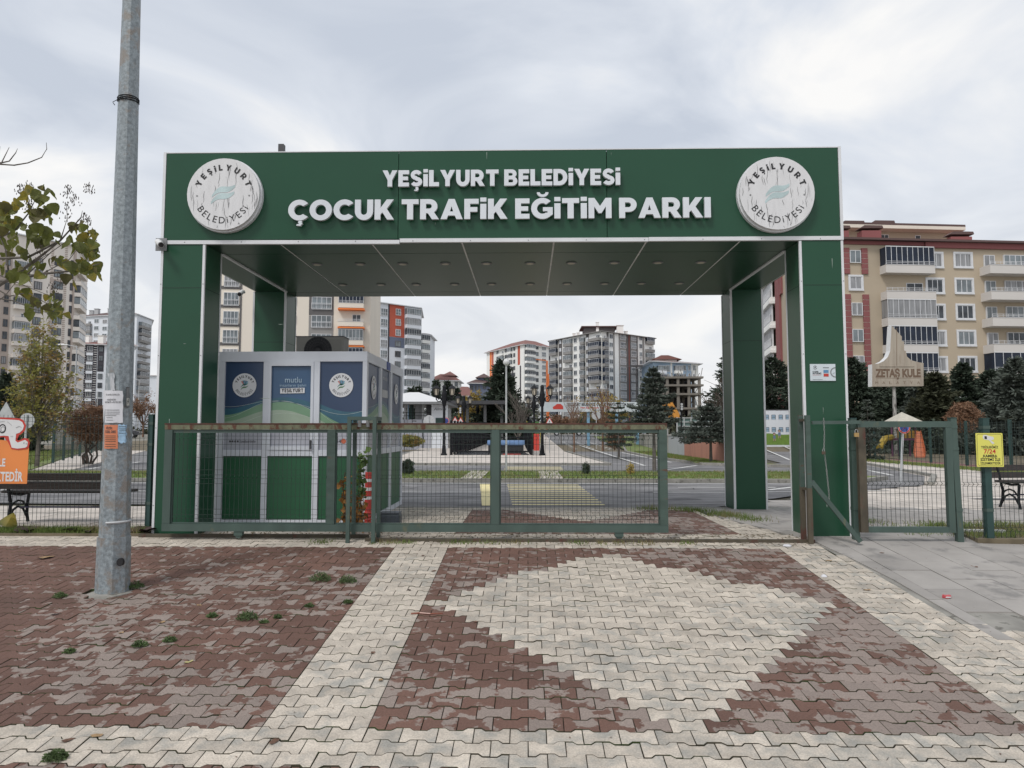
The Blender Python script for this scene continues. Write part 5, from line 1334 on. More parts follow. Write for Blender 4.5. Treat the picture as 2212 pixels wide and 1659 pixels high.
def body(label, pts, z1, wm, rm='tile', roof=1.6, over=.6, z0=-.5, name='apartment_building', fascia='trim', cat='building'):
    pts = [(p[0], p[1]) for p in pts]; c = sum((Vector(p) for p in pts), Vector((0, 0)))/len(pts)
    t = thing(name, label, cat, (c.x, c.y, 0))
    b = MB(o=t.location); b.poly([(x, y, z0) for x, y in pts], (0, 0, z1-z0)); b.build('wall', M[wm], t)
    o_ = hull_off(pts, over)
    b = MB(o=t.location); b.poly([(p[0], p[1], z1+.002) for p in o_], (0, 0, .22)); b.build('eaves', M[fascia], t)
    if roof:
        ins = [c+(Vector(p)-c)*.35 for p in o_]; n = len(o_); b = MB(o=t.location)
        b.add([(p[0], p[1], z1+.23) for p in o_]+[(p[0], p[1], z1+.23+roof) for p in ins], [(i, (i+1) % n, n+(i+1) % n, n+i) for i in range(n)]+[tuple(range(n, 2*n))]); r_ = b.build('roof', M[rm], t)
    return t
def chimney(t, p, z, m='lgrey', w_=.9, h=1.6):
    b = MB(); b.box(-w_/2, w_/2, -w_/2, w_/2, 0, h); b.box(-w_*.62, w_*.62, -w_*.62, w_*.62, h+.01, h+.15); o = b.build('chimney', M[m], t); o.location = Vector((p[0], p[1], z))-t.location; return o
bmat('tan', (168, 155, 136), .86); bmat('brick_red', (128, 78, 78), .86); bmat('cream', (204, 196, 184), .82); bmat('beige', (214, 207, 200), .88)
bmat('offwhite', (222, 222, 218), .85); bmat('coolwhite', (208, 212, 218), .88); bmat('dgr', (88, 86, 86), .8); bmat('mgr', (128, 126, 124), .8); bmat('dark', (62, 60, 66), .8)
bmat('tile', (124, 88, 82), .95); bmat('tiledark', (92, 74, 72), .95); bmat('parapet', (190, 186, 182), .85); bmat('orangew', (226, 122, 66), .85); bmat('redw', (168, 84, 66), .8); bmat('bluegr', (96, 104, 122), .8); bmat('taupe', (168, 156, 148), .85); bmat('conc', (118, 113, 106), .95); bmat('skyblue', (150, 170, 190), .85); bmat('brownred', (122, 74, 66), .85)
for k_, v_ in (('tan', 'tan'), ('brick_red', 'brick_red')): pass
for k_ in ('tan', 'brick_red', 'cream', 'beige', 'offwhite', 'coolwhite', 'dgr', 'mgr', 'dark', 'tile', 'tiledark', 'orangew', 'redw', 'bluegr', 'taupe', 'conc', 'skyblue', 'brownred', 'parapet'): M[k_] = MATS[k_]
def XY(px, Y): p = P(px, 900, Y); return (p.x, p.y)

# --- tan block at the right
a, c = XY(1706, 78.0), XY(2420, 82.0)
b0 = XY(1636, 103)
back = (c[0]+3, c[1]+16)
zt = onplane(a, c, 1900, 522)[1]
tb = body('tan apartment block with red pilasters, white balconies and red eaves, right of the arch', [a, c, back, (b0[0]+4, 108), b0], zt, 'tan', 'tile', .2, .8, fascia='tiledark')
f = Fac(tb, a, c)
f.strip(1707, 2007, zt-.4, zt, 'brick_red', .18, 'fascia_band'); f.strip(2008, 2400, zt-.62, zt, 'brick_red', .35, 'fascia_band')
fh = 2.95
_, zA = f.uz(1856, 541)
f.wins(1844, 1868, 541.5, 1.42, 8, nm=2, gm='curtain', skip=(1,), gms=('curtain', 'glassl', 'glass'))
def one(f, pa, pb, py, h, k, **kw):
    ua, ub = f.u(pa), f.u(pb); z = f.uz((pa+pb)/2, py)[1]-h-k*fh
    fr, gl = win_mesh(ub-ua, h, kw.get('nm', 2), 'trim', kw.get('gm', 'curtain'), kw.get('sur')); o = f.put('window', fr, (ua+ub)/2, z); inst('pane', gl, o)
one(f, 1844, 1869, 541.5, 1.4, 1, sur='trim')
def pil(f, pa, pb, z0, z1):
    f.strip(pa+.2, pb-.2, z0+.02, z1-.02, 'cream', .12, 'pilaster_core'); ua, ub = f.u(pa), f.u(pb); w_ = ub-ua; z = z0; me = None; n = max(1, int(round((z1-z0)/.64))); h = (z1-z0)/n
    for i in range(n):
        b = MB(); b.box(-w_/2, w_/2, -.16, 0, .02, h-.03); o = f.put('pilaster_block', b.mesh('pilaster_block', M['brick_red']), (ua+ub)/2, z+i*h)
for pa, pb in ((1831, 1843.3), (1870, 1883)):
    pil(f, pa, pb, zA-2.7, zt-.78); pil(f, pa, pb, zA-fh*2+.9-9*fh+fh*3.9, zA-fh*2+.95)
f.balcs(1910, 2016, 577.5, 8, 'gogg', 'parapet', 'trim', ('dglass', 'dglass', 'curtain', 'dglass'), dep=1.15, ph=.9, gh=2.0, nm=9)
f.wins(2012, 2046, 548, 1.5, 8, nm=3, sur='trim', gms=('curtain', 'glassl', 'glass'))
f.wins(2075, 2110, 548.5, 1.5, 8, nm=3, sur='trim', gms=('curtain', 'glassl', 'glass'))
f.balcs(2128, 2240, 580, 8, 'oooog', 'parapet', 'trim', ('dglass',), dep=1.6, ph=.95, gh=2.0, nm=6)
f.wins(2137, 2160, 552, 1.5, 8, nm=2, gms=('glassl', 'curtain')); f.wins(2180, 2230, 552, 2.1, 8, nm=4, gms=('glassl', 'curtain', 'glass'))
f.balcs(2300, 2400, 580, 6, 'o', 'parapet', 'trim', ('dglass',), dep=1.2)
# left return of the block with white bay windows
g_ = Fac(tb, b0, a)
g_.strip(1637, 1652, 0, zt, 'brick_red', .12)
for k in range(8):
    z = onplane(b0, a, 1672, 612)[1]-k*fh-1.9
    if z < 1: break
    ua, ub = g_.u(1654), g_.u(1682)
    b = MB(); w_ = ub-ua; b.box(-w_/2, w_/2, -.7, 0, -.45, 0); b.box(-w_/2-.15, w_/2+.15, -.85, 0, 2.15, 2.5); o = g_.put('bay', b.mesh('bay', M['offwhite']), (ua+ub)/2, z)
    fr, gl = win_mesh(w_*.94, 2.1, 4, 'trim', 'curtain', rail=True); o2 = inst('bay_window', fr, o, (0, -.5, .02)); inst('bay_pane', gl, o, (0, -.5, .02))
g_.strip(1684, 1693, 0, zt-2.8, 'brick_red', .25); g_.strip(1684, 1697, zt-5.6, zt-.1, 'brick_red', .2)
# attic storey
aa, ac_ = XY(1720, 86), XY(2062, 88)
za = f.uz(1850, 501)[1]*86/79+.3
bb_ = MB(o=tb.location); bb_.poly([(aa[0], aa[1], zt+.4), (ac_[0], ac_[1], zt+.4), (ac_[0], ac_[1]+7, zt+.4), (aa[0], aa[1]+7, zt+.4)], (0, 0, 3.0)); bb_.build('attic_wall', M['tan'], tb)
oo = hull_off([aa, ac_, (ac_[0], ac_[1]+7), (aa[0], aa[1]+7)], 1.5)
bb_ = MB(o=tb.location); bb_.poly([(p[0], p[1], zt+3.41) for p in oo], (0, 0, .4)); bb_.build('attic_eaves', M['cream'], tb)
bb_ = MB(o=tb.location); bb_.poly([(p[0], p[1], zt+3.82) for p in oo], (0, 0, .25)); bb_.build('attic_roof', M['tiledark'], tb)
fa = Fac(tb, aa, ac_)
for pa, pb, nm_ in ((1905, 1932, 3), (1990, 2002, 1)):
    ua, ub = fa.u(pa), fa.u(pb); fr, gl = win_mesh(ub-ua, 1.3, nm_, 'trim', 'glass'); o = fa.put('window', fr, (ua+ub)/2, zt+1.75); inst('pane', gl, o)
for px, Yc, dz, w_ in ((1851, 90, 3.5, 2.6), (1917, 90, 3.5, 2.6), (2087, 82, .2, 2.4), (1891, 81, .2, 2.2), (1828, 81, .2, 1.4)):
    x_, y_ = XY(px, Yc); bb_ = MB(); bb_.box(-w_/2, w_/2, -.6, .6, 0, 1.4 if dz > 1 else 1.45 if px < 2000 else .95); o = bb_.build('chimney', M['brick_red'], tb); o.location = Vector((x_, y_, zt+dz))-tb.location
    hh = 1.4 if dz > 1 else 1.45 if px < 2000 else .95
    bb_ = MB(); bb_.poly([(-w_/2-.2, -.7, hh+.25), (-w_/2+.3, -.7, hh+.6), (w_/2+.1, -.7, hh+.55), (w_/2+.2, -.7, hh+.25)], (0, 1.4, 0)); o2 = bb_.build('chimney_cap', M['tiledark'], tb); o2.location = o.location
x_, y_ = XY(2012, 90); bb_ = MB(); bb_.lathe((0, 0, 0), [(.25, 0), (.25, .9), (.4, .92), (.4, 1.5)], 8); o = bb_.build('vent_pipe', M['lgrey'], tb); o.location = Vector((x_, y_, zt+3.6))-tb.location

# --- white and grey block with orange bands behind the kiosk
a, c, d_ = XY(430, 108), XY(797, 112), XY(819, 130)
zt = 34
t5 = body('white and grey apartment block with orange-edged balconies behind the kiosk', [a, c, d_, (a[0], 130)], zt, 'cream', 'tiledark', 1.2, .5)
f = Fac(t5, a, c)
f.strip(513.5, 517, 0, zt, 'dgr', .1); f.stripes(470, 513.4, 3, zt, 'dgr', fh, .45, .1)
f.wins(478, 511, 591.5, 2.1, 12, nm=4, gms=('curtain', 'glassl'), rail=True)
f.wins(628, 636, 600, 1.3, 10, nm=1, gms=('glassl',))
f.strip(664, 717.5, 27.4-10.6+3.0, 27.4, 'dgr', .06)
f.strip(664, 717.5, 6, 27.4-10.7+3.0, 'mgr', .06)
f.wins(670, 713.5, 602, 2.0, 11, nm=4, gms=('curtain', 'glassl'), rail=True)
f.balcs(729.5, 784, 659-41, 10, 'ggo', 'cream', 'trim', ('glassl', 'dglass', 'curtain'), dep=1.3, ph=.75, gh=1.7, nm=7)
zb = f.uz(757, 659)[1]
for k in range(-1, 9):
    z = zb-.95-k*fh
    if z < 1: break
    o = f.strip(728.5, 786, z, z+.2, 'orangew', 1.42, 'orange_band')
f.ac(740, 658)
FT[0] = .12
# --- red and grey tower further right
a, c, d_ = XY(776, 192), XY(904.5, 205), XY(909, 222)
zt = onplane(a, c, 860, 660)[1]
t4 = body('tower block with a brick-red upper panel and glazed balconies, right of the kiosk', [a, c, d_, (a[0], 222)], zt, 'coolwhite', 'tiledark', .6, .7)
f = Fac(t4, a, c); n_ = int(zt/fh)
f.strip(839.5, 872, zt-3*fh-.3, zt, 'redw'); f.strip(839.5, 872, zt-4*fh-.3, zt-3*fh-.35, 'bluegr'); f.strip(836.5, 839.2, 2, zt, 'dark', .07)
f.wins(820, 835, 666, 2.1, n_, nm=3, rail=True, gms=('curtain', 'glassl')); f.wins(852.5, 863.5, 667, 1.9, 3, nm=2, rail=True, gms=('curtain', 'glassl'), fm='trim')
f.wins(852, 864, 736, 1.7, n_-3, nm=2, gms=('curtain', 'glassl', 'glass'), fm='dgr')
f.balcs(873, 904, 681, n_, 'g', 'coolwhite', 'trim', ('glassl', 'curtain', 'glass', 'glassl'), dep=1.2, ph=1.0, gh=1.7)
a2, c2 = XY(904.5, 216), XY(926, 219)
zt = onplane(a2, c2, 915, 723)[1]
t4b = body('lower white tower wing with stacked balconies beside the red-panelled tower', [a2, c2, (c2[0], 232), (a2[0], 232)], zt, 'coolwhite', 'tiledark', .8, .8)
f = Fac(t4b, a2, c2); f.balcs(907, 924, 735.5, 9, 'g', 'offwhite', 'trim', ('glass', 'glassl', 'curtain'), dep=1.0, ph=1.0, gh=1.6, nm=4)
# --- white tower with orange trim
a, c, d_ = XY(1051, 345), XY(1132, 312), XY(1190.5, 325)
zt = onplane(c, d_, 1133, 745)[1]
t2 = body('white tower block with orange corner strips and a brown hipped roof', [a, c, d_, (d_[0]-2, 350)], zt, 'offwhite', 'tile', 3.6, 1.0)
f = Fac(t2, a, c); n_ = 12
f.strip(1058, 1062, 0, zt, 'orangew'); f.strip(1062.5, 1066, 8, zt, 'redw', .04); f.strip(1118.5, 1123.5, zt-8.5, zt, 'redw')
f.wins(1073, 1077, 757, 1.7, n_, nm=1, fm='dgr'); f.wins(1091, 1095, 753, 1.7, n_, nm=1, fm='dgr'); f.wins(1109.5, 1113, 749, 1.7, n_, nm=1, fm='dgr')
f.balcs(1079, 1089, 764, n_, 'og', 'offwhite', 'trim', ('glassl',), dep=1, nm=3); f.balcs(1099, 1107, 760, n_, 'g', 'offwhite', 'trim', ('glassl', 'glass'), dep=1, nm=3)
f.strip(1107.5, 1109, 2, zt-9, 'dark', .3); f.strip(1124, 1125.5, 2, zt-9, 'dark', .3)
f = Fac(t2, c, d_)
f.balcs(1134, 1153.5, 752, n_, 'g', 'offwhite', 'trim', ('glassl', 'glass', 'glassl'), dep=1.2, nm=5); f.wins(1157, 1163, 746.5, 1.7, n_, nm=2, fm='dgr', gms=('glass', 'glassl'))
f.wins(1170.5, 1179, 747, 2.1, n_, nm=3, gms=('glass', 'glassl'), rail=True)
f.strip(1179.5, 1183, 2, zt-6, 'orangew', .2); f.strip(1186, 1190, 2, zt, 'dark', .2); f.strip(1183.2, 1186, 2, zt-12, 'orangew', .3); f.strip(1155, 1179, zt-6.1, zt-5.7, 'orangew', .2)
# --- big grey and white tower
a, c, d_ = XY(1189.5, 270), XY(1301, 244), XY(1414, 263)
zt = onplane(c, d_, 1303, 717)[1]
t1 = body('large white and grey apartment tower with dark glazed corner balconies, centre background', [a, c, d_, (d_[0]-4, 285), (a[0]+4, 290)], zt, 'offwhite', 'tile', 1.8, 1.0, fascia='mgr')
f = Fac(t1, a, c); n_ = 12
gg = ('dglass', 'dglass', 'glassl', 'dglass')
f.balcs(1191.5, 1206, 746, n_, 'ggog', 'mgr', 'trim', gg, dep=1.1, nm=5); f.strip(1207.5, 1215, 2, zt, 'dgr', .1); f.wins(1209.5, 1213.5, 735, 1.3, n_, nm=1, fm='trim', gm='coolwhite')
f.balcs(1221.5, 1238, 743, n_, 'gggog', 'mgr', 'trim', ('glassl', 'curtain', 'glassl', 'glass'), dep=1.1, nm=4); f.wins(1240.5, 1247.5, 730, 1.7, n_, nm=2, gms=('glass', 'glassl'))
f.wins(1252, 1257, 728, 1.7, n_, nm=2, gms=('glass', 'glassl')); f.balcs(1257, 1265.5, 739, n_, 'g', 'mgr', 'trim', ('glassl', 'glass'), dep=.9, nm=3)
f.strip(1267, 1273, 2, zt, 'dgr', .1); f.wins(1268.2, 1271.8, 729, 1.5, n_, nm=1, gm='coolwhite')
f.balcs(1276, 1300, 731, n_, 'oggggg', 'mgr', 'trim', ('dglass',), dep=1.3, nm=6)
f = Fac(t1, c, d_)
f.balcs(1301.5, 1310, 731, n_, 'oggggg', 'mgr', 'trim', ('dglass',), dep=1.3, nm=3)
f.strip(1311.5, 1315, 2, zt, 'dgr', .2); f.wins(1317, 1324.5, 722, 1.6, n_, nm=2, gms=('glass', 'glassl')); f.strip(1325.5, 1328, 2, zt, 'mgr', .15)
f.strip(1337.5, 1354, 2, zt, 'mgr', .1); f.wins(1340.5, 1352.5, 721.5, 2.2, n_, nm=4, gms=('curtain', 'glassl', 'glass'), rail=True)
f.strip(1354.5, 1357.5, 2, zt, 'dgr', .25); f.strip(1358, 1360, 2, zt, 'brownred', .3); f.strip(1360.5, 1362.5, 2, zt, 'dgr', .25)
f.strip(1362.7, 1375.8, 2, zt, 'mgr', .08); f.wins(1364, 1375, 723.5, 2.2, n_, nm=4, gms=('curtain', 'glassl', 'glass'), rail=True); f.strip(1376, 1378, 2, zt, 'dgr', .2)
f.wins(1381.5, 1388, 726, 1.6, n_, nm=2, gms=('glass', 'glassl')); f.strip(1389, 1392, 2, zt, 'mgr', .2)
f.balcs(1395, 1411, 738.5, n_, 'goggg', 'mgr', 'trim', gg, dep=1.1, nm=5)
for px, py in ((1319, 763), (1320, 798), (1383, 775), (1383, 803)): f.ac(px, py)
pa_, pb_ = XY(1264, 258), XY(1330, 258); bb_ = MB(o=t1.location); bb_.box(pa_[0], pb_[0], 258, 268, zt+.4, zt+3.6); bb_.build('penthouse_wall', M['dgr'], t1)
bb_ = MB(o=t1.location); bb_.box(pa_[0]-1.2, pb_[0]+1.2, 257, 269, zt+3.61, zt+4.0); bb_.build('penthouse_roof', M['tiledark'], t1)
for px, Y_, h, w_ in ((1341, 256, 3.4, 2.2), (1354, 258, 1.6, 1.2), (1241, 262, 1.4, 1.0), (1250, 260, 1.4, 1.0), (1292, 258, 4.9, 1.0)): x_, y_ = XY(px, Y_); chimney(t1, (x_, y_), zt+.4, 'offwhite', w_, h)
# --- blue building and the concrete shell
a, c = XY(1412, 232), XY(1509, 240); zt = onplane(a, c, 1450, 784)[1]
t3 = body('pale blue and white apartment block with a brown roof behind the concrete shell', [a, c, (c[0], 255), (a[0], 255)], zt, 'skyblue', 'tile', 1.0, 1.6)
f = Fac(t3, a, c); f.balcs(1419, 1437, 801, 6, 'g', 'coolwhite', 'trim', ('glassl', 'dglass'), nm=5); f.wins(1440, 1447, 789, 2.2, 6, nm=2, gms=('glassl', 'glass')); f.strip(1449, 1453, 2, zt, 'offwhite'); f.strip(1494, 1509, 2, zt, 'offwhite')
f.balcs(1456, 1472, 801, 6, 'g', 'offwhite', 'trim', ('curtain', 'glass'), nm=4); f.wins(1476, 1482, 789, 1.8, 6, nm=2); f.wins(1487, 1492, 789, 1.8, 6, nm=2); f.wins(1497, 1503, 789, 1.8, 6, nm=2, gm='glassl')
pa_, pb_ = XY(1416, 240), XY(1464, 240); bb_ = MB(o=t3.location); bb_.box(pa_[0], pb_[0], 240, 250, zt+.4, zt+1.6); bb_.build('penthouse_wall', M['offwhite'], t3)
bb_ = MB(o=t3.location); bb_.poly([(pa_[0]-1, 239, zt+1.61), (pb_[0]+1.6, 239, zt+1.61), (pb_[0]-3, 239, zt+3.0), (pa_[0]+2, 239, zt+3.0)], (0, 12, 0)); bb_.build('penthouse_roof', M['tile'], t3)
Yc = 165
cs = thing('concrete_shell', 'bare concrete building shell under construction, grey floors on columns', 'building', (P(1470, 900, Yc).x, Yc, 0))
x0, x1 = P(1414, 880, Yc).x-cs.location.x, P(1521, 880, Yc).x-cs.location.x
zs = [P(1470, q, Yc).z for q in (905, 880, 849, 830, 813)]
for z in zs: MB().box(x0, x1, 0, 12, z-.45, z).build('floor_slab', M['conc'], cs)
for i in range(5):
    x = x0+(x1-x0)*(i+.25)/4.6
    for y in (.3, 6.5, 11.4):
        b = MB()
        for za_, zb_2 in zip(zs[:-1], zs[1:]): b.box(x-.3, x+.3, y, y+.55, za_+.002, zb_2-.452)
        b.box(x-.3, x+.3, y, y+.55, -.5, zs[0]-.452); o = b.build('column', M['conc'], cs)
b = MB(); b.box(x0+.2, x1-.2, 11.96, 12.3, -.5, zs[-1]-.46); b.build('rear_wall', M['dark'], cs)
b = MB()
for k in range(34):
    x = random.uniform(x0+.5, x1-.5); k2 = random.randrange(3); b.bar((x, random.uniform(.5, 9), zs[k2]+.01), (x+random.uniform(-.5, .5), random.uniform(.5, 9), zs[k2+1]-.46), .1)
for k in range(14): x = x0+2+k*.7; b.bar((x, 1.5, zs[-1]), (x+random.uniform(-.6, .6), 1.5, zs[-1]+random.uniform(.8, 2.2)), .12)
o = b.build('props', M['conc'], cs); o['kind'] = 'stuff'
M['orangeb'] = mat('orange_awning', (.58, .25, .04), .6)

FT[0] = .10
# --- beige tower at far left
a, c = XY(-60, 160), XY(150, 178); d_ = XY(169, 190)
zt = onplane(a, c, 120, 524)[1]
t6 = body('tall beige and taupe apartment tower at the far left behind the autumn tree', [a, c, d_, (a[0], 200)], zt, 'beige', 'tiledark', .8, 1.0)
f = Fac(t6, a, c); n_ = 16
f.strip(-60, 13, 0, zt, 'taupe', .08); f.wins(-2, 8.5, 555, 1.8, n_, nm=2, fm='dgr', gms=('glass', 'glassl', 'curtain')); f.wins(-40, -20, 555, 1.8, 8, nm=2, fm='dgr')
f.balcs(18, 53, 580, n_, 'ggogo', 'beige', 'trim', ('glassl', 'curtain', 'glassl', 'glass', 'glass'), dep=1.3, nm=7, gh=1.7)
f.wins(62.5, 79.5, 555, 1.9, n_, nm=3, fm='dark', gms=('curtain', 'glassl', 'glass')); f.wins(105, 125, 556, 1.9, n_, nm=3, fm='dark', gms=('curtain', 'glassl', 'glass'))
f.stripes(97.5, 103, 5, zt, 'taupe', .5, .25, .12); f.stripes(127.5, 133, 5, zt, 'taupe', .5, .25, .12)
f.wins(141, 146, 560, 1.9, n_, nm=1, fm='dark'); f.strip(146.8, 152, 0, zt, 'taupe', .3); f.strip(97, 133, zt-3.2*3-.6, zt-3*3-.2, 'taupe', .1)
f = Fac(t6, c, d_); f.balcs(151.5, 166.5, 578, n_, 'gog', 'beige', 'trim', ('glassl', 'curtain', 'glass'), dep=1.4, nm=4, gh=1.7)
f = Fac(t6, a, c)
for k, (px, py) in enumerate(((109, 679), (108, 652), (109, 705))): f.ac(px, py)
# --- white tower behind the pole
a, c, d_ = XY(150, 292), XY(288, 285), XY(321, 300)
zt = onplane(a, c, 200, 684)[1]
t7 = body('white tower with a brown roof and chimneys, seen on both sides of the lamp pole', [a, c, d_, XY(316, 320), (a[0], 320)], zt, 'coolwhite', 'tiledark', 3.0, .8)
f = Fac(t7, a, c); n_ = 11
f.wins(164, 170, 689.5, 1.6, n_, nm=2, gms=('glassl', 'curtain')); f.balcs(175, 193, 700, n_, 'oggg', 'mgr', 'trim', ('glassl', 'curtain'), nm=5, dep=1.1); f.wins(198, 207.5, 689.5, 1.6, n_, nm=2, gms=('glassl', 'curtain')); f.wins(216, 226, 690.5, 1.6, n_, nm=2, gms=('glassl', 'curtain'))
f.wins(240, 250, 690.5, 1.6, n_, nm=2); f.wins(262, 272, 690.5, 1.6, n_, nm=2)
f = Fac(t7, c, d_); f.balcs(294, 314, 704.5, n_+1, 'gggooog', 'mgr', 'trim', ('glassl', 'glass', 'curtain'), nm=4, dep=1.5)
for px, Y_ in ((171, 296), (190, 300), (201, 296), (230, 296)): x_, y_ = XY(px, Y_); chimney(t7, (x_, y_), zt+1.0, 'lgrey', 1.6, 3.2)
# --- dark striped block
a, c = XY(158, 224), XY(286, 230); zt = onplane(a, c, 200, 745)[1]
t8 = body('dark charcoal striped block with white balcony fronts and a red-brown roof, behind the autumn tree', [a, c, XY(276, 248), (a[0], 248)], zt, 'coolwhite', 'tile', 1.8, .9)
f = Fac(t8, a, c); n_ = 9
f.strip(166, 206.5, 0, zt, 'dark', .1); f.stripes(199, 206, 1, zt, 'offwhite', .75, .14, .13); f.stripes(177, 182, 1, zt, 'offwhite', .75, .14, .13)
f.strip(208, 221.5, zt-8.6, zt, 'dark', .08); f.strip(208, 221.5, 3, zt-17.4, 'dark', .08)
f.wins(185, 197, 747.5, 1.6, n_, nm=3, gms=('glass', 'glassl')); f.wins(210, 219.5, 748.5, 1.7, n_, nm=2, fm='dark', gms=('glass', 'glassl'))
f.balcs(184, 198, 762, n_, 'o', 'coolwhite', 'trim', ('glass',), nm=3, dep=.7, ph=.9)
f.balcs(167, 176, 762, n_, 'g', 'dark', 'trim', ('glass',), nm=3, dep=.9)
z0_ = f.uz(172, 767)[1]
for k in range(7): f.strip(168, 177.5, z0_-k*fh, z0_-k*fh+.22, 'orangew', 1.3, 'orange_band')
for px in (183, 214): x_, y_ = XY(px, 228); chimney(t8, (x_, y_), zt+.6, 'offwhite', 1.8, 2.6)
# --- low houses in the middle
def house(label, pa, pb, Y, pyeave, wm, rh, wins=(), top=None, rm='tile'):
    a, c = XY(pa, Y), XY(pb, Y+2); zt = onplane(a, c, (pa+pb)/2, pyeave)[1]
    t = body(label, [a, c, (c[0], Y+14), (a[0], Y+14)], zt, wm, rm, rh, .9, name='house', cat='house'); f = Fac(t, a, c)
    for pa_, pb_, py in wins: f.wins(pa_, pb_, py, 1.5, 3, nm=2, gms=('glass', 'glassl'), fm='dgr')
    if top:
        ta, tb_, tpy = top; A2, C2 = XY(ta, Y+4), XY(tb_, Y+4); z2 = P((ta+tb_)/2, tpy, Y+4).z
        b = MB(o=t.location); b.box(A2[0], C2[0], Y+4, Y+10, zt+.4, z2); b.build('upper_wall', M[wm], t)
        oo = hull_off([(A2[0], Y+4), (C2[0], Y+4), (C2[0], Y+10), (A2[0], Y+10)], .9); cc = ((A2[0]+C2[0])/2, Y+7)
        b = MB(o=t.location); b.add([(p[0], p[1], z2+.01) for p in oo]+[(cc[0], cc[1], z2+1.8)], [(0, 1, 4), (1, 2, 4), (2, 3, 4), (3, 0, 4), (3, 2, 1, 0)]); b.build('upper_roof', M[rm], t)
    return t
house('white house with brown hipped roof behind the nearest left park lamp', 930, 989, 235, 823, 'offwhite', 2.4, ((946, 950, 825), (962, 967, 825), (982, 989, 825)), (958, 981, 812))
house('grey and white house with dark bays left of the big dark conifer', 1014, 1056, 250, 829, 'bluegr', 1.6, ((1016, 1022, 833), (1026, 1029, 833), (1033, 1036, 833), (1043, 1050, 831)), (1032, 1056, 816), 'tiledark')
house('low house with a red tiled roof between the white house and the grey house', 988, 1014, 180, 857, 'offwhite', 2.6, ((993, 997, 860), (1001, 1007, 860)))
house('pale block far away on the left skyline beside the arch', 312, 345, 420, 812, 'coolwhite', .5, ())

# ------------------------------------------------------------ trees
M['needle'] = mat('dark_needles', (.047, .066, .044), .8, var=.5, scale=3, trans=.1); M['needleb'] = mat('blue_grey_needles', (.10, .118, .098), .8, var=.45, scale=3, trans=.1)
M['needleg'] = mat('brown_green_needles', (.06, .065, .035), .8, var=.4, scale=3, trans=.1)
M['bark'] = mat('grey_bark', (.13, .115, .10), .9, var=.3, scale=8, bump=.5); M['barkd'] = mat('dark_bark', (.07, .055, .045), .9, var=.3, scale=8, bump=.5)
M['autumn'] = mat('autumn_leaf', (.27, .26, .075), .7, var=.4, scale=1.6, trans=.4, col2=(.34, .21, .08), thr=(.5, .62, 2.2)); M['yellowl'] = mat('yellow_leaf', (.36, .27, .07), .7, var=.3, scale=2, trans=.25)
M['rustl'] = mat('rusty_leaf', (.22, .125, .075), .8, var=.35, scale=3, trans=.15); M['brownl'] = mat('brown_twig', (.17, .10, .065), .9, var=.3, scale=4)
def conifer(label, px, Y, pytop, pxw, m='needle', pybase=None, low=.08, trunk=None, n=2600, seed=1, pw=.85, group=None, zb=0., droop=.25, size=None, name='conifer_tree', cat='tree', nb=9):
    zb = hgt(Y)+zb; x = P(px, 900, Y).x; h = P(px, pytop, Y).z-zb; Rr = pxw/2/FPX*Y*1.28
    t = thing(name, label, cat, (x, Y, zb), group=group); rs = np.random.RandomState(seed)
    tr = trunk or h*.02
    MB().cyl((0, 0, -.1), (0, 0, h*.97), tr, tr*.15, 7).build('trunk', M['bark'], t)
    pts = []; dirs = []; bb = MB()
    nw = max(8, int(h/.28)) if h < 6 else 24
    for k in range(nw):
        f_ = k/(nw-1); z = h*(low+(1-low)*f_); rad = Rr*((1-f_)**pw)*rs.uniform(.78, 1.12)+.03*Rr
        if f_ < .1: rad *= .8
        nbk = max(4, int(nb*(.5+.8*(1-f_))))
        for q in range(nbk):
            a = 2*math.pi*(q+rs.uniform(-.3, .3))/nbk+k*.7; L_ = rad*rs.uniform(.62, 1.2)*(1+.14*math.sin(a*3+k+seed)); dr = droop*rs.uniform(.4, 1.3)
            n_ = max(4, int(n/(nw*nbk)*(.35+L_/Rr*1.3)))
            u = rs.uniform(.12, 1, n_)**.7; wdt = L_*.20*(1.15-u)
            side = rs.normal(size=n_)*wdt*1.25
            zz = z-dr*L_*u+.28*L_*u*u*dr*2+rs.normal(size=n_)*L_*.035+f_*.35*L_*u
            xs = math.cos(a)*L_*u-math.sin(a)*side; ys2 = math.sin(a)*L_*u+math.cos(a)*side
            pts.append(np.stack([xs, ys2, zz], 1)); dirs.append(np.stack([math.cos(a)*np.ones(n_)-math.sin(a)*np.sign(side)*.7, math.sin(a)*np.ones(n_)+math.cos(a)*np.sign(side)*.7, np.full(n_, .15)], 1))
            if Y < 32 and k % 2 == 0: bb.cyl((0, 0, z), (math.cos(a)*L_*.8, math.sin(a)*L_*.8, z-dr*L_*.6), .012, .004, 4, cap=False)
    pts = np.concatenate(pts); dirs = np.concatenate(dirs)
    needle_cloud('crown', M[m], pts, dirs, size or max(.07, h*.028), t, rs)
    if bb.v: bb.build('limbs', M['barkd'], t)
    return t
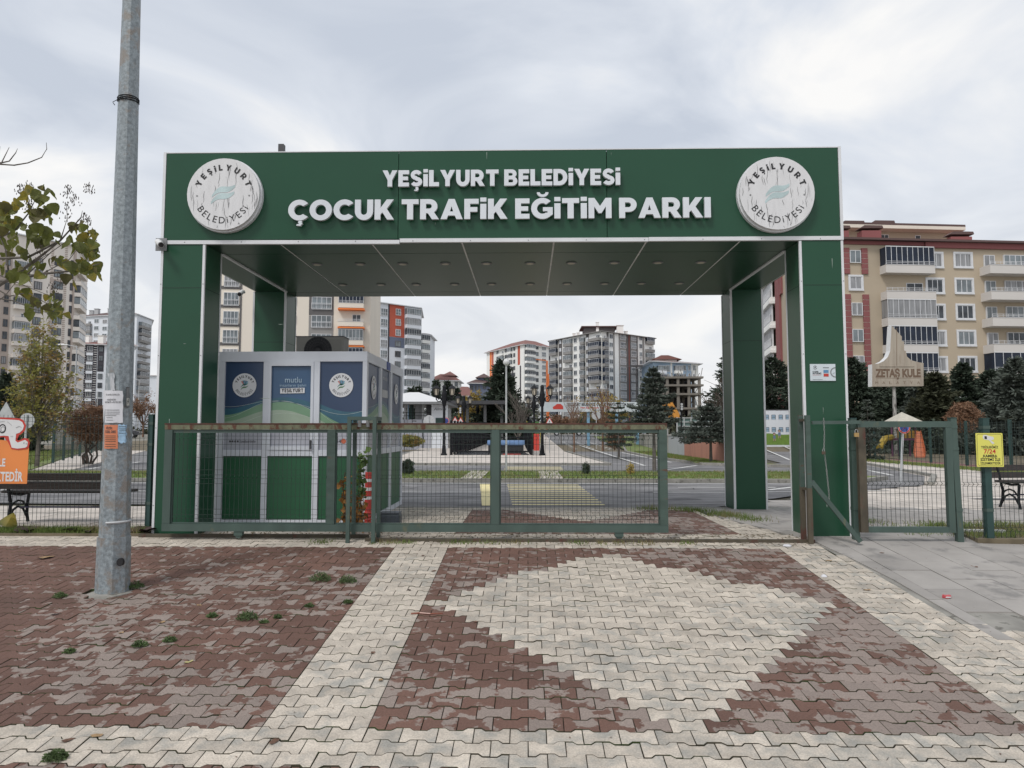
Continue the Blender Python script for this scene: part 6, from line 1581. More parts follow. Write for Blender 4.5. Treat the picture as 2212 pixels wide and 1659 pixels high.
def needle_cloud(name, m, pts, dirs, size, parent, rs):
    n = len(pts); d = dirs+rs.normal(size=(n, 3))*.45; d /= np.linalg.norm(d, axis=1)[:, None]
    q = rs.normal(size=(n, 3)); s = np.cross(d, q); s /= np.linalg.norm(s, axis=1)[:, None]
    L_ = size*rs.uniform(.6, 1.5, size=(n, 1)); W = L_*.17
    v = np.stack([pts-s*W, pts+s*W, pts+d*L_+s*W*.5, pts+d*L_-s*W*.5], 1).reshape(-1, 3)
    me = bpy.data.meshes.new(name); me.vertices.add(4*n); me.vertices.foreach_set('co', v.reshape(-1)); me.loops.add(4*n); me.loops.foreach_set('vertex_index', np.arange(4*n, dtype=np.int32)); me.polygons.add(n); me.polygons.foreach_set('loop_start', np.arange(n)*4)
    me.materials.append(m); me.update(calc_edges=True); o = bpy.data.objects.new(name, me); C.objects.link(o); o.parent = parent; return o
conifer('nearer blue-grey spruce on the grass strip, partly above the end of the sliding gate', 1412, 23, 800, 82, 'needleb', n=15000, seed=3, low=.46, trunk=.07, pw=.75, droop=.2, nb=11, size=.11)
conifer('short bluish spruce with bare lower trunk beside the rear right column', 1534, 28.5, 876, 100, 'needleb', n=13000, seed=4, low=.44, trunk=.075, pw=.62, droop=.2, nb=11, size=.11)
conifer('small dark spruce behind and left of the larger blue-grey spruce', 1336, 34, 872, 74, 'needle', n=5200, seed=5, low=.28, trunk=.06, pw=.7)
conifer('big broad dark conifer left of the thin street lamp, centre background', 1084, 62, 782, 112, 'needle', n=15000, seed=6, low=.05, pw=.8, size=.34, nb=12)
conifer('tall dark conifer behind the rear right column', 1604, 66, 735, 150, 'needle', n=15000, seed=7, low=.05, pw=.75, size=.34, nb=12)
conifer('dark conifer seen in the gap between the two right columns', 1672, 66, 776, 150, 'needle', n=12000, seed=8, low=.04, pw=.6, size=.3, nb=12)
for k, (px, Y, top, w_, m_, lab) in enumerate((
    (1843, 54, 778, 92, 'needle', 'dark conifer close against the right edge of the arch'),
    (1897, 56, 822, 82, 'needle', 'dark spreading conifer behind the sign on a post'),
    (1950, 52, 836, 96, 'needle', 'low dark conifer behind the pole of the shaped sign'),
    (2022, 44, 812, 84, 'needleg', 'brownish green conifer left of the bare reddish shrub'),
    (1992, 50, 806, 60, 'needleb', 'slim blue-grey conifer behind the brownish green one'),
    (2084, 50, 790, 62, 'needle', 'slender dark conifer standing above the bare reddish shrub'),
    (2143, 50, 806, 84, 'needle', 'dark conifer behind the yellow sign'),
    (2197, 40, 780, 110, 'needleb', 'large silvery blue conifer at the right edge'),
    (2250, 46, 770, 90, 'needle', 'dark conifer cut by the right edge of the picture'))):
    conifer(lab, px, Y, top, w_*1.4, m_, n=17000, seed=20+k, low=.03, pw=.68+.12*math.sin(k*2), size=.27, nb=12, droop=.25+.15*math.sin(k*3))
conifer('small pale blue spruce in front of the dark conifers, right of the arch', 1874, 33, 868, 46, 'needleb', n=5000, seed=40, low=.05, size=.13)
for k, (px, Y, top, w_) in enumerate(((889, 75, 841, 30), (903, 78, 838, 26), (942, 80, 824, 34), (966, 82, 826, 36), (986, 84, 842, 44))):
    conifer(('bushy dark conifer just behind the white pavilion roof', 'narrow dark conifer, second behind the pavilion roof', 'dark conifer left of the nearest lamp head', 'dark conifer directly behind the nearest park lamp', 'broad dark conifer right of the nearest park lamp')[k], px, Y, top, w_, 'needle', n=5000, seed=50+k, low=.05, size=.34)
conifer('dark conifer at the far left edge behind the triangular sign', 12, 48, 812, 90, 'needle', n=8000, seed=60, low=.05, size=.3)
conifer('dark green bushy conifer low behind the left fence', 46, 44, 862, 80, 'needle', n=7000, seed=61, low=.03, size=.26)

def branch_tree(t, h, r0, spread, depth, rs, m, up=.6, split=(2, 4), lean=0, twig=.006, start=.28):
    """recursive limbs; returns tip points"""
    b = MB(); tips = []
    def grow(p, d, L_, r, k):
        n = 3; pts = [p]
        for i in range(n):
            d = (d+Vector((rs.uniform(-.16, .16), rs.uniform(-.16, .16), rs.uniform(-.05, .12)))).normalized(); pts.append(pts[-1]+d*L_/n)
        b.tube(pts, r, 5 if k < 2 else 3, r1=max(twig, r*.6))
        tips.extend(pts[1:]) if k >= depth-2 else None
        if k >= depth: return
        for q in range(rs.randint(*split)+1):
            a = rs.uniform(0, 6.28); s = spread*rs.uniform(.6, 1.2); nd = (d+Vector((math.cos(a)*s, math.sin(a)*s, up*rs.uniform(-.1, .5)))).normalized()
            grow(pts[rs.randint(1, n+1)], nd, L_*rs.uniform(.55, .8), max(twig, r*.58), k+1)
    b.tube([(0, 0, -.1), (lean*.4, 0, h*start*.5), (lean, 0, h*start)], r0, 8, r1=r0*.8)
    for q in range(4):
        a = q*1.57+rs.uniform(-.3, .3); grow(Vector((lean, 0, h*start*rs.uniform(.8, 1))), Vector((math.cos(a)*spread*.8, math.sin(a)*spread*.8, 1)).normalized(), h*.3, r0*.55, 1)
    grow(Vector((lean, 0, h*start)), Vector((0, 0, 1)), h*.36, r0*.7, 1)
    b.build('trunk', m, t); return tips
def broadleaf(label, px, Y, pytop, pxw, m, n, size, seed, spread=.55, trunkm='bark', name='tree', bare=False, zb=0, depth=4, start=.28, r0=None, pts_jit=.25, aspect=1.5):
    zb = hgt(Y)+zb; x = P(px, 900, Y).x; h = P(px, pytop, Y).z-zb
    t = thing(name, label, 'tree', (x, Y, zb)); rs = np.random.RandomState(seed)
    tips = branch_tree(t, h, r0 or h*.018, spread, depth, rs, M[trunkm], start=start)
    T = np.array([tuple(v) for v in tips]); sc = (pxw/FPX*Y/2)/max(.1, np.percentile(np.abs(T[:, 0]), 96)); tz = T[:, 2].max()
    for ch in t.children:
        co = np.zeros(len(ch.data.vertices)*3); ch.data.vertices.foreach_get('co', co); co = co.reshape(-1, 3); wgt = np.clip((co[:, 2]/(h*start)-.9)*2, 0, 1)
        co[:, 0] *= 1+(sc-1)*wgt; co[:, 1] *= 1+(sc-1)*wgt; co[:, 2] *= np.where(co[:, 2] > h*start, 1, 1); top = co[:, 2].max(); hi = co[:, 2] > h*start; co[hi, 2] = h*start+(co[hi, 2]-h*start)*(h*(1-start))/(top-h*start)
        ch.data.vertices.foreach_set('co', co.reshape(-1)); ch.data.update()
    T[:, :2] *= sc; T[:, 2] = h*start+(T[:, 2]-h*start)*(h*(1-start))/(top-h*start)
    if not bare:
        idx = rs.randint(0, len(T), n); pts = T[idx]+rs.normal(size=(n, 3))*pts_jit*h*.08
        leaf_cloud('crown', M[m], pts, size, t, rs=rs, aspect=aspect)
    return t
def upright_tree(label, px, Y, pytop, pxw, m, limbs, per, size, seed, zb=.06):
    x = P(px, 900, Y).x; H = P(px, pytop, Y).z-zb; Rm = pxw/2/FPX*Y
    t = thing('plane_tree', label, 'tree', (x, Y, zb)); rs = np.random.RandomState(seed); b = MB(); b.tube([(0, 0, -.1), (.04, 0, H*.2), (0, 0, H*.5), (.05, 0, H*.92)], .085, 8, r1=.012); L_ = []
    for k in range(limbs):
        f_ = rs.uniform(.30, 1.0); ht = H*f_; q = f_-.30; rad = Rm*(math.sin(min(1, q/.62*.9+.32)*math.pi*.62) if f_ < .62 else (1.04-f_)/.42*.92+.08)*rs.uniform(.45, 1.05)
        a_ = rs.uniform(0, 6.283); z0 = max(H*.2, ht*.52-.1); e_ = Vector((math.cos(a_)*rad, math.sin(a_)*rad, ht)); s_ = Vector((0, 0, z0)); m_ = s_+(e_-s_)*.5+Vector((math.cos(a_)*rad*.12, math.sin(a_)*rad*.12, -.08*H*rs.rand()))
        pts = [s_, s_+(m_-s_)*.5, m_, m_+(e_-m_)*.55, e_]; b.tube(pts, .02*(1.4-f_)+.006, 4, r1=.003)
        for w_ in range(per):
            u = rs.uniform(.25, 1.03)*4; i_ = min(3, int(u)); p = pts[i_]+(pts[i_+1]-pts[i_])*(u-i_); j_ = .11+.10*(1-u/4); L_.append(p+Vector(rs.normal(size=3))*j_)
        for w_ in range(3):
            u = rs.uniform(.4, .95)*4; i_ = min(3, int(u)); p = pts[i_]+(pts[i_+1]-pts[i_])*(u-i_); q_ = p+Vector((rs.normal()*.18, rs.normal()*.18, .2+rs.rand()*.15)); b.tube([p, q_], .004, 3)
            for v_ in range(7): L_.append(p+(q_-p)*rs.uniform(.3, 1.1)+Vector(rs.normal(size=3))*.05)
    b.build('trunk', M['bark'], t); leaf_cloud('crown', M[m], np.array([tuple(v) for v in L_]), size, t, rs=rs, aspect=1.7); return t
upright_tree('upright plane tree with thinning olive and yellow leaves behind the left fence', 84, 24.7, 690, 176, 'autumn', 105, 26, .115, 3)
broadleaf('leafless branching tree right of the big dark conifer', 1120, 50, 832, 84, None, 0, 0, 5, spread=.7, bare=True, start=.15)
broadleaf('thin leafless tree in front of the blue and white banner', 1240, 45, 850, 56, None, 0, 0, 7, spread=.6, trunkm='brownl', bare=True, start=.3)
broadleaf('sparse yellowing tree in front of the banner, left of the spruce', 1302, 48, 828, 60, 'yellowl', 200, .10, 9, spread=.5, start=.3, trunkm='brownl')
broadleaf('sparse yellow tree behind the banner between the two bare trees', 1268, 75, 852, 60, 'yellowl', 500, .2, 11, spread=.55, start=.3)
broadleaf('yellow autumn tree over the dark canopy, left of the big conifer', 1030, 66, 846, 66, 'yellowl', 4200, .24, 13, spread=.6, start=.22)
broadleaf('round rusty-leaved small tree under the banner', 1212, 62, 894, 44, 'rustl', 2600, .16, 15, spread=.8, start=.35)
broadleaf('yellow and brown tree behind the banner right part', 1336, 80, 850, 60, 'yellowl', 1400, .22, 17, spread=.6, start=.3)
broadleaf('bare reddish tree at the left end of the dark canopy', 310, 90, 838, 60, 'rustl', 1500, .2, 19, spread=.6, trunkm='brownl', start=.25)
broadleaf('leafless brushy tree beside the rear right column', 1560, 44, 812, 110, None, 0, 0, 21, spread=.35, trunkm='barkd', bare=True, start=.12)
# bushes of weeping and rounded growth
def bush(label, px, Y, pyt, pyb, pxw, m, n, size, seed, zb=None, stems=10, name='shrub', aspect=2.2, droop=0.):
    z0 = P(px, pyb, Y).z if zb is None else zb; h = P(px, pyt, Y).z-z0; Rr = pxw/2/FPX*Y; x = P(px, 900, Y).x
    t = thing(name, label, 'shrub', (x, Y, z0)); rs = np.random.RandomState(seed)
    b = MB()
    for k in range(stems):
        a = rs.uniform(0, 6.28); b.tube([(0, 0, 0), (math.cos(a)*Rr*.2, math.sin(a)*Rr*.2, h*.45), (math.cos(a)*Rr*.75, math.sin(a)*Rr*.75, h*(.85-droop))], max(.006, h*.012), 4, r1=.004)
    b.build('stems', M['brownl'], t)
    v = rs.normal(size=(n, 3)); v /= np.linalg.norm(v, axis=1)[:, None]; v *= (rs.uniform(.25, 1, size=(n, 1)))**.45
    lump = 1+.18*np.sin(v[:, :1]*5+seed)*np.cos(v[:, 2:]*6)
    v = v*lump; pts = np.stack([v[:, 0]*Rr, v[:, 1]*Rr, h*.52+v[:, 2]*h*.48], 1)
    leaf_cloud('foliage', M[m], pts, size, t, rs=rs, aspect=aspect, flat=.8 if droop == 0 else .5); return t
bush('weeping brown shrub of tangled twigs between fence and grass at left', 196, 27, 872, 960, 92, 'rustl', 5200, .22, 3, aspect=9, droop=.3, stems=30)
tw = thing('twisted_tree', 'gnarled twisted trunk below the weeping brown shrub', 'tree', (P(190, 985, 27).x, 27, .05))
rs_ = np.random.RandomState(2); b = MB()
for k in range(9): a = rs_.uniform(0, 6.28); b.tube([(math.cos(a)*.15, math.sin(a)*.1, 0), (math.cos(a)*.3, .1, .3), (math.cos(a*2)*.25, .1, .7), (math.cos(a)*.4, 0, 1.1)], .05, 5, r1=.02)
b.build('limbs', M['barkd'], tw)
bush('bare reddish-brown shrub between the conifers behind the playground fence', 2082, 36, 866, 940, 66, 'rustl', 4200, .14, 5, aspect=3)
bush('small clipped dark evergreen on the grass strip right of the kiosk', 882, 20, 992, 1029, 26, 'needle', 2600, .05, 7)
bush('tiny dark conifer leaning on the grass strip, right of the middle gate bar', 1265, 20, 1000, 1029, 17, 'needle', 1500, .04, 8)
bush('dry yellow seedling on the grass strip left of the gate end', 1360, 20, 1000, 1029, 14, 'yellowl', 300, .06, 9)
bush('green and yellow rose bush bed beyond the left road', 886, 46, 940, 966, 60, 'autumn', 2600, .14, 10)
for k, (px, Y, t_, b_, w_, m_) in enumerate(((245, 55, 900, 945, 60, 'autumn'), (60, 40, 925, 962, 60, 'needle'), (1330, 36, 925, 968, 36, 'rustl'), (1255, 90, 903, 925, 60, 'needleg'), (1310, 90, 905, 925, 50, 'rustl'), (1372, 55, 905, 935, 40, 'needle'))):
    bush(('olive shrub beyond the left fence, beside the pole', 'dark low shrub under the plane tree', 'leafless purple-brown shrub by the retaining wall', 'low green shrubs below the banner', 'low rusty shrubs below the banner near its right post', 'dark shrub behind the nearer spruce')[k], px, Y, t_, b_, w_, m_, 1800, .16 if Y < 60 else .3, 30+k)
far_ = thing('far_trees', None, None, (0, 120, 0), kind='group') if False else None
# far-off belt of dark planting that reads as one mass
rs_ = np.random.RandomState(9); pts = []
for x_ in np.arange(-70, 75, 1.2):
    if -3 < x_/120*0+x_ < -2.9: continue
    h_ = 2.2+1.3*math.sin(x_*.7)+1.0*math.sin(x_*.23+1); n_ = 60
    pts.append(np.stack([x_+rs_.normal(size=n_)*1.2, 118+rs_.normal(size=n_)*1.5, 1.0+rs_.uniform(0, max(.8, h_), n_)], 1))
o = leaf_cloud('far_shrubbery', M['needleg'], np.concatenate(pts), .6, aspect=1.6); tag(o, kind='stuff')
rs_ = np.random.RandomState(10); pts = []
for k in range(40):
    x_ = P(975+k*2.7, 900, 70).x; n_ = 170; pts.append(np.stack([x_+rs_.normal(size=n_)*.5, 70+rs_.normal(size=n_)*.8, .4+rs_.uniform(0, 2.4+.4*math.sin(k), n_)], 1))
o = leaf_cloud('hedge', M['needle'], np.concatenate(pts), .22); tag(o, 'tall dark hedge behind the dark flat canopy', 'hedge')

# ------------------------------------------------------------ broad-leaved tree reaching in at top left
pt = thing('paulownia_tree', 'large-leaved tree reaching in from the left edge with dry seed clusters', 'tree', (-10.6, 12.2, 0))
po = pt.location
b = MB(o=po); b.tube([(-10.6, 12.2, -.1), (-10.5, 12.2, 1.5), (-10.3, 12.1, 2.8), (-9.6, 12.0, 3.5), P(-10, 596, 11.9)], .14, 8, r1=.06)
brs = []
def br(pts, r0=.035, r1=.008, Y=11.8):
    r0 *= 1.25; r1 *= 1.3
    q = [P(x, y, Y) for x, y in pts]; b.tube(q, r0, 5, r1=r1); brs.append(q)
br([(-40, 615), (20, 606), (90, 592), (160, 585), (215, 570)], .03, .006)
br([(-40, 640), (30, 596), (95, 548), (130, 520), (146, 470)], .03, .004)
br([(-30, 560), (60, 556), (130, 520), (175, 470), (178, 455)], .022, .003)
br([(-20, 520), (30, 500), (62, 460), (82, 420)], .018, .004); br([(20, 600), (12, 540), (-5, 500)], .014, .005)
br([(-40, 340), (2, 352), (20, 348), (34, 330), (38, 321)], .014, .003); br([(4, 350), (14, 330), (20, 318)], .008, .003); br([(-30, 353), (30, 357), (60, 352), (90, 340), (101, 322), (100, 308)], .012, .003); br([(-6, 360), (-2, 330), (0, 316)], .008, .003)
br([(40, 590), (70, 570), (105, 548)], .012, .004); br([(-30, 640), (30, 650), (75, 668), (110, 678)], .012, .003); br([(60, 592), (110, 545), (146, 520)], .01, .003)
br([(-30, 610), (20, 640), (60, 632), (100, 655), (112, 640)], .012, .003); br([(0, 595), (60, 620), (110, 640)], .008, .003); br([(-20, 660), (10, 640), (34, 610)], .01, .003); br([(90, 592), (150, 560), (180, 520)], .008, .003)
b.build('limbs', M['bark'], pt)
M['pleaf'] = mat('paulownia_leaf', (.14, .155, .035), .6, var=.4, scale=2.5, trans=.45, col2=(.32, .25, .04), thr=(.52, .64, 1.6)); M['pleafd'] = mat('paulownia_leaf_dry', (.11, .10, .035), .7, var=.4, scale=4, trans=.3)
def pleaf(seed):
    rs = np.random.RandomState(seed); n = 12; L_ = .2; out_ = []
    prof = [(0, 0), (.35, .03), (.5, .12), (.52, .25), (.45, .42), (.32, .62), (.15, .85), (0, 1)]
    V = []; F = []
    for sgn in (-1, 1):
        k = len(V)
        for w_, t in prof:
            V.append((sgn*w_*L_*.95, t*L_, -.22*L_*(w_*2)**1.5*rs.uniform(.6, 1.2)-.35*L_*t*t*rs.uniform(.7, 1.1)))
        for w_, t in ((0, .06), (0, .25), (0, .45), (0, .65), (0, .85)): V.append((0, t*L_, -.35*L_*t*t))
        m0 = k+8
        F += [(k, k+1, m0), (k+1, k+2, m0+1, m0), (k+2, k+3, m0+1), (k+3, k+4, m0+2, m0+1), (k+4, k+5, m0+3, m0+2), (k+5, k+6, m0+4, m0+3), (k+6, k+7, m0+4)]
    b = MB(); b.add(V, F); return b
lm = [pleaf(s_).mesh('leaf', M['pleafd'] if s_ == 3 else M['pleaf']) for s_ in range(5)]
rr = random.Random(12)
zones = [((0, 430), (45, 480), 15), ((55, 395), (115, 470), 24), ((0, 480), (120, 520), 22), ((85, 430), (125, 520), 9), ((145, 478), (205, 520), 15), ((165, 500), (210, 580), 18), ((150, 545), (175, 610), 6), ((55, 548), (150, 600), 9), ((0, 520), (60, 600), 17), ((60, 625), (140, 680), 20), ((180, 560), (212, 592), 3), ((40, 600), (60, 630), 3), ((60, 560), (110, 572), 3)]
for (x0, y0), (x1, y1), n in zones:
    for k in range(int(n*1.35)):
        p = P(rr.uniform(x0, x1), rr.uniform(y0, y1), 11.8+rr.uniform(-.5, .5))
        o = bpy.data.objects.new('leaf', lm[rr.choice((0, 1, 2, 4, 0, 1, 2, 3))]); C.objects.link(o); o.parent = pt; o.location = p-po
        o.rotation_euler = (rr.uniform(-2.2, -.9), rr.uniform(-.7, .7), rr.uniform(-3.1, 3.1)); s_ = rr.uniform(.6, 1.3); o.scale = (s_*.88, s_*.88, s_*.88)
b = MB(o=po)
for (x, y, L_) in ((64, 395, 26), (150, 400, 28), (200, 396, 22), (183, 462, 30), (63, 430, 30), (150, 440, 40), (165, 420, 24), (45, 400, 20), (196, 470, 30), (120, 612, 25), (136, 590, 30), (212, 520, 26), (90, 530, 22)):
    x = x*.97; base = P(x, y+L_, 11.7); tip = P(x+rr.uniform(-4, 4), y, 11.7); b.tube([base, (base+tip)/2, tip], .005, 3)
    for k in range(34):
        q = base+(tip-base)*rr.random(); rad = .10*(1-(q-base).length/(tip-base).length*.6); q = q+Vector((rr.uniform(-rad, rad), rr.uniform(-rad, rad), rr.uniform(-.02, .02)))
        b.cyl(q, q+Vector((0, 0, .028)), .009, .004, 4)
b.build('seed_clusters', M['barkd'], pt)['kind'] = 'stuff'

# ------------------------------------------------------------ park furniture and background objects
lamp0 = None
def park_lamp(label, px, Y):
    global lamp0
    x = P(px, 950, Y).x; z = hgt(Y)+.088
    if lamp0 is None:
        t = thing('park_lamp', label, 'lamp', (x, Y, z), group='twin-headed park lamps in two rows along the basin')
        MB().lathe((0, 0, 0), [(.17, 0), (.165, .05), (.12, .12), (.10, .3), (.085, .5), (.06, .55)], 8).build('base', M['iron'], t)
        MB().lathe((0, 0, 0), [(.075, .56), (.065, 2.5), (.085, 2.52), (.14, 2.8), (.14, 3.15), (.10, 3.3), (.09, 3.5), (.11, 3.52), (.05, 3.62)], 8).build('post', M['iron'], t)
        for s in (-1, 1):
            b = MB(); b.tube([(s*.09, 0, 3.0), (s*.19, 0, 2.78), (s*.32, 0, 2.76), (s*.41, 0, 2.88), (s*.41, 0, 3.02)], .03, 6); b.tube([(s*(.25+.08*math.cos(a_)), 0, 2.95+.08*math.sin(a_)) for a_ in np.linspace(-1.5, 3.6, 10)], .022, 5); b.build('arm', M['iron'], t)
            c = Vector((s*.41, 0, 3.02)); b = MB(); b.lathe(c, [(.05, 0), (.10, .05), (.105, .07)], 6)
            for k in range(6):
                a_ = k*math.pi/3; b.bar(c+Vector((.10*math.cos(a_), .10*math.sin(a_), .07)), c+Vector((.175*math.cos(a_), .175*math.sin(a_), .4)), .024)
            b.lathe(c, [(.21, .4), (.20, .43), (.08, .56), (.03, .57), (.03, .62), (.002, .68)], 6); ln = b.build('lantern', M['iron'], t)
            b = MB(); b.lathe(c, [(.088, .075), (.142, .395)], 6); b.build('lantern_glass', M['lamp'], ln)
        lamp0 = t; return t
    return copy_tree(lamp0, (x, Y, z), label)
lamps = [(959, 36.6, 'nearest park lamp of the left row, with two lanterns'), (1171.5, 36.6, 'nearest park lamp of the right row, just left of the banner')]
for k, Y in enumerate((48, 62, 78, 95)):
    w_ = ('second', 'third', 'fourth', 'fifth')[k]
    lamps += [(1132-6242/Y, Y, w_+' park lamp of the left row, counted from the gate'), (1100+2578/Y, Y, w_+' park lamp of the right row, counted from the gate')]
for px, Y, lab in lamps: park_lamp(lab, px, Y)
# sunken basin with railings
xl_, xr_ = P(975, 980, 37).x, P(1148, 980, 37).x
bs = thing('basin_railing', 'black iron railings round the sunken basin between the two rows of lamps', 'railing', ((xl_+xr_)/2, 37, 0)); bo_ = bs.location
def rail_side(xa, xb, Ya, Yb, nm='railing_side'):
    n = int((Yb-Ya)/1.3)
    for i in range(n):
        f0, f1 = i/n, (i+1)/n; p = Vector((xa+(xb-xa)*f0, Ya+(Yb-Ya)*f0, .088+hgt(Ya+(Yb-Ya)*f0))); q = Vector((xa+(xb-xa)*f1, Ya+(Yb-Ya)*f1, .088+hgt(Ya+(Yb-Ya)*f1)))
        b = MB(o=bo_); b.bar(p, p+Vector((0, 0, 1.8)), .13); b.build('post', M['iron'], bs)
        b = MB(o=bo_); up = Vector((0, 0, 1))
        for z in (.15, .55, 1.55): b.bar(p+up*z, q+up*z, .06)
        for k in range(1, 9): m_ = p+(q-p)*k/9; b.bar(m_+up*.15, m_+up*1.55, .032)
        b.tube([p+(q-p)*(.15+.7*t)+up*(1.5-.9*math.sin(math.pi*t)) for t in np.linspace(0, 1, 9)], .022, 4)
        b.build('panel', M['iron'], bs)
rail_side(xl_, xl_+.6, 37, 62); rail_side(xr_, xr_-.5, 37, 62)
b = MB(o=bo_)
for z in (.18, .9): b.bar((xl_, 37, z+.088), (xr_, 37, z+.088), .08)
b.tube([(xl_+.2, 37.2, 1.7), (xl_+1.2, 37.2, 1.25), (xl_+2.4, 37.2, 1.05)], .03, 5); b.tube([(xr_-.2, 37.2, 1.55), (xr_-1.2, 37.2, 1.3), (xr_-2.2, 37.2, 1.1)], .03, 5)
b.build('front_rails', M['iron'], bs)
wat = sheet('basin_water', mat('still_water', (.22, .23, .25), .08, var=.1, scale=1, spec=.6), [(xl_+.1, 37.2), (xr_-.1, 37.2), (xr_-.5, 45), (xl_-.2, 45)], .094)
x0, x1 = P(1053, 960, 37.8).x, P(1133, 960, 37.8).x
bc = thing('covered_cart', 'low dark cart with a rounded pale blue cover between the basin railings', 'cart', ((x0+x1)/2, 38, .09))
b = MB(); w_ = (x1-x0)/2; b.box(-w_+.05, w_-.05, -.4, .4, .05, .5); b.build('cart_body', mat('dark_mesh', (.03, .032, .035), .7, var=.4, scale=20), bc)
b = MB(); n = 8; b.poly([(-w_, .45*math.cos(math.pi*k/n)*-1, .505+.25*math.sin(math.pi*k/n)) for k in range(n+1)], (2*w_, 0, 0)); b.build('cover', mat('blue_cover', (.10, .19, .36), .5), bc)
x0, x1 = P(1086, 945, 47).x, P(1125, 945, 47).x
b = MB(); b.box(0, x1-x0, -.3, .3, .0, .35); b.box(.1, x1-x0-.1, -.25, .25, .351, .5); o = b.build('red_cart', M['red']); o.location = (x0, 47, .12+hgt(47)); tag(o, 'low red and white play cart beyond the blue-covered one', 'cart')
# bin
bp_ = P(1159, 978, 36.2)
bn = thing('litter_bin', 'red panelled litter bin hung beside the nearest right lamp', 'bin', (bp_.x, 36.2, .09)); MB().box(-.14, .14, -.1, .1, .25, 1.1).build('bin_body', M['red'], bn)
MB().tube([(-.17, 0, 0), (-.17, 0, 1.0), (0, 0, 1.3), (.17, 0, 1.0), (.17, 0, 0)], .015, 5).build('bin_frame', M['iron'], bn)
# pavilion
Yp = 50
pv = thing('pavilion', 'open white-roofed cafe pavilion right of the kiosk with a white name wall', 'pavilion', (P(900, 900, Yp).x, Yp, 0)); vo = pv.location
px2x = lambda q: P(q, 900, Yp).x
zE = P(900, 869, Yp).z
ex0, ex1 = px2x(780), px2x(969.5)
b = MB(o=vo); b.add([(ex0, Yp-1, zE), (ex1, Yp-1, zE), (ex1, Yp+7, zE), (ex0, Yp+7, zE), (ex0+3, Yp+2.5, zE+.85), (px2x(893), Yp+2.5, zE+.85)], [(0, 1, 5, 4), (1, 2, 5), (2, 3, 4, 5), (3, 0, 4)]); b.build('roof', M['white'], pv)
b = MB(o=vo); b.box(ex0+.02, ex1-.02, Yp-.98, Yp+6.9, zE-.16, zE-.004); b.build('eaves', M['mgrey'], pv)
b = MB(o=vo); b.box(px2x(932), px2x(967), Yp, Yp+.2, .05, zE-.17); nw_ = b.build('name_wall', M['coolwhite'], pv)
b = MB(o=vo); text_on(b, 'Almira', (0, Yp-.004, 0), UX, UZ, px2x(937), px2x(963.5), P(0, 887, Yp).z, .2, 0, shear=.25); b.build('lettering', M['dgrey'], nw_)
b = MB(o=vo); b.box(px2x(941), px2x(959), Yp-.02, Yp-.004, P(0, 914, Yp).z, P(0, 903, Yp).z); b.build('dark_poster', M['fgreen'], nw_)
for q in (867, 873, 879, 890, 912, 915): b = MB(o=vo); b.box(px2x(q), px2x(q+1.2), Yp, Yp+.08, .05, zE-.17); b.build('post', M['iron'] if q in (867, 890) else M['lgrey'], pv)
for q0, q1, m_ in ((867.5, 872.5, 'paper'), (874.5, 878.5, 'bluep'), (880.5, 889, 'fgreen'), (892, 911, 'curtain'), (917, 931, 'dgrey')):
    b = MB(o=vo); b.box(px2x(q0), px2x(q1), Yp+.9, Yp+.95, P(0, 906, Yp).z, P(0, 873, Yp).z); b.build('curtain', M[m_], pv)
b = MB(o=vo); b.box(px2x(780), px2x(931), Yp, Yp+.1, .05, P(0, 906.5, Yp).z); b.build('low_wall', M['lilac'], pv)
b = MB(o=vo); text_on(b, 'ÇOCUK', (0, Yp-.004, 0), UX, UZ, px2x(889.5), px2x(900), P(0, 911.5, Yp).z, .1, .03); b.build('lettering', M['dgrey'], pv)
b = MB(o=vo)
for z in (P(0, 892, Yp).z, P(0, 899, Yp).z): b.box(px2x(780), px2x(931), Yp-.02, Yp-.005, z, z+.03)
b.build('rail', M['iron'], pv)
# dark canopy
Yc = 60; dc = thing('canopy', 'long flat dark canopy right of the pavilion, over the dark hedge', 'canopy', (P(1030, 900, Yc).x, Yc, 0)); b = MB(o=dc.location)
b.box(P(969, 870, Yc).x, P(1093, 870, Yc).x, Yc-1.5, Yc+1.5, P(0, 875.5, Yc).z, P(0, 868, Yc).z); b.build('roof', M['dgrey'], dc)
for q in (972, 1010, 1048, 1084): b = MB(o=dc.location); b.box(P(q, 870, Yc).x-.12, P(q, 870, Yc).x+.12, Yc-.15, Yc+.15, .2, P(0, 875.6, Yc).z); b.build('post', M['mgrey'], dc)
# banner
Yb = 58; bn2 = thing('banner', 'long pale blue banner on posts with dark and red lettering', 'banner', (P(1277, 880, Yb).x, Yb, 0)); vo2 = bn2.location
bx = lambda q: P(q, 880, Yb).x
bz = lambda q: P(1277, q, Yb).z
b = MB(o=vo2); b.box(bx(1165), bx(1378), Yb, Yb+.08, bz(889.5), bz(868.5)); brd = b.build('board', mat('banner_sky', (.52, .57, .60), .6, var=.14, scale=.8), bn2)
b = MB(o=vo2); text_on(b, 'YEŞİLYURT BELEDİYESİ ÇOCUK TRAFİK EĞİTİM PARKI', (0, Yb-.006, 0), UX, UZ, bx(1224), bx(1370), bz(876.5), .21, .03); b.build('lettering', M['black'], brd)
b = MB(o=vo2); text_on(b, 'Hem Eğleniyorum Hem Öğreniyorum', (0, Yb-.006, 0), UX, UZ, bx(1254), bx(1338), bz(882.5), .16, .025); b.build('lettering', M['red'], brd)
b = MB(o=vo2); text_on(b, 'Trafiği öğreniyoruz', (0, Yb-.006, 0), UX, UZ, bx(1279), bx(1328), bz(886.5), .1, 0) if False else b.box(bx(1279), bx(1328), Yb-.006, Yb-.003, bz(886.5), bz(885)); b.build('print_line', M['mgrey'], brd)
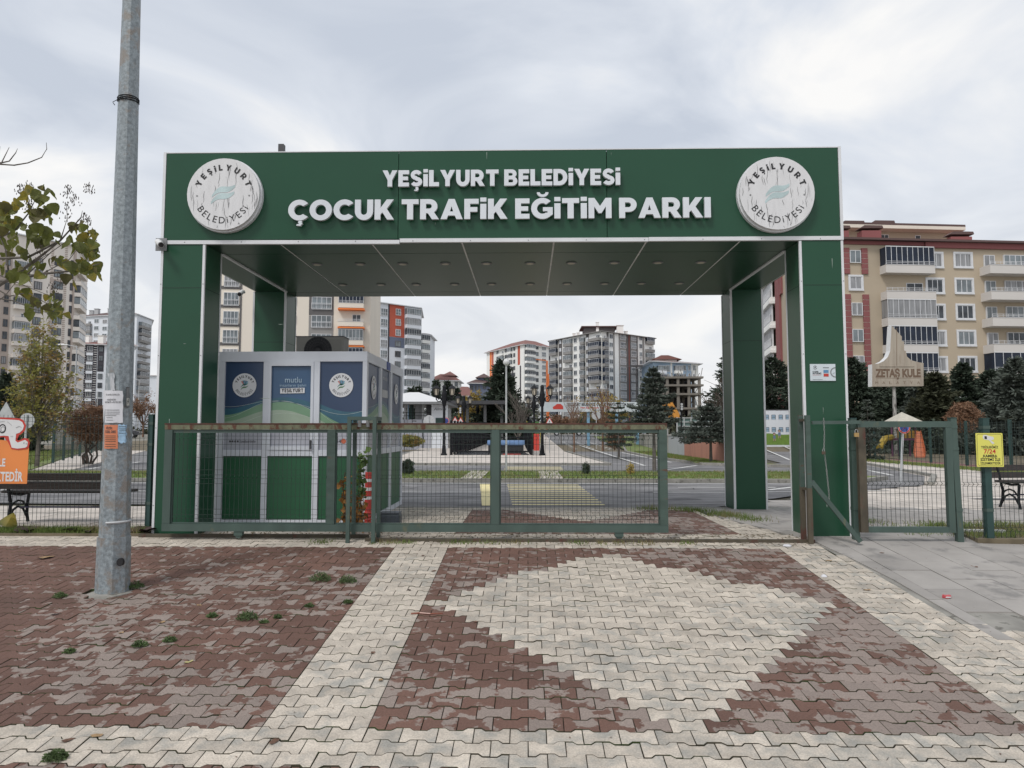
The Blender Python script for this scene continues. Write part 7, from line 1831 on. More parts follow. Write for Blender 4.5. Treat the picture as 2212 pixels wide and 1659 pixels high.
b = MB(o=vo2); b.poly([(bx(1195), Yb-.008, bz(884)), (bx(1194), Yb-.008, bz(879)), (bx(1199), Yb-.008, bz(876)), (bx(1203), Yb-.008, bz(872.5)), (bx(1211), Yb-.008, bz(872.5)), (bx(1216), Yb-.008, bz(877)), (bx(1217), Yb-.008, bz(884))]); b.build('red_shape', M['red'], brd)
for q in (1168, 1268, 1330, 1374): b = MB(o=vo2); b.box(bx(q), bx(q)+.22, Yb+.1, Yb+.3, .2, bz(870)); b.build('post', mat('pale_blue_post', (.18, .33, .46), .5), bn2)
# traffic signs
def tri(b, c, r, y): b.poly([(c.x+r*math.cos(R(a_)), y, c.z+r*math.sin(R(a_))) for a_ in (90, 210, 330)])
def sign_tri(label, px, py, Y, r, kind):
    c = P(px, py, Y); t = thing('traffic_sign', label, 'traffic sign', (c.x, Y, hgt(Y)))
    z = c.z-hgt(Y); c0 = Vector((0, 0, z))
    b = MB(); b.poly([(r*math.cos(R(a_)), 0, z+r*math.sin(R(a_))) for a_ in (90, 210, 330)], (0, .02, 0)); pl = b.build('plate', M['red'] if kind != 'back' else M['lgrey'], t)
    if kind != 'back':
        b = MB(); tri(b, c0-Vector((0, 0, 0)), r*.72, -.004); b.build('field', M['white'], pl)
        b = MB(); y = -.008
        if kind == 'light':
            for k, zz in enumerate((.16, 0, -.16)): b.box(-.09*r*1.4, .09*r*1.4, y, y+.002, z+zz*r*2-.09*r, z+zz*r*2+.09*r) if k == 1 else None
            b.box(-.16*r, .16*r, y, y+.002, z-.4*r, z-.1*r)
        else:
            b.bar((0, y, z-.05*r), (0, y, z+.25*r), .12*r, .002); b.bar((0, y, z-.05*r), (-.22*r, y, z-.42*r), .1*r, .002); b.bar((.02, y, z-.06*r), (.22*r, y-.001, z-.42*r), .1*r, .002); b.bar((-.2*r, y-.0015, z), (.2*r, y-.0015, z+.12*r), .07*r, .002)
        b.build('pictogram', M['black'], pl)
        if kind == 'light': b = MB(); b.poly([(.1*r*math.cos(a_), -.009, z+.22*r+.1*r*math.sin(a_)) for a_ in np.linspace(0, 5.6, 8)]); b.build('red_light', M['red'], pl)
    MB().cyl((0, .04, -.05), (0, .04, z), .025, .025, 8).build('post', M['lgrey'], t)
sign_tri('red triangle traffic-light warning sign, left of the pair near the left lamp', 983, 910, 42, .30, 'light')
sign_tri('red triangle pedestrian warning sign, right of the pair near the left lamp', 995, 911, 42.6, .30, 'ped')
sign_tri('red triangle pedestrian warning sign right of the nearest right lamp', 1187, 911, 40, .28, 'ped')
sign_tri('grey back of a triangular sign at the far left above the orange sign', 12, 893, 22, .36, 'back')
def no_stop(label, px, py, Y, r, base=None, pole=True):
    c = P(px, py, Y); t = thing('traffic_sign', label, 'traffic sign', (c.x if base is None else base.x, Y, hgt(Y))); cx = 0 if base is None else c.x-base.x; z = c.z-hgt(Y)
    def dsk(rr, y, m_, nm, par):
        b = MB(); b.poly([(cx+rr*math.cos(a_), y, z+rr*math.sin(a_)) for a_ in np.linspace(0, 6.2832, 29)[:-1]], (0, .003, 0)); return b.build(nm, m_, par)
    pl = dsk(r*1.04, .0, M['white'], 'plate', t); dsk(r, -.004, M['red'], 'red_ring', pl); dsk(r*.80, -.006, M['white'], 'white_ring', pl); dsk(r*.76, -.009, M['blue'], 'blue_field', pl)
    for s in (-1, 1):
        b = MB(); q = r*.62; b.bar((cx-q*s, -.0102-(s+1)*.0006, z+q), (cx+q*s, -.0102-(s+1)*.0006, z-q), r*.17, .001); b.build('red_bar', M['red'], pl)
    if pole: b = MB(); b.cyl((0, .04, -.05), (cx, .04, z+r*.7), .028, .028, 8); b.build('post', M['lgrey'], t)
    return t
no_stop('small round blue and red no-stopping sign behind the nearest left lamp', 963.5, 909, 40, .18)
no_stop('round blue and red no-stopping sign on a leaning pole, seen through the small gate', 1953, 923.5, 17.6, .145, P(1947, 1043, 17.6))
def back_disc(label, px, py, Y, r, pts=20, tall=True):
    c = P(px, py, Y); t = thing('traffic_sign', label, 'traffic sign', (c.x, Y, hgt(Y))); z = c.z-hgt(Y)
    b = MB(); b.poly([(r*math.cos(a_+.2), 0, z+r*math.sin(a_+.2)) for a_ in np.linspace(0, 6.2832, pts+1)[:-1]], (0, .015, 0)); b.build('plate', M['lgrey'], t)
    MB().cyl((0, -.03, -.05), (0, -.03, z+r*.8), .028, .028, 8).build('post', M['lgrey'], t)
back_disc('grey back of a large round sign behind the orange sign', 58, 909, 21, .23)
back_disc('grey octagonal sign back on a thin post beyond the grass strip, right of the kiosk', 927, 909, 43, .36, 8)
back_disc('grey back of a round sign below the banner', 1377-1188+1186, 905, 48, .2) if False else None
back_disc('grey back of a round sign under the banner, with a panel below it', 1376-1188+1100, 897, 52, .34)
# tall thin street lamp on the grass strip
c = P(1096, 1019, 22.6); sl = thing('street_lamp', 'slim grey lamp post with a small round head on the grass strip, centre', 'lamp', (c.x, 22.6 if False else 21.4, .08))
zt_ = P(1096, 790, 21.4).z-.08
MB().cyl((0, 0, 0), (0, 0, zt_), .032, .025, 8).build('post', M['lgrey'], sl); MB().lathe((0, 0, zt_), [(.03, 0), (.09, .06), (.1, .12), (.06, .2), (.01, .22)], 10).build('head', M['white'], sl)
def street_lamp(label, px, pytop, Y, side=-1, h0=0):
    c = P(px, pytop, Y); t = thing('street_lamp', label, 'lamp', (c.x, Y, hgt(Y))); z = c.z-hgt(Y)
    MB().cyl((0, 0, 0), (0, 0, z), .12, .07, 6).build('post', M['lgrey'], t)
    b = MB(); b.cyl((0, 0, z-.1), (side*1.0, 0, z+.1), .05, .04, 5); b.build('arm', M['lgrey'], t); b = MB(); b.lathe((0, 0, 0), [(.02, -.08), (.18, 0), (.12, .1), (.02, .13)], 8)
    o = b.build('head', M['white'], t); o.location = (side*1.6, 0, z+.1); o.scale = (4, 1, 1)
street_lamp('tall street lamp with left-facing arm in front of the striped block', 166, 747, 75, -1)
street_lamp('tall street lamp with left-facing arm left of the plane tree', 21, 850, 60, -1)
street_lamp('distant street lamp right of the pole, in front of the white tower', 301, 820, 120, -1)
street_lamp('distant street lamp left of the pole', 211, 846, 120, -1)
c = P(1374, 790, 130); t = thing('floodlight_mast', 'thin dark mast with two floodlights in front of the big tower', 'lamp', (c.x, 130, 1)); MB().cyl((0, 0, 0), (0, 0, c.z-1), .15, .1, 6).build('post', M['dgrey'], t); MB().box(-1.2, 1.2, -.15, .15, c.z-1.2, c.z-.9).build('floodlights', M['dgrey'], t)
def traffic_light(label, px, py0, py1, Y, zb=0):
    c = P(px, py0, Y); z0 = P(px, py1, Y).z-hgt(Y)-zb; z1 = c.z-hgt(Y)-zb; t = thing('traffic_light', label, 'traffic light', (c.x, Y, hgt(Y)+zb)); w_ = (z1-z0)*.22
    MB().box(-w_, w_, -.06, .06, z0, z1).build('housing', M['dgrey'], t); MB().cyl((0, .1, 0), (0, .1, z1), .04, .04, 6).build('post', M['iron'], t)
    for k in range(3): zz = z0+(z1-z0)*(k+.5)/3; b = MB(); b.cyl((0, -.06, zz), (0, -.09, zz), w_*.75, w_*.75, 10); b.build('light', M['lgrey'], t)
traffic_light('small three-light traffic signal between the left lamps', 994.5, 880, 893, 46)
traffic_light('small three-light traffic signal on the terrace left of the short spruce', 1472, 871, 886, 37, 1.05)
# cars
def car(label, px, Y, rz, col, L_=4.2, pickup=False):
    c = P(px, 930, Y); t = thing('parked_car', label, 'car', (c.x, Y, hgt(Y)), rz); m_ = mat('car_'+label[:8].replace(' ', '_'), col, .3, var=.03, spec=.6)
    pr = [(-L_/2, .35), (L_/2, .35), (L_/2, .75), (L_*.30, .92), (L_*.12, 1.42), (-L_*.25, 1.45), (-L_*.42, .98), (-L_/2, .9)] if not pickup else [(-L_/2, .4), (L_/2, .4), (L_/2, .9), (L_*.28, 1.05), (L_*.14, 1.65), (-L_*.12, 1.65), (-L_*.16, 1.05), (-L_/2, 1.05)]
    b = MB(); b.poly([(x, -.85, z) for x, z in pr], (0, 1.7, 0)); b.build('body', m_, t)
    wn_ = [(L_*.26, .95), (L_*.11, 1.36), (-L_*.22, 1.38), (-L_*.36, .98)] if not pickup else [(L_*.25, 1.07), (L_*.13, 1.55), (-L_*.10, 1.55), (-L_*.13, 1.07)]
    for y in (-.86, .852): b = MB(); b.poly([(x, y, z) for x, z in wn_], (0, .008, 0)); b.build('side_window', M['dglass'], t)
    for x in (-L_*.31, L_*.31):
        for y in (-.87, .67): b = MB(); b.cyl((x, y, .33), (x, y+.2, .33), .33, .33, 14); wh = b.build('wheel', M['black'], t); b = MB(); yy_ = y-.005 if y < 0 else y+.195; b.cyl((x, yy_, .33), (x, yy_+.01, .33), .2, .2, 10); b.build('rim', M['lgrey'], wh)
    for y in (-.6, .6): b = MB(); b.box(L_/2-.02, L_/2+.01, y-.18, y+.18, .62, .74); b.build('headlight', M['white'], t)
car('dark pickup parked below the left half of the banner', 1226, 98, math.pi, (.03, .032, .036), 4.9, True)
car('silver car beyond the grass near the nearest left lamp', 947, 100, 0, (.3, .31, .32))
car('white car at the end of the basin, right of the middle gate bar', 1118, 104, 0, (.5, .5, .5))
car('dark saloon parked beyond the left fence', 262, 84, .3, (.05, .05, .06))
# retaining wall
M['salmon'] = mat('salmon_paint', (.42, .20, .145), .85, var=.1, scale=1.2, stretch=(1, 1, .2), col2=(.36, .17, .13), thr=(.5, .6, 3)); M['greywall'] = mat('grey_wall', (.36, .345, .33), .9, var=.15, scale=1.5, col2=(.24, .22, .2), thr=(.52, .62, 4), stretch=(1, 1, .3))
rw = thing('retaining_wall', 'low retaining wall, salmon painted near the columns and bare grey further back', 'wall', (8.1, 36, 0)); b = MB(o=rw.location)
wall_pts = [(7.95, 29), (7.75, 35.5), (8.15, 41.5), (8.7, 50), (9.2, 62)]
for k, (p, q) in enumerate(zip(wall_pts[:-1], wall_pts[1:])):
    b = MB(o=rw.location); b.poly([(p[0], p[1], -.02), (q[0], q[1]-.01, -.02), (q[0]+.25, q[1]-.01, -.02), (p[0]+.25, p[1], -.02)], (0, 0, 1.08)); b.build('wall_section', M['salmon'] if k < 1 else (mat('pale_grey_wall', (.40, .41, .43), .9, var=.06, scale=1) if k == 1 else M['greywall']), rw)
    b = MB(o=rw.location); b.poly([(p[0]-.03, p[1], 1.062), (q[0]-.03, q[1]-.01, 1.062), (q[0]+.28, q[1]-.01, 1.062), (p[0]+.28, p[1], 1.062)], (0, 0, .05)); b.build('coping', M['greywall'], rw)
sheet('terrace', M['turf'], [(8.9, 29), (9.9, 36), (12.6, 60), (9.3, 60), (8.95, 50), (8.4, 41.5), (8.0, 35.5), (8.22, 29)], 1.03, thick=1.02)
# painted enclosure seen between the right columns
Ye = 56; en = thing('painted_wall', 'white board wall painted with windows, grass and two children, seen between the right columns', 'wall', (P(1672, 900, Ye).x, Ye, 0)); eo = en.location
ex = lambda q: P(q, 930, Ye).x
ez = lambda q: P(1672, q, Ye).z
b = MB(o=eo); b.box(ex(1630), ex(1725), Ye, Ye+.1, .05, ez(886)); ew = b.build('board', M['coolwhite'], en)
b = MB(o=eo); b.box(ex(1629), ex(1726), Ye-.03, Ye+.13, ez(886), ez(884.5)); b.build('top_rail', M['dgrey'], en)
M['grassp'] = mat('painted_grass', (.16, .27, .05), .7, var=.15); b = MB(o=eo); b.poly([(ex(1630), Ye-.01, ez(961)), (ex(1725), Ye-.01, ez(961)), (ex(1725), Ye-.01, ez(938)), (ex(1690), Ye-.01, ez(939)), (ex(1660), Ye-.01, ez(936)), (ex(1630), Ye-.01, ez(938))]); b.build('painted_grass', M['grassp'], ew)
M['pwin'] = mat('painted_window', (.30, .42, .54), .6)
for py in (901, 928):
    for px in (1642, 1657, 1671.5, 1687, 1702):
        b = MB(o=eo); b.box(ex(px-4), ex(px+4), Ye-.01, Ye-.008, ez(py+5), ez(py-5)); w_ = b.build('painted_window', M['pwin'], ew)
        b = MB(o=eo); b.box(ex(px-4.5), ex(px-3.8), Ye-.02, Ye-.015, ez(py+5), ez(py-5)); b.box(ex(px+3.8), ex(px+4.5), Ye-.02, Ye-.015, ez(py+5), ez(py-5)); b.box(ex(px-3.7), ex(px+3.7), Ye-.02, Ye-.015, ez(py+.6), ez(py-.2)); b.box(ex(px-3.7), ex(px+3.7), Ye-.02, Ye-.015, ez(py-4.6), ez(py-5.2)); b.build('painted_bars', M['dgrey'], ew)
def kid(px, py, s):
    def pl(pts, m_, nm, y): b = MB(o=eo); b.poly([(ex(px+x*s), Ye-y*3, ez(py-z*s)) for x, z in pts]); b.build(nm, m_, ew)
    el = lambda cx, cz, r, n=12: [(cx+r*math.cos(t*6.283/n), cz+r*math.sin(t*6.283/n)) for t in range(n)]
    sk = mat('painted_skin', (.5, .35, .27), .7)
    pl(el(0, 13, 3.2), M['black'], 'painted_hair', .010); pl(el(0, 12, 2.5), sk, 'painted_face', .012); pl([(-2.6, 9), (2.6, 9), (3.2, 2), (-3.2, 2)], mat('painted_shirt', (.16, .22, .34), .7), 'painted_clothes', .014)
    pl([(-2.2, 2), (-.7, 2), (-1.2, -4), (-2.6, -4)], sk, 'painted_leg', .016); pl([(.7, 2), (2.2, 2), (3, -3.6), (1.6, -4)], sk, 'painted_leg', .016)
kid(1672, 949, .9); kid(1683, 943, .95)
# terrace pieces: orange awning, grey frame
Yo = 42; oa = thing('play_shelter', 'orange sloping play shelter behind the nearer spruce', 'shelter', (P(1460, 930, Yo).x, Yo, 1.03)); b = MB(o=oa.location)
b.poly([(P(q, r_, Yo).x, Yo, P(q, r_, Yo).z) for q, r_ in ((1440, 868), (1452, 868), (1473, 903), (1473, 912), (1462, 912), (1450, 890), (1440, 885))], (0, 2, 0)); b.build('awning', M['orangeb'], oa)
b = MB(o=oa.location)
for q in (1441, 1470): x_ = P(q, 900, Yo).x; b.box(x_-.06, x_+.06, Yo, Yo+.1, 1.03, P(q, 890, Yo).z)
b.build('post', M['steel'], oa)
gf = thing('panel_fence', 'grey-green framed panel fence on the terrace behind the short spruce', 'fence', (P(1500, 930, 38).x, 38, 1.03))
for k in range(5):
    xa = P(1464+k*15, 930, 38).x; xb = P(1478+k*15, 930, 38).x
    b = MB(o=gf.location); b.box(xa, xb, 38.02, 38.06, 1.1, P(0, 903, 38).z); b.build('panel', mat('slate_green', (.10, .15, .14), .7), gf)
    b = MB(o=gf.location); b.box(xa-.05, xa+.0, 37.98, 38.08, 1.03, P(0, 902, 38).z)
    for q in (903.5, 912, 921): b.box(xa+.002, xb, 37.97, 38.015, P(0, q+.8, 38).z, P(0, q-.8, 38).z)
    b.build('frame', M['lgrey'], gf)
# playground fence and slide at right
rs_ = np.random.RandomState(15); pts = []
for k in range(60): x_ = 18.5+k*.3; n_ = 110; pts.append(np.stack([x_+rs_.normal(size=n_)*.3, 43.5-k*.1+rs_.normal(size=n_)*.5, rs_.uniform(0, 1.7+.3*math.sin(k*.9), n_)], 1))
o = leaf_cloud('hedge', M['needle'], np.concatenate(pts), .2); tag(o, 'dark low hedge between the playground and the conifers at right', 'hedge')
def far_fence(label, p0, p1, h, n, zb=0.0):
    t = thing('mesh_fence', label, 'fence', (p0[0], p0[1], zb)); o_ = Vector((p0[0], p0[1], zb)); a = Vector((p0[0], p0[1], zb)); c = Vector((p1[0], p1[1], zb))
    for k in range(n+1):
        p = a+(c-a)*k/n; b = MB(o=o_); b.box(p.x-.04, p.x+.04, p.y-.04, p.y+.04, zb-.02, zb+h+.08); b.build('post', M['fgreen'], t)
    b = MB(o=o_); L_ = (c-a).length; m_ = int(L_/.1)
    for k in range(m_): p = a+(c-a)*k/m_; b.add([p+Vector((-.004, 0, .05)), p+Vector((.004, 0, .05)), p+Vector((.004, 0, h)), p+Vector((-.004, 0, h))], [(0, 1, 2, 3)])
    for k in range(9): b.bar(a+Vector((0, 0, .05+k*(h-.05)/8)), c+Vector((0, 0, .05+k*(h-.05)/8)), .01)
    o = b.build('wire_panel', M['fwire'], t); o['kind'] = 'stuff'
far_fence('dark green mesh fence along the red path in front of the playground', (17.0, 40), (15.9, 19), 1.6, 8)
far_fence('dark green mesh fence beyond the left road and its grass verge', (-18.9, 28), (-31, 52), 1.6, 9, .06)
Ys = 38; sl_ = thing('play_tower', 'playground tower with a white pyramid roof, orange slide and yellow slide', 'playground', (P(1952, 960, Ys).x, Ys, 0)); q0 = sl_.location
sx_ = lambda q: P(q, 930, Ys).x
sz_ = lambda q: P(1950, q, Ys).z
b = MB(o=q0); b.add([(sx_(1924), Ys-.8, sz_(911)), (sx_(1977), Ys-.8, sz_(911)), (sx_(1977), Ys+.8, sz_(911)), (sx_(1924), Ys+.8, sz_(911)), (sx_(1949), Ys, sz_(890))], [(0, 1, 4), (1, 2, 4), (2, 3, 4), (3, 0, 4), (3, 2, 1, 0)]); b.build('roof', mat('cream_plastic', (.48, .45, .38), .6), sl_)
M['purple'] = mat('purple_plastic', (.12, .04, .09), .5)
for q in (1926, 1940, 1964, 1977): b = MB(o=q0); b.cyl((sx_(q), Ys, 0), (sx_(q), Ys, sz_(911)), .05, .05, 8); b.build('post', M['purple'], sl_)
b = MB(o=q0); b.box(sx_(1926), sx_(1977), Ys-.5, Ys+.5, .85, .95); b.build('deck', M['purple'], sl_)
b = MB(o=q0); b.add([(sx_(1969), Ys-.5, sz_(932)), (sx_(1976), Ys-.5, sz_(932)), (P(1996, 930, Ys-3).x, Ys-3.0, .05), (P(1974, 930, Ys-3).x, Ys-3.0, .05), (sx_(1967), Ys-.5, sz_(929)), (sx_(1978), Ys-.5, sz_(929)), (P(1999, 930, Ys-3).x, Ys-3, .3), (P(1971, 930, Ys-3).x, Ys-3, .3)], [(0, 1, 2, 3), (0, 3, 7, 4), (1, 5, 6, 2)]); b.build('slide', mat('orange_plastic', (.45, .13, .05), .5), sl_)
b = MB(o=q0); b.tube([(sx_(1926), Ys, 1.0), (sx_(1905), Ys-.3, .95), (sx_(1890), Ys-.6, .65), (sx_(1878), Ys-1, .45)], .16, 7); b.build('tube_slide', mat('yellow_plastic', (.36, .25, .03), .5), sl_)
b = MB(o=q0)
for q in range(6): b.box(sx_(1927+q*8), sx_(1932+q*8), Ys-.52, Ys-.48, .96, 1.35)
b.build('guard_panel', mat('mustard_plastic', (.35, .19, .03), .5), sl_)
# shaped company sign on a pole
Yz = 42; zs_ = thing('shaped_sign', 'faded tower-shaped sign reading ZETAŞ KULE MALATYA on a tall grey pole', 'sign', (P(1937, 900, Yz).x, Yz, 0)); zo = zs_.location
fp = [(1884, 835), (1995, 834), (1995, 784), (1986, 783), (1968, 778), (1959, 770), (1957, 758), (1953, 757), (1953, 738), (1948, 737), (1948, 727), (1926, 703), (1924, 738), (1923, 758), (1918, 771), (1909, 780), (1898, 785), (1884, 787)]
b = MB(o=zo); b.poly([P(x, y, Yz) for x, y in fp], (-.04, .42, 0)); b.build('sign_body', M['white'], zs_)
b = MB(o=zo); b.poly([P(x, y, Yz)+Vector((0, -.004, 0)) for x, y in fp]); ff = b.build('sign_face', mat('faded_tan_print', (.40, .35, .285), .6, var=.12, scale=.8, stretch=(3, 1, .4), col2=(.31, .25, .20), thr=(.5, .68, 1.4)), zs_)
def zt_text(txt, x0, x1, yb, yt, m_, off): 
    b = MB(o=zo); p = P(1937, yb, Yz); text_on(b, txt, (0, Yz-.009, 0), UX, UZ, P(x0, yb, Yz).x, P(x1, yb, Yz).x, p.z, P(1937, yt, Yz).z-p.z, off); b.build('lettering', m_, ff)
M['fadebrown'] = mat('faded_brown', (.18, .125, .085), .6)
zt_text('ZETAŞ KULE', 1891, 1989, 814, 798, mat('faded_brown_dark', (.16, .105, .07), .6), .05)
for k, ch_ in enumerate('MALATYA'): zt_text(ch_, 1891+k*15.0, 1897+k*15.0, 829.5, 824, M['fadebrown'], .0)
b = MB(o=zo); b.box(P(1893, 820, Yz).x, P(1987, 820, Yz).x, Yz-.008, Yz-.006, P(0, 820.4, Yz).z, P(0, 819.6, Yz).z); b.bar(P(1937, 790, Yz)+Vector((0, -.008, 0)), P(1937, 708, Yz)+Vector((0, -.008, 0)), .03, .002); b.bar(P(1900, 792, Yz)+Vector((0, -.008, 0)), P(1975, 792, Yz)+Vector((0, -.008, 0)), .05, .002); b.build('rule_line', M['fadebrown'], ff)
b = MB(o=zo); b.cyl((P(1937, 900, Yz).x, Yz+.2, 0), (P(1937, 900, Yz).x, Yz+.2, P(1937, 835, Yz).z), .12, .1, 8); b.build('post', mat('peeling_post', (.34, .33, .31), .6, var=.2, col2=(.12, .11, .1), thr=(.55, .6, 5), stretch=(1, 1, .3)), zs_)
# green play panel near the right lamps
c = P(1152, 915, 55); b = MB(); b.box(-.45, .45, 0, .08, 0, 1.9); o = b.build('play_board', mat('play_green', (.05, .17, .04), .6)); o.location = (c.x, 55, .2); tag(o, 'tall green play panel with a yellow edge between the right lamps', 'play panel')
b = MB(); b.bar((.5, .04, 0), (.62, .04, 2.0), .06); b.bar((-.5, .04, 0), (-.5, .04, 1.95), .05); b.build('edge_strip', mat('yellow_strip', (.5, .4, .08), .6), o)

# ------------------------------------------------------------ small growth, leaves and litter
def weed(label, px, py, pw, seed, n=150):
    p = Gp(px, py); t = thing('weed', label, 'plant', (p.x, p.y, p.z), group='weeds growing in the paving joints'); rs = np.random.RandomState(seed); r_ = pw/2/FPX*p.y
    a = rs.uniform(0, 6.28, n); q = r_*np.sqrt(rs.uniform(0, 1, n)); pts = np.stack([np.cos(a)*q, np.sin(a)*q*.8, rs.uniform(.0, 1, n)*r_*.55*(1-(q/r_)**2*.7)], 1)
    leaf_cloud('leaves', M['weed'], pts*np.array([1, 1, 1.5]), .017, t, rs=rs, aspect=2.0, up=.5)
    b = MB()
    for k in range(8): a_ = rs.uniform(0, 6.28); b.tube([(0, 0, 0), (math.cos(a_)*r_*.5, math.sin(a_)*r_*.5, r_*.35), (math.cos(a_)*r_*.95, math.sin(a_)*r_*.95, r_*.2)], .0018, 3)
    b.build('stems', M['weed'], t)
for k, (px, py, pw, lab) in enumerate(((692, 1254, 46, 'bushy green weed on the red paving, left of a smaller one near the pale band'), (751, 1258, 38, 'lower green weed on the red paving, touching distance from the pale band'), (534, 1338, 44, 'broad green weed in the middle of the red paving'), (302, 1396, 30, 'green weed on the red paving below the lamp pole'), (752, 1303, 18, 'small weed at the very edge of the pale band'), (668, 1311, 18, 'small isolated weed between the two bushy weeds and the broad one'), (458, 1333, 22, 'scrubby weed just left of the broad weed'), (600, 1335, 16, 'tiny weed just right of the broad weed'), (366, 1386, 26, 'flat brownish weed right of the weed below the lamp pole'), (292, 1270, 34, 'weed growing at the right foot of the lamp pole'), (130, 1290, 26, 'sparse weed left of the lamp pole foot'), (150, 1410, 22, 'thin brown weed near the left edge'), (120, 1640, 46, 'dark weed tuft at the bottom left corner'), (570, 1346, 16, 'tiny flat weed under the broad weed'))):
    weed(lab, px, py, pw, 80+k, 90+int(pw*9))
def blades(name, area, n, h, seed, zf, label=None, parent=None, m='blade', lean=.35, w_=.004):
    rs = np.random.RandomState(seed); P_ = area(rs, n); n = len(P_)
    a = rs.uniform(0, 6.28, n); L_ = h*rs.uniform(.4, 1.3, n); z0 = np.array([zf(y) for y in P_[:, 1]])
    base = np.stack([P_[:, 0], P_[:, 1], z0], 1); s = np.stack([np.cos(a), np.sin(a), np.zeros(n)], 1)*w_; d = rs.normal(size=(n, 3))*lean; d[:, 2] = 1; d /= np.linalg.norm(d, axis=1)[:, None]
    v = np.stack([base-s, base+s, base+d*L_[:, None]], 1).reshape(-1, 3)
    me = bpy.data.meshes.new(name); me.vertices.add(3*n); me.vertices.foreach_set('co', v.reshape(-1)); me.loops.add(3*n); me.loops.foreach_set('vertex_index', np.arange(3*n, dtype=np.int32)); me.polygons.add(n); me.polygons.foreach_set('loop_start', np.arange(n)*3)
    me.materials.append(M[m]); me.update(calc_edges=True); o = bpy.data.objects.new(name, me); C.objects.link(o); tag(o, label, None, None, 'stuff'); return o
rect = lambda x0, x1, y0, y1: (lambda rs, n: np.stack([rs.uniform(x0, x1, n), rs.uniform(y0, y1, n)], 1))
blades('grass', rect(-6.9, -4.68, 8.56, 8.86), 5200, .075, 1, lambda y: .03)
blades('grass', rect(5.15, 9.4, 8.4, 9.6), 9000, .08, 2, lambda y: .02)
def clumps(cs, r_, hh=0):
    def f_(rs, n):
        c = np.array(cs)[rs.randint(0, len(cs), n)]; return c+rs.normal(size=(n, 2))*r_
    return f_
blades('grass', clumps([(P(q, 1160, 8.28).x, 8.3) for q in (690, 980, 1010, 850, 1060, 1120, 1250, 1300, 1340, 1400, 1480, 820, 880, 700)], .07), 1100, .05, 3, lambda y: -.03)
blades('grass', clumps([(2.7, 11.4), (2.9, 11.0), (3.1, 10.7), (2.5, 11.6), (3.2, 10.3), (2.0, 11.7), (2.9, 10.8)], .13), 1500, .08, 4, lambda y: 0)
blades('grass', clumps([(5.2, 9.4), (5.6, 9.8), (4.9, 9.2), (6.4, 9.9), (4.7, 10.1)], .2), 1800, .05, 41, lambda y: 0)
blades('grass', rect(-20, 8.0, 18.0, 21.4), 26000, .07, 5, lambda y: .085, w_=.008)
blades('grass', lambda rs, n: np.stack([6.5+rs.uniform(0, 1.3, n), rs.uniform(27.5, 44, n)], 1), 9000, .08, 6, lambda y: .075, w_=.01)
blades('grass', lambda rs, n: (lambda q, r_: np.stack([-15.2-(q-20.4)*.55-r_*6, q], 1))(rs.uniform(20.6, 47, n), rs.uniform(0, 1, n)), 12000, .12, 7, lambda y: .06, w_=.012)
blades('grass', rect(14.35, 15.6, 12, 38), 9000, .07, 8, lambda y: .02, w_=.01)
def jointgrow(rs, n):                 # moss and seedlings following the joints between blocks
    r = rs.randint(0, 34, n*3); u = rs.uniform(-6.2, 3.3, n*3); y = Y0R+PP*(r+rs.choice([0., 0.])); m_ = (np.sin(u*1.3+r*.35)+np.sin(u*2.9-r*.5) > .9); u = u[m_][:n]; y = y[m_][:n]; return np.stack([u, y+rs.normal(size=len(u))*.004], 1)
blades('joint_moss', jointgrow, 7000, .007, 9, lambda y: gz(y)-.008, m='weed', lean=.8, w_=.0022)
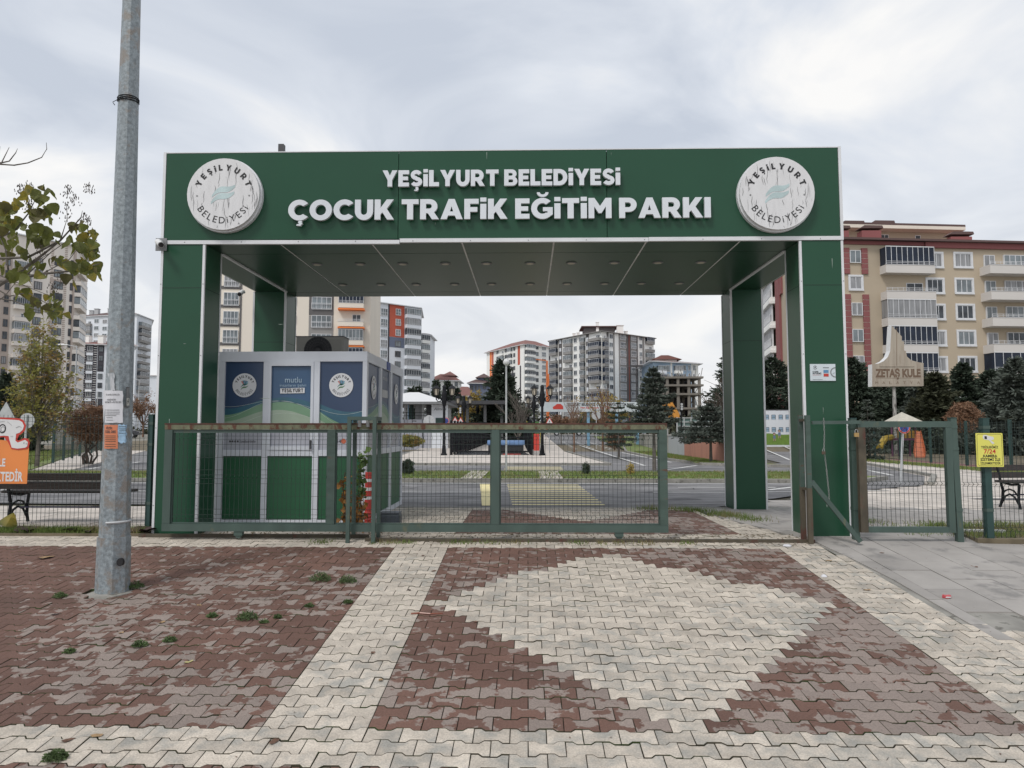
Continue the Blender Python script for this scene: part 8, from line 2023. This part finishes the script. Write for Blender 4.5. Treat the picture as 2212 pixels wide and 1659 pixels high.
# dry leaves: folded plates
dl_m = [MB() for _ in range(3)]
for k, b in enumerate(dl_m):
    rs = random.Random(k); n = 9; ring = [(math.cos(t*6.283/n)*(1+.35*rs.random()), math.sin(t*6.283/n)*(.55+.25*rs.random()), .35*rs.random()) for t in range(n)]
    b.add([(0, 0, .05)]+ring, [(0, i+1, (i+1) % n+1) for i in range(n)])
M['dry1'] = mat('dry_leaf_brown', (.13, .07, .045), .8, var=.4, scale=30); M['dry2'] = mat('dry_leaf_tan', (.32, .21, .11), .8, var=.3, scale=30); M['dry3'] = mat('dry_leaf_dark', (.05, .03, .025), .8, var=.3, scale=30); M['dry4'] = mat('leaf_yellow_green', (.42, .38, .17), .7)
dme = {(k, m_): dl_m[k].mesh('fallen_leaf', M[m_]) for k in range(3) for m_ in ('dry1', 'dry2', 'dry3', 'dry4')}
for k, (px, py, s, m_, lab) in enumerate((
    (98, 1206, .075, 'dry2', 'large tan fallen leaf on the red paving near the left edge'), (406, 1431, .028, 'dry4', 'pale yellow-green leaf in the middle of the red paving'), (592, 1603, .03, 'dry1', 'dark red-brown curled leaf on the pale paving at the bottom'), (146, 1601, .03, 'dry1', 'flat brown leaf on the pale paving, bottom left'),
    (120, 1328, .03, 'dry3', 'dark dry leaf on the red paving below left of the pole'), (806, 1411, .024, 'dry1', 'orange-brown leaf on the pale band'), (822, 1470, .02, 'dry2', 'tan leaf low on the pale band'), (914, 1201, .024, 'dry1', 'brown leaf on the red paving right of the pale band, far row'),
    (937, 1234, .026, 'dry1', 'curled brown leaf on the red paving above the pale diamond'), (1084, 1244, .02, 'dry1', 'small brown leaf on the pale diamond near its top'), (1028, 1344, .02, 'dry1', 'small orange leaf in the middle of the pale diamond'), (884, 1275, .02, 'dry3', 'small dark leaf on the pale diamond near its left corner'),
    (1790, 1212, .03, 'dry2', 'tan leaf on the grey slabs near the small gate'), (1873, 1275, .03, 'dry2', 'tan leaf on the grey slabs near the broken corner'), (2105, 1225, .03, 'dry1', 'dark red leaf on the grey slabs at right'), (1905, 1195, .022, 'dry1', 'small red-brown leaf on the grey slabs, upper right'),
    (350, 1345, .028, 'dry2', 'tan leaf right of the pole on the red paving'), (430, 1308, .02, 'dry2', 'small tan leaf on the red paving behind the broad weed'), (262, 1368, .025, 'dry2', 'tan leaf left of the weed below the pole'), (210, 1590, .03, 'dry2', 'tan leaf stuck on the pale paving, lower left'), (1200, 1570, .02, 'dry1', 'small scrap of leaf on the pale front band'))):
    p = Gp(px, py); o = inst('fallen_leaf', dme[(k % 3, m_)], None, (p.x, p.y, p.z+.002), random.uniform(0, 6)); o.scale = (s, s, s); tag(o, lab, 'leaf', 'fallen leaves')
for k, (px, py, s) in enumerate(((45, 1150, .10), (62, 1146, .12), (75, 1152, .09), (150, 1152, .1), (170, 1148, .13), (188, 1153, .11), (300, 1140, .12), (318, 1144, .1))):
    p = P(px, py, 8.62); o = inst('fallen_leaf', dme[(k % 3, 'dry3')], None, (p.x, 8.66, .05), random.uniform(0, 6)); o.scale = (s, s, s); o.rotation_euler[0] = random.uniform(-.5, .5); tag(o, ('dark shrivelled leaf leftmost in the grass under the left fence', 'big dark shrivelled leaf near the left bench leg', 'dark leaf right of the big one by the bench leg', 'dark leaf in the grass left of the pole', 'largest dark leaf in the grass left of the pole', 'dark leaf in the grass close to the pole', 'big dark leaf in the grass between pole and arch', 'dark leaf in the grass against the arch foot')[k], 'leaf', 'dark leaves in the grass')
p = P(12, 1140, 8.6); o = inst('fallen_leaf', lm[1], None, (p.x, 8.6, .1)); o.rotation_euler = (1.2, .3, .4); tag(o, 'large pale green leaf standing in the grass at the left edge', 'leaf')
# litter scatter: tiny crumbs
b = MB(); rs = random.Random(5)
for k in range(420):
    x = rs.uniform(-6, 6); y = rs.uniform(3.6, 8.4); s = rs.uniform(.003, .009); a = rs.uniform(0, 6.3)
    b.add([(x+s*math.cos(a), y+s*math.sin(a), gz(y)+.004), (x+s*math.cos(a+2), y+s*math.sin(a+2), gz(y)+.006), (x+s*math.cos(a+4), y+s*math.sin(a+4), gz(y)+.003)], [(0, 1, 2)])
o = b.build('leaf_litter', M['dry1']); tag(o, kind='stuff')
p = Gp(2045, 1292); cn = thing('crushed_can', 'crushed red and white drink can on the broken slab', 'can', (p.x, p.y, p.z)); b = MB(); n = 12
b.poly([(.038*math.cos(t*6.283/n), .024*math.sin(t*6.283/n), .004+.004*math.sin(t*2)) for t in range(n)], (0, 0, .02)); b.build('can_body', mat('can_red', (.5, .07, .08), .3), cn); MB().box(-.022, .022, -.0255, -.0245, .008, .018).build('can_print', M['white'], cn)
p = Gp(1780, 1246); b = MB(); b.lathe((0, 0, 0), [(.03, 0), (.026, .012), (.012, .022)], 7); o = b.build('paper_scrap', M['paper']); o.location = (p.x, p.y, p.z); tag(o, 'crumpled white paper scrap on the grey slabs', 'litter')
p = Gp(922, 1327); b = MB(); b.tube([(-.13, 0, .004), (-.06, .012, .008), (.03, -.006, .006), (.13, .014, .006)], .009, 5, r1=.005); o = b.build('plastic_strip', mat('red_brown_plastic', (.22, .07, .04), .35)); o.location = (p.x, p.y, p.z); tag(o, 'long thin red-brown strip lying at the left corner of the pale diamond', 'litter')
p = P(1660, 1160, 8.3); b = MB(); b.lathe((0, 0, 0), [(.05, 0), (.04, .015), (.01, .02)], 6); o = b.build('paper_scrap', M['paper']); o.location = (P(1700, 1167, 8.2).x, 8.2, gz(8.2)); tag(o, 'white scrap lying by the gate rail near the latch posts', 'litter')
p = Zp(1795, 1146); b = MB(); b.bar((0, 0, .03), (.5, -.05, .03), .04, .03); o = b.build('white_stick', M['white']); o.location = (P(2010, 1117, 9).x*1.06, 8.9, .02); tag(o, 'white plastic batten lying in the grass behind the right fence', 'litter')
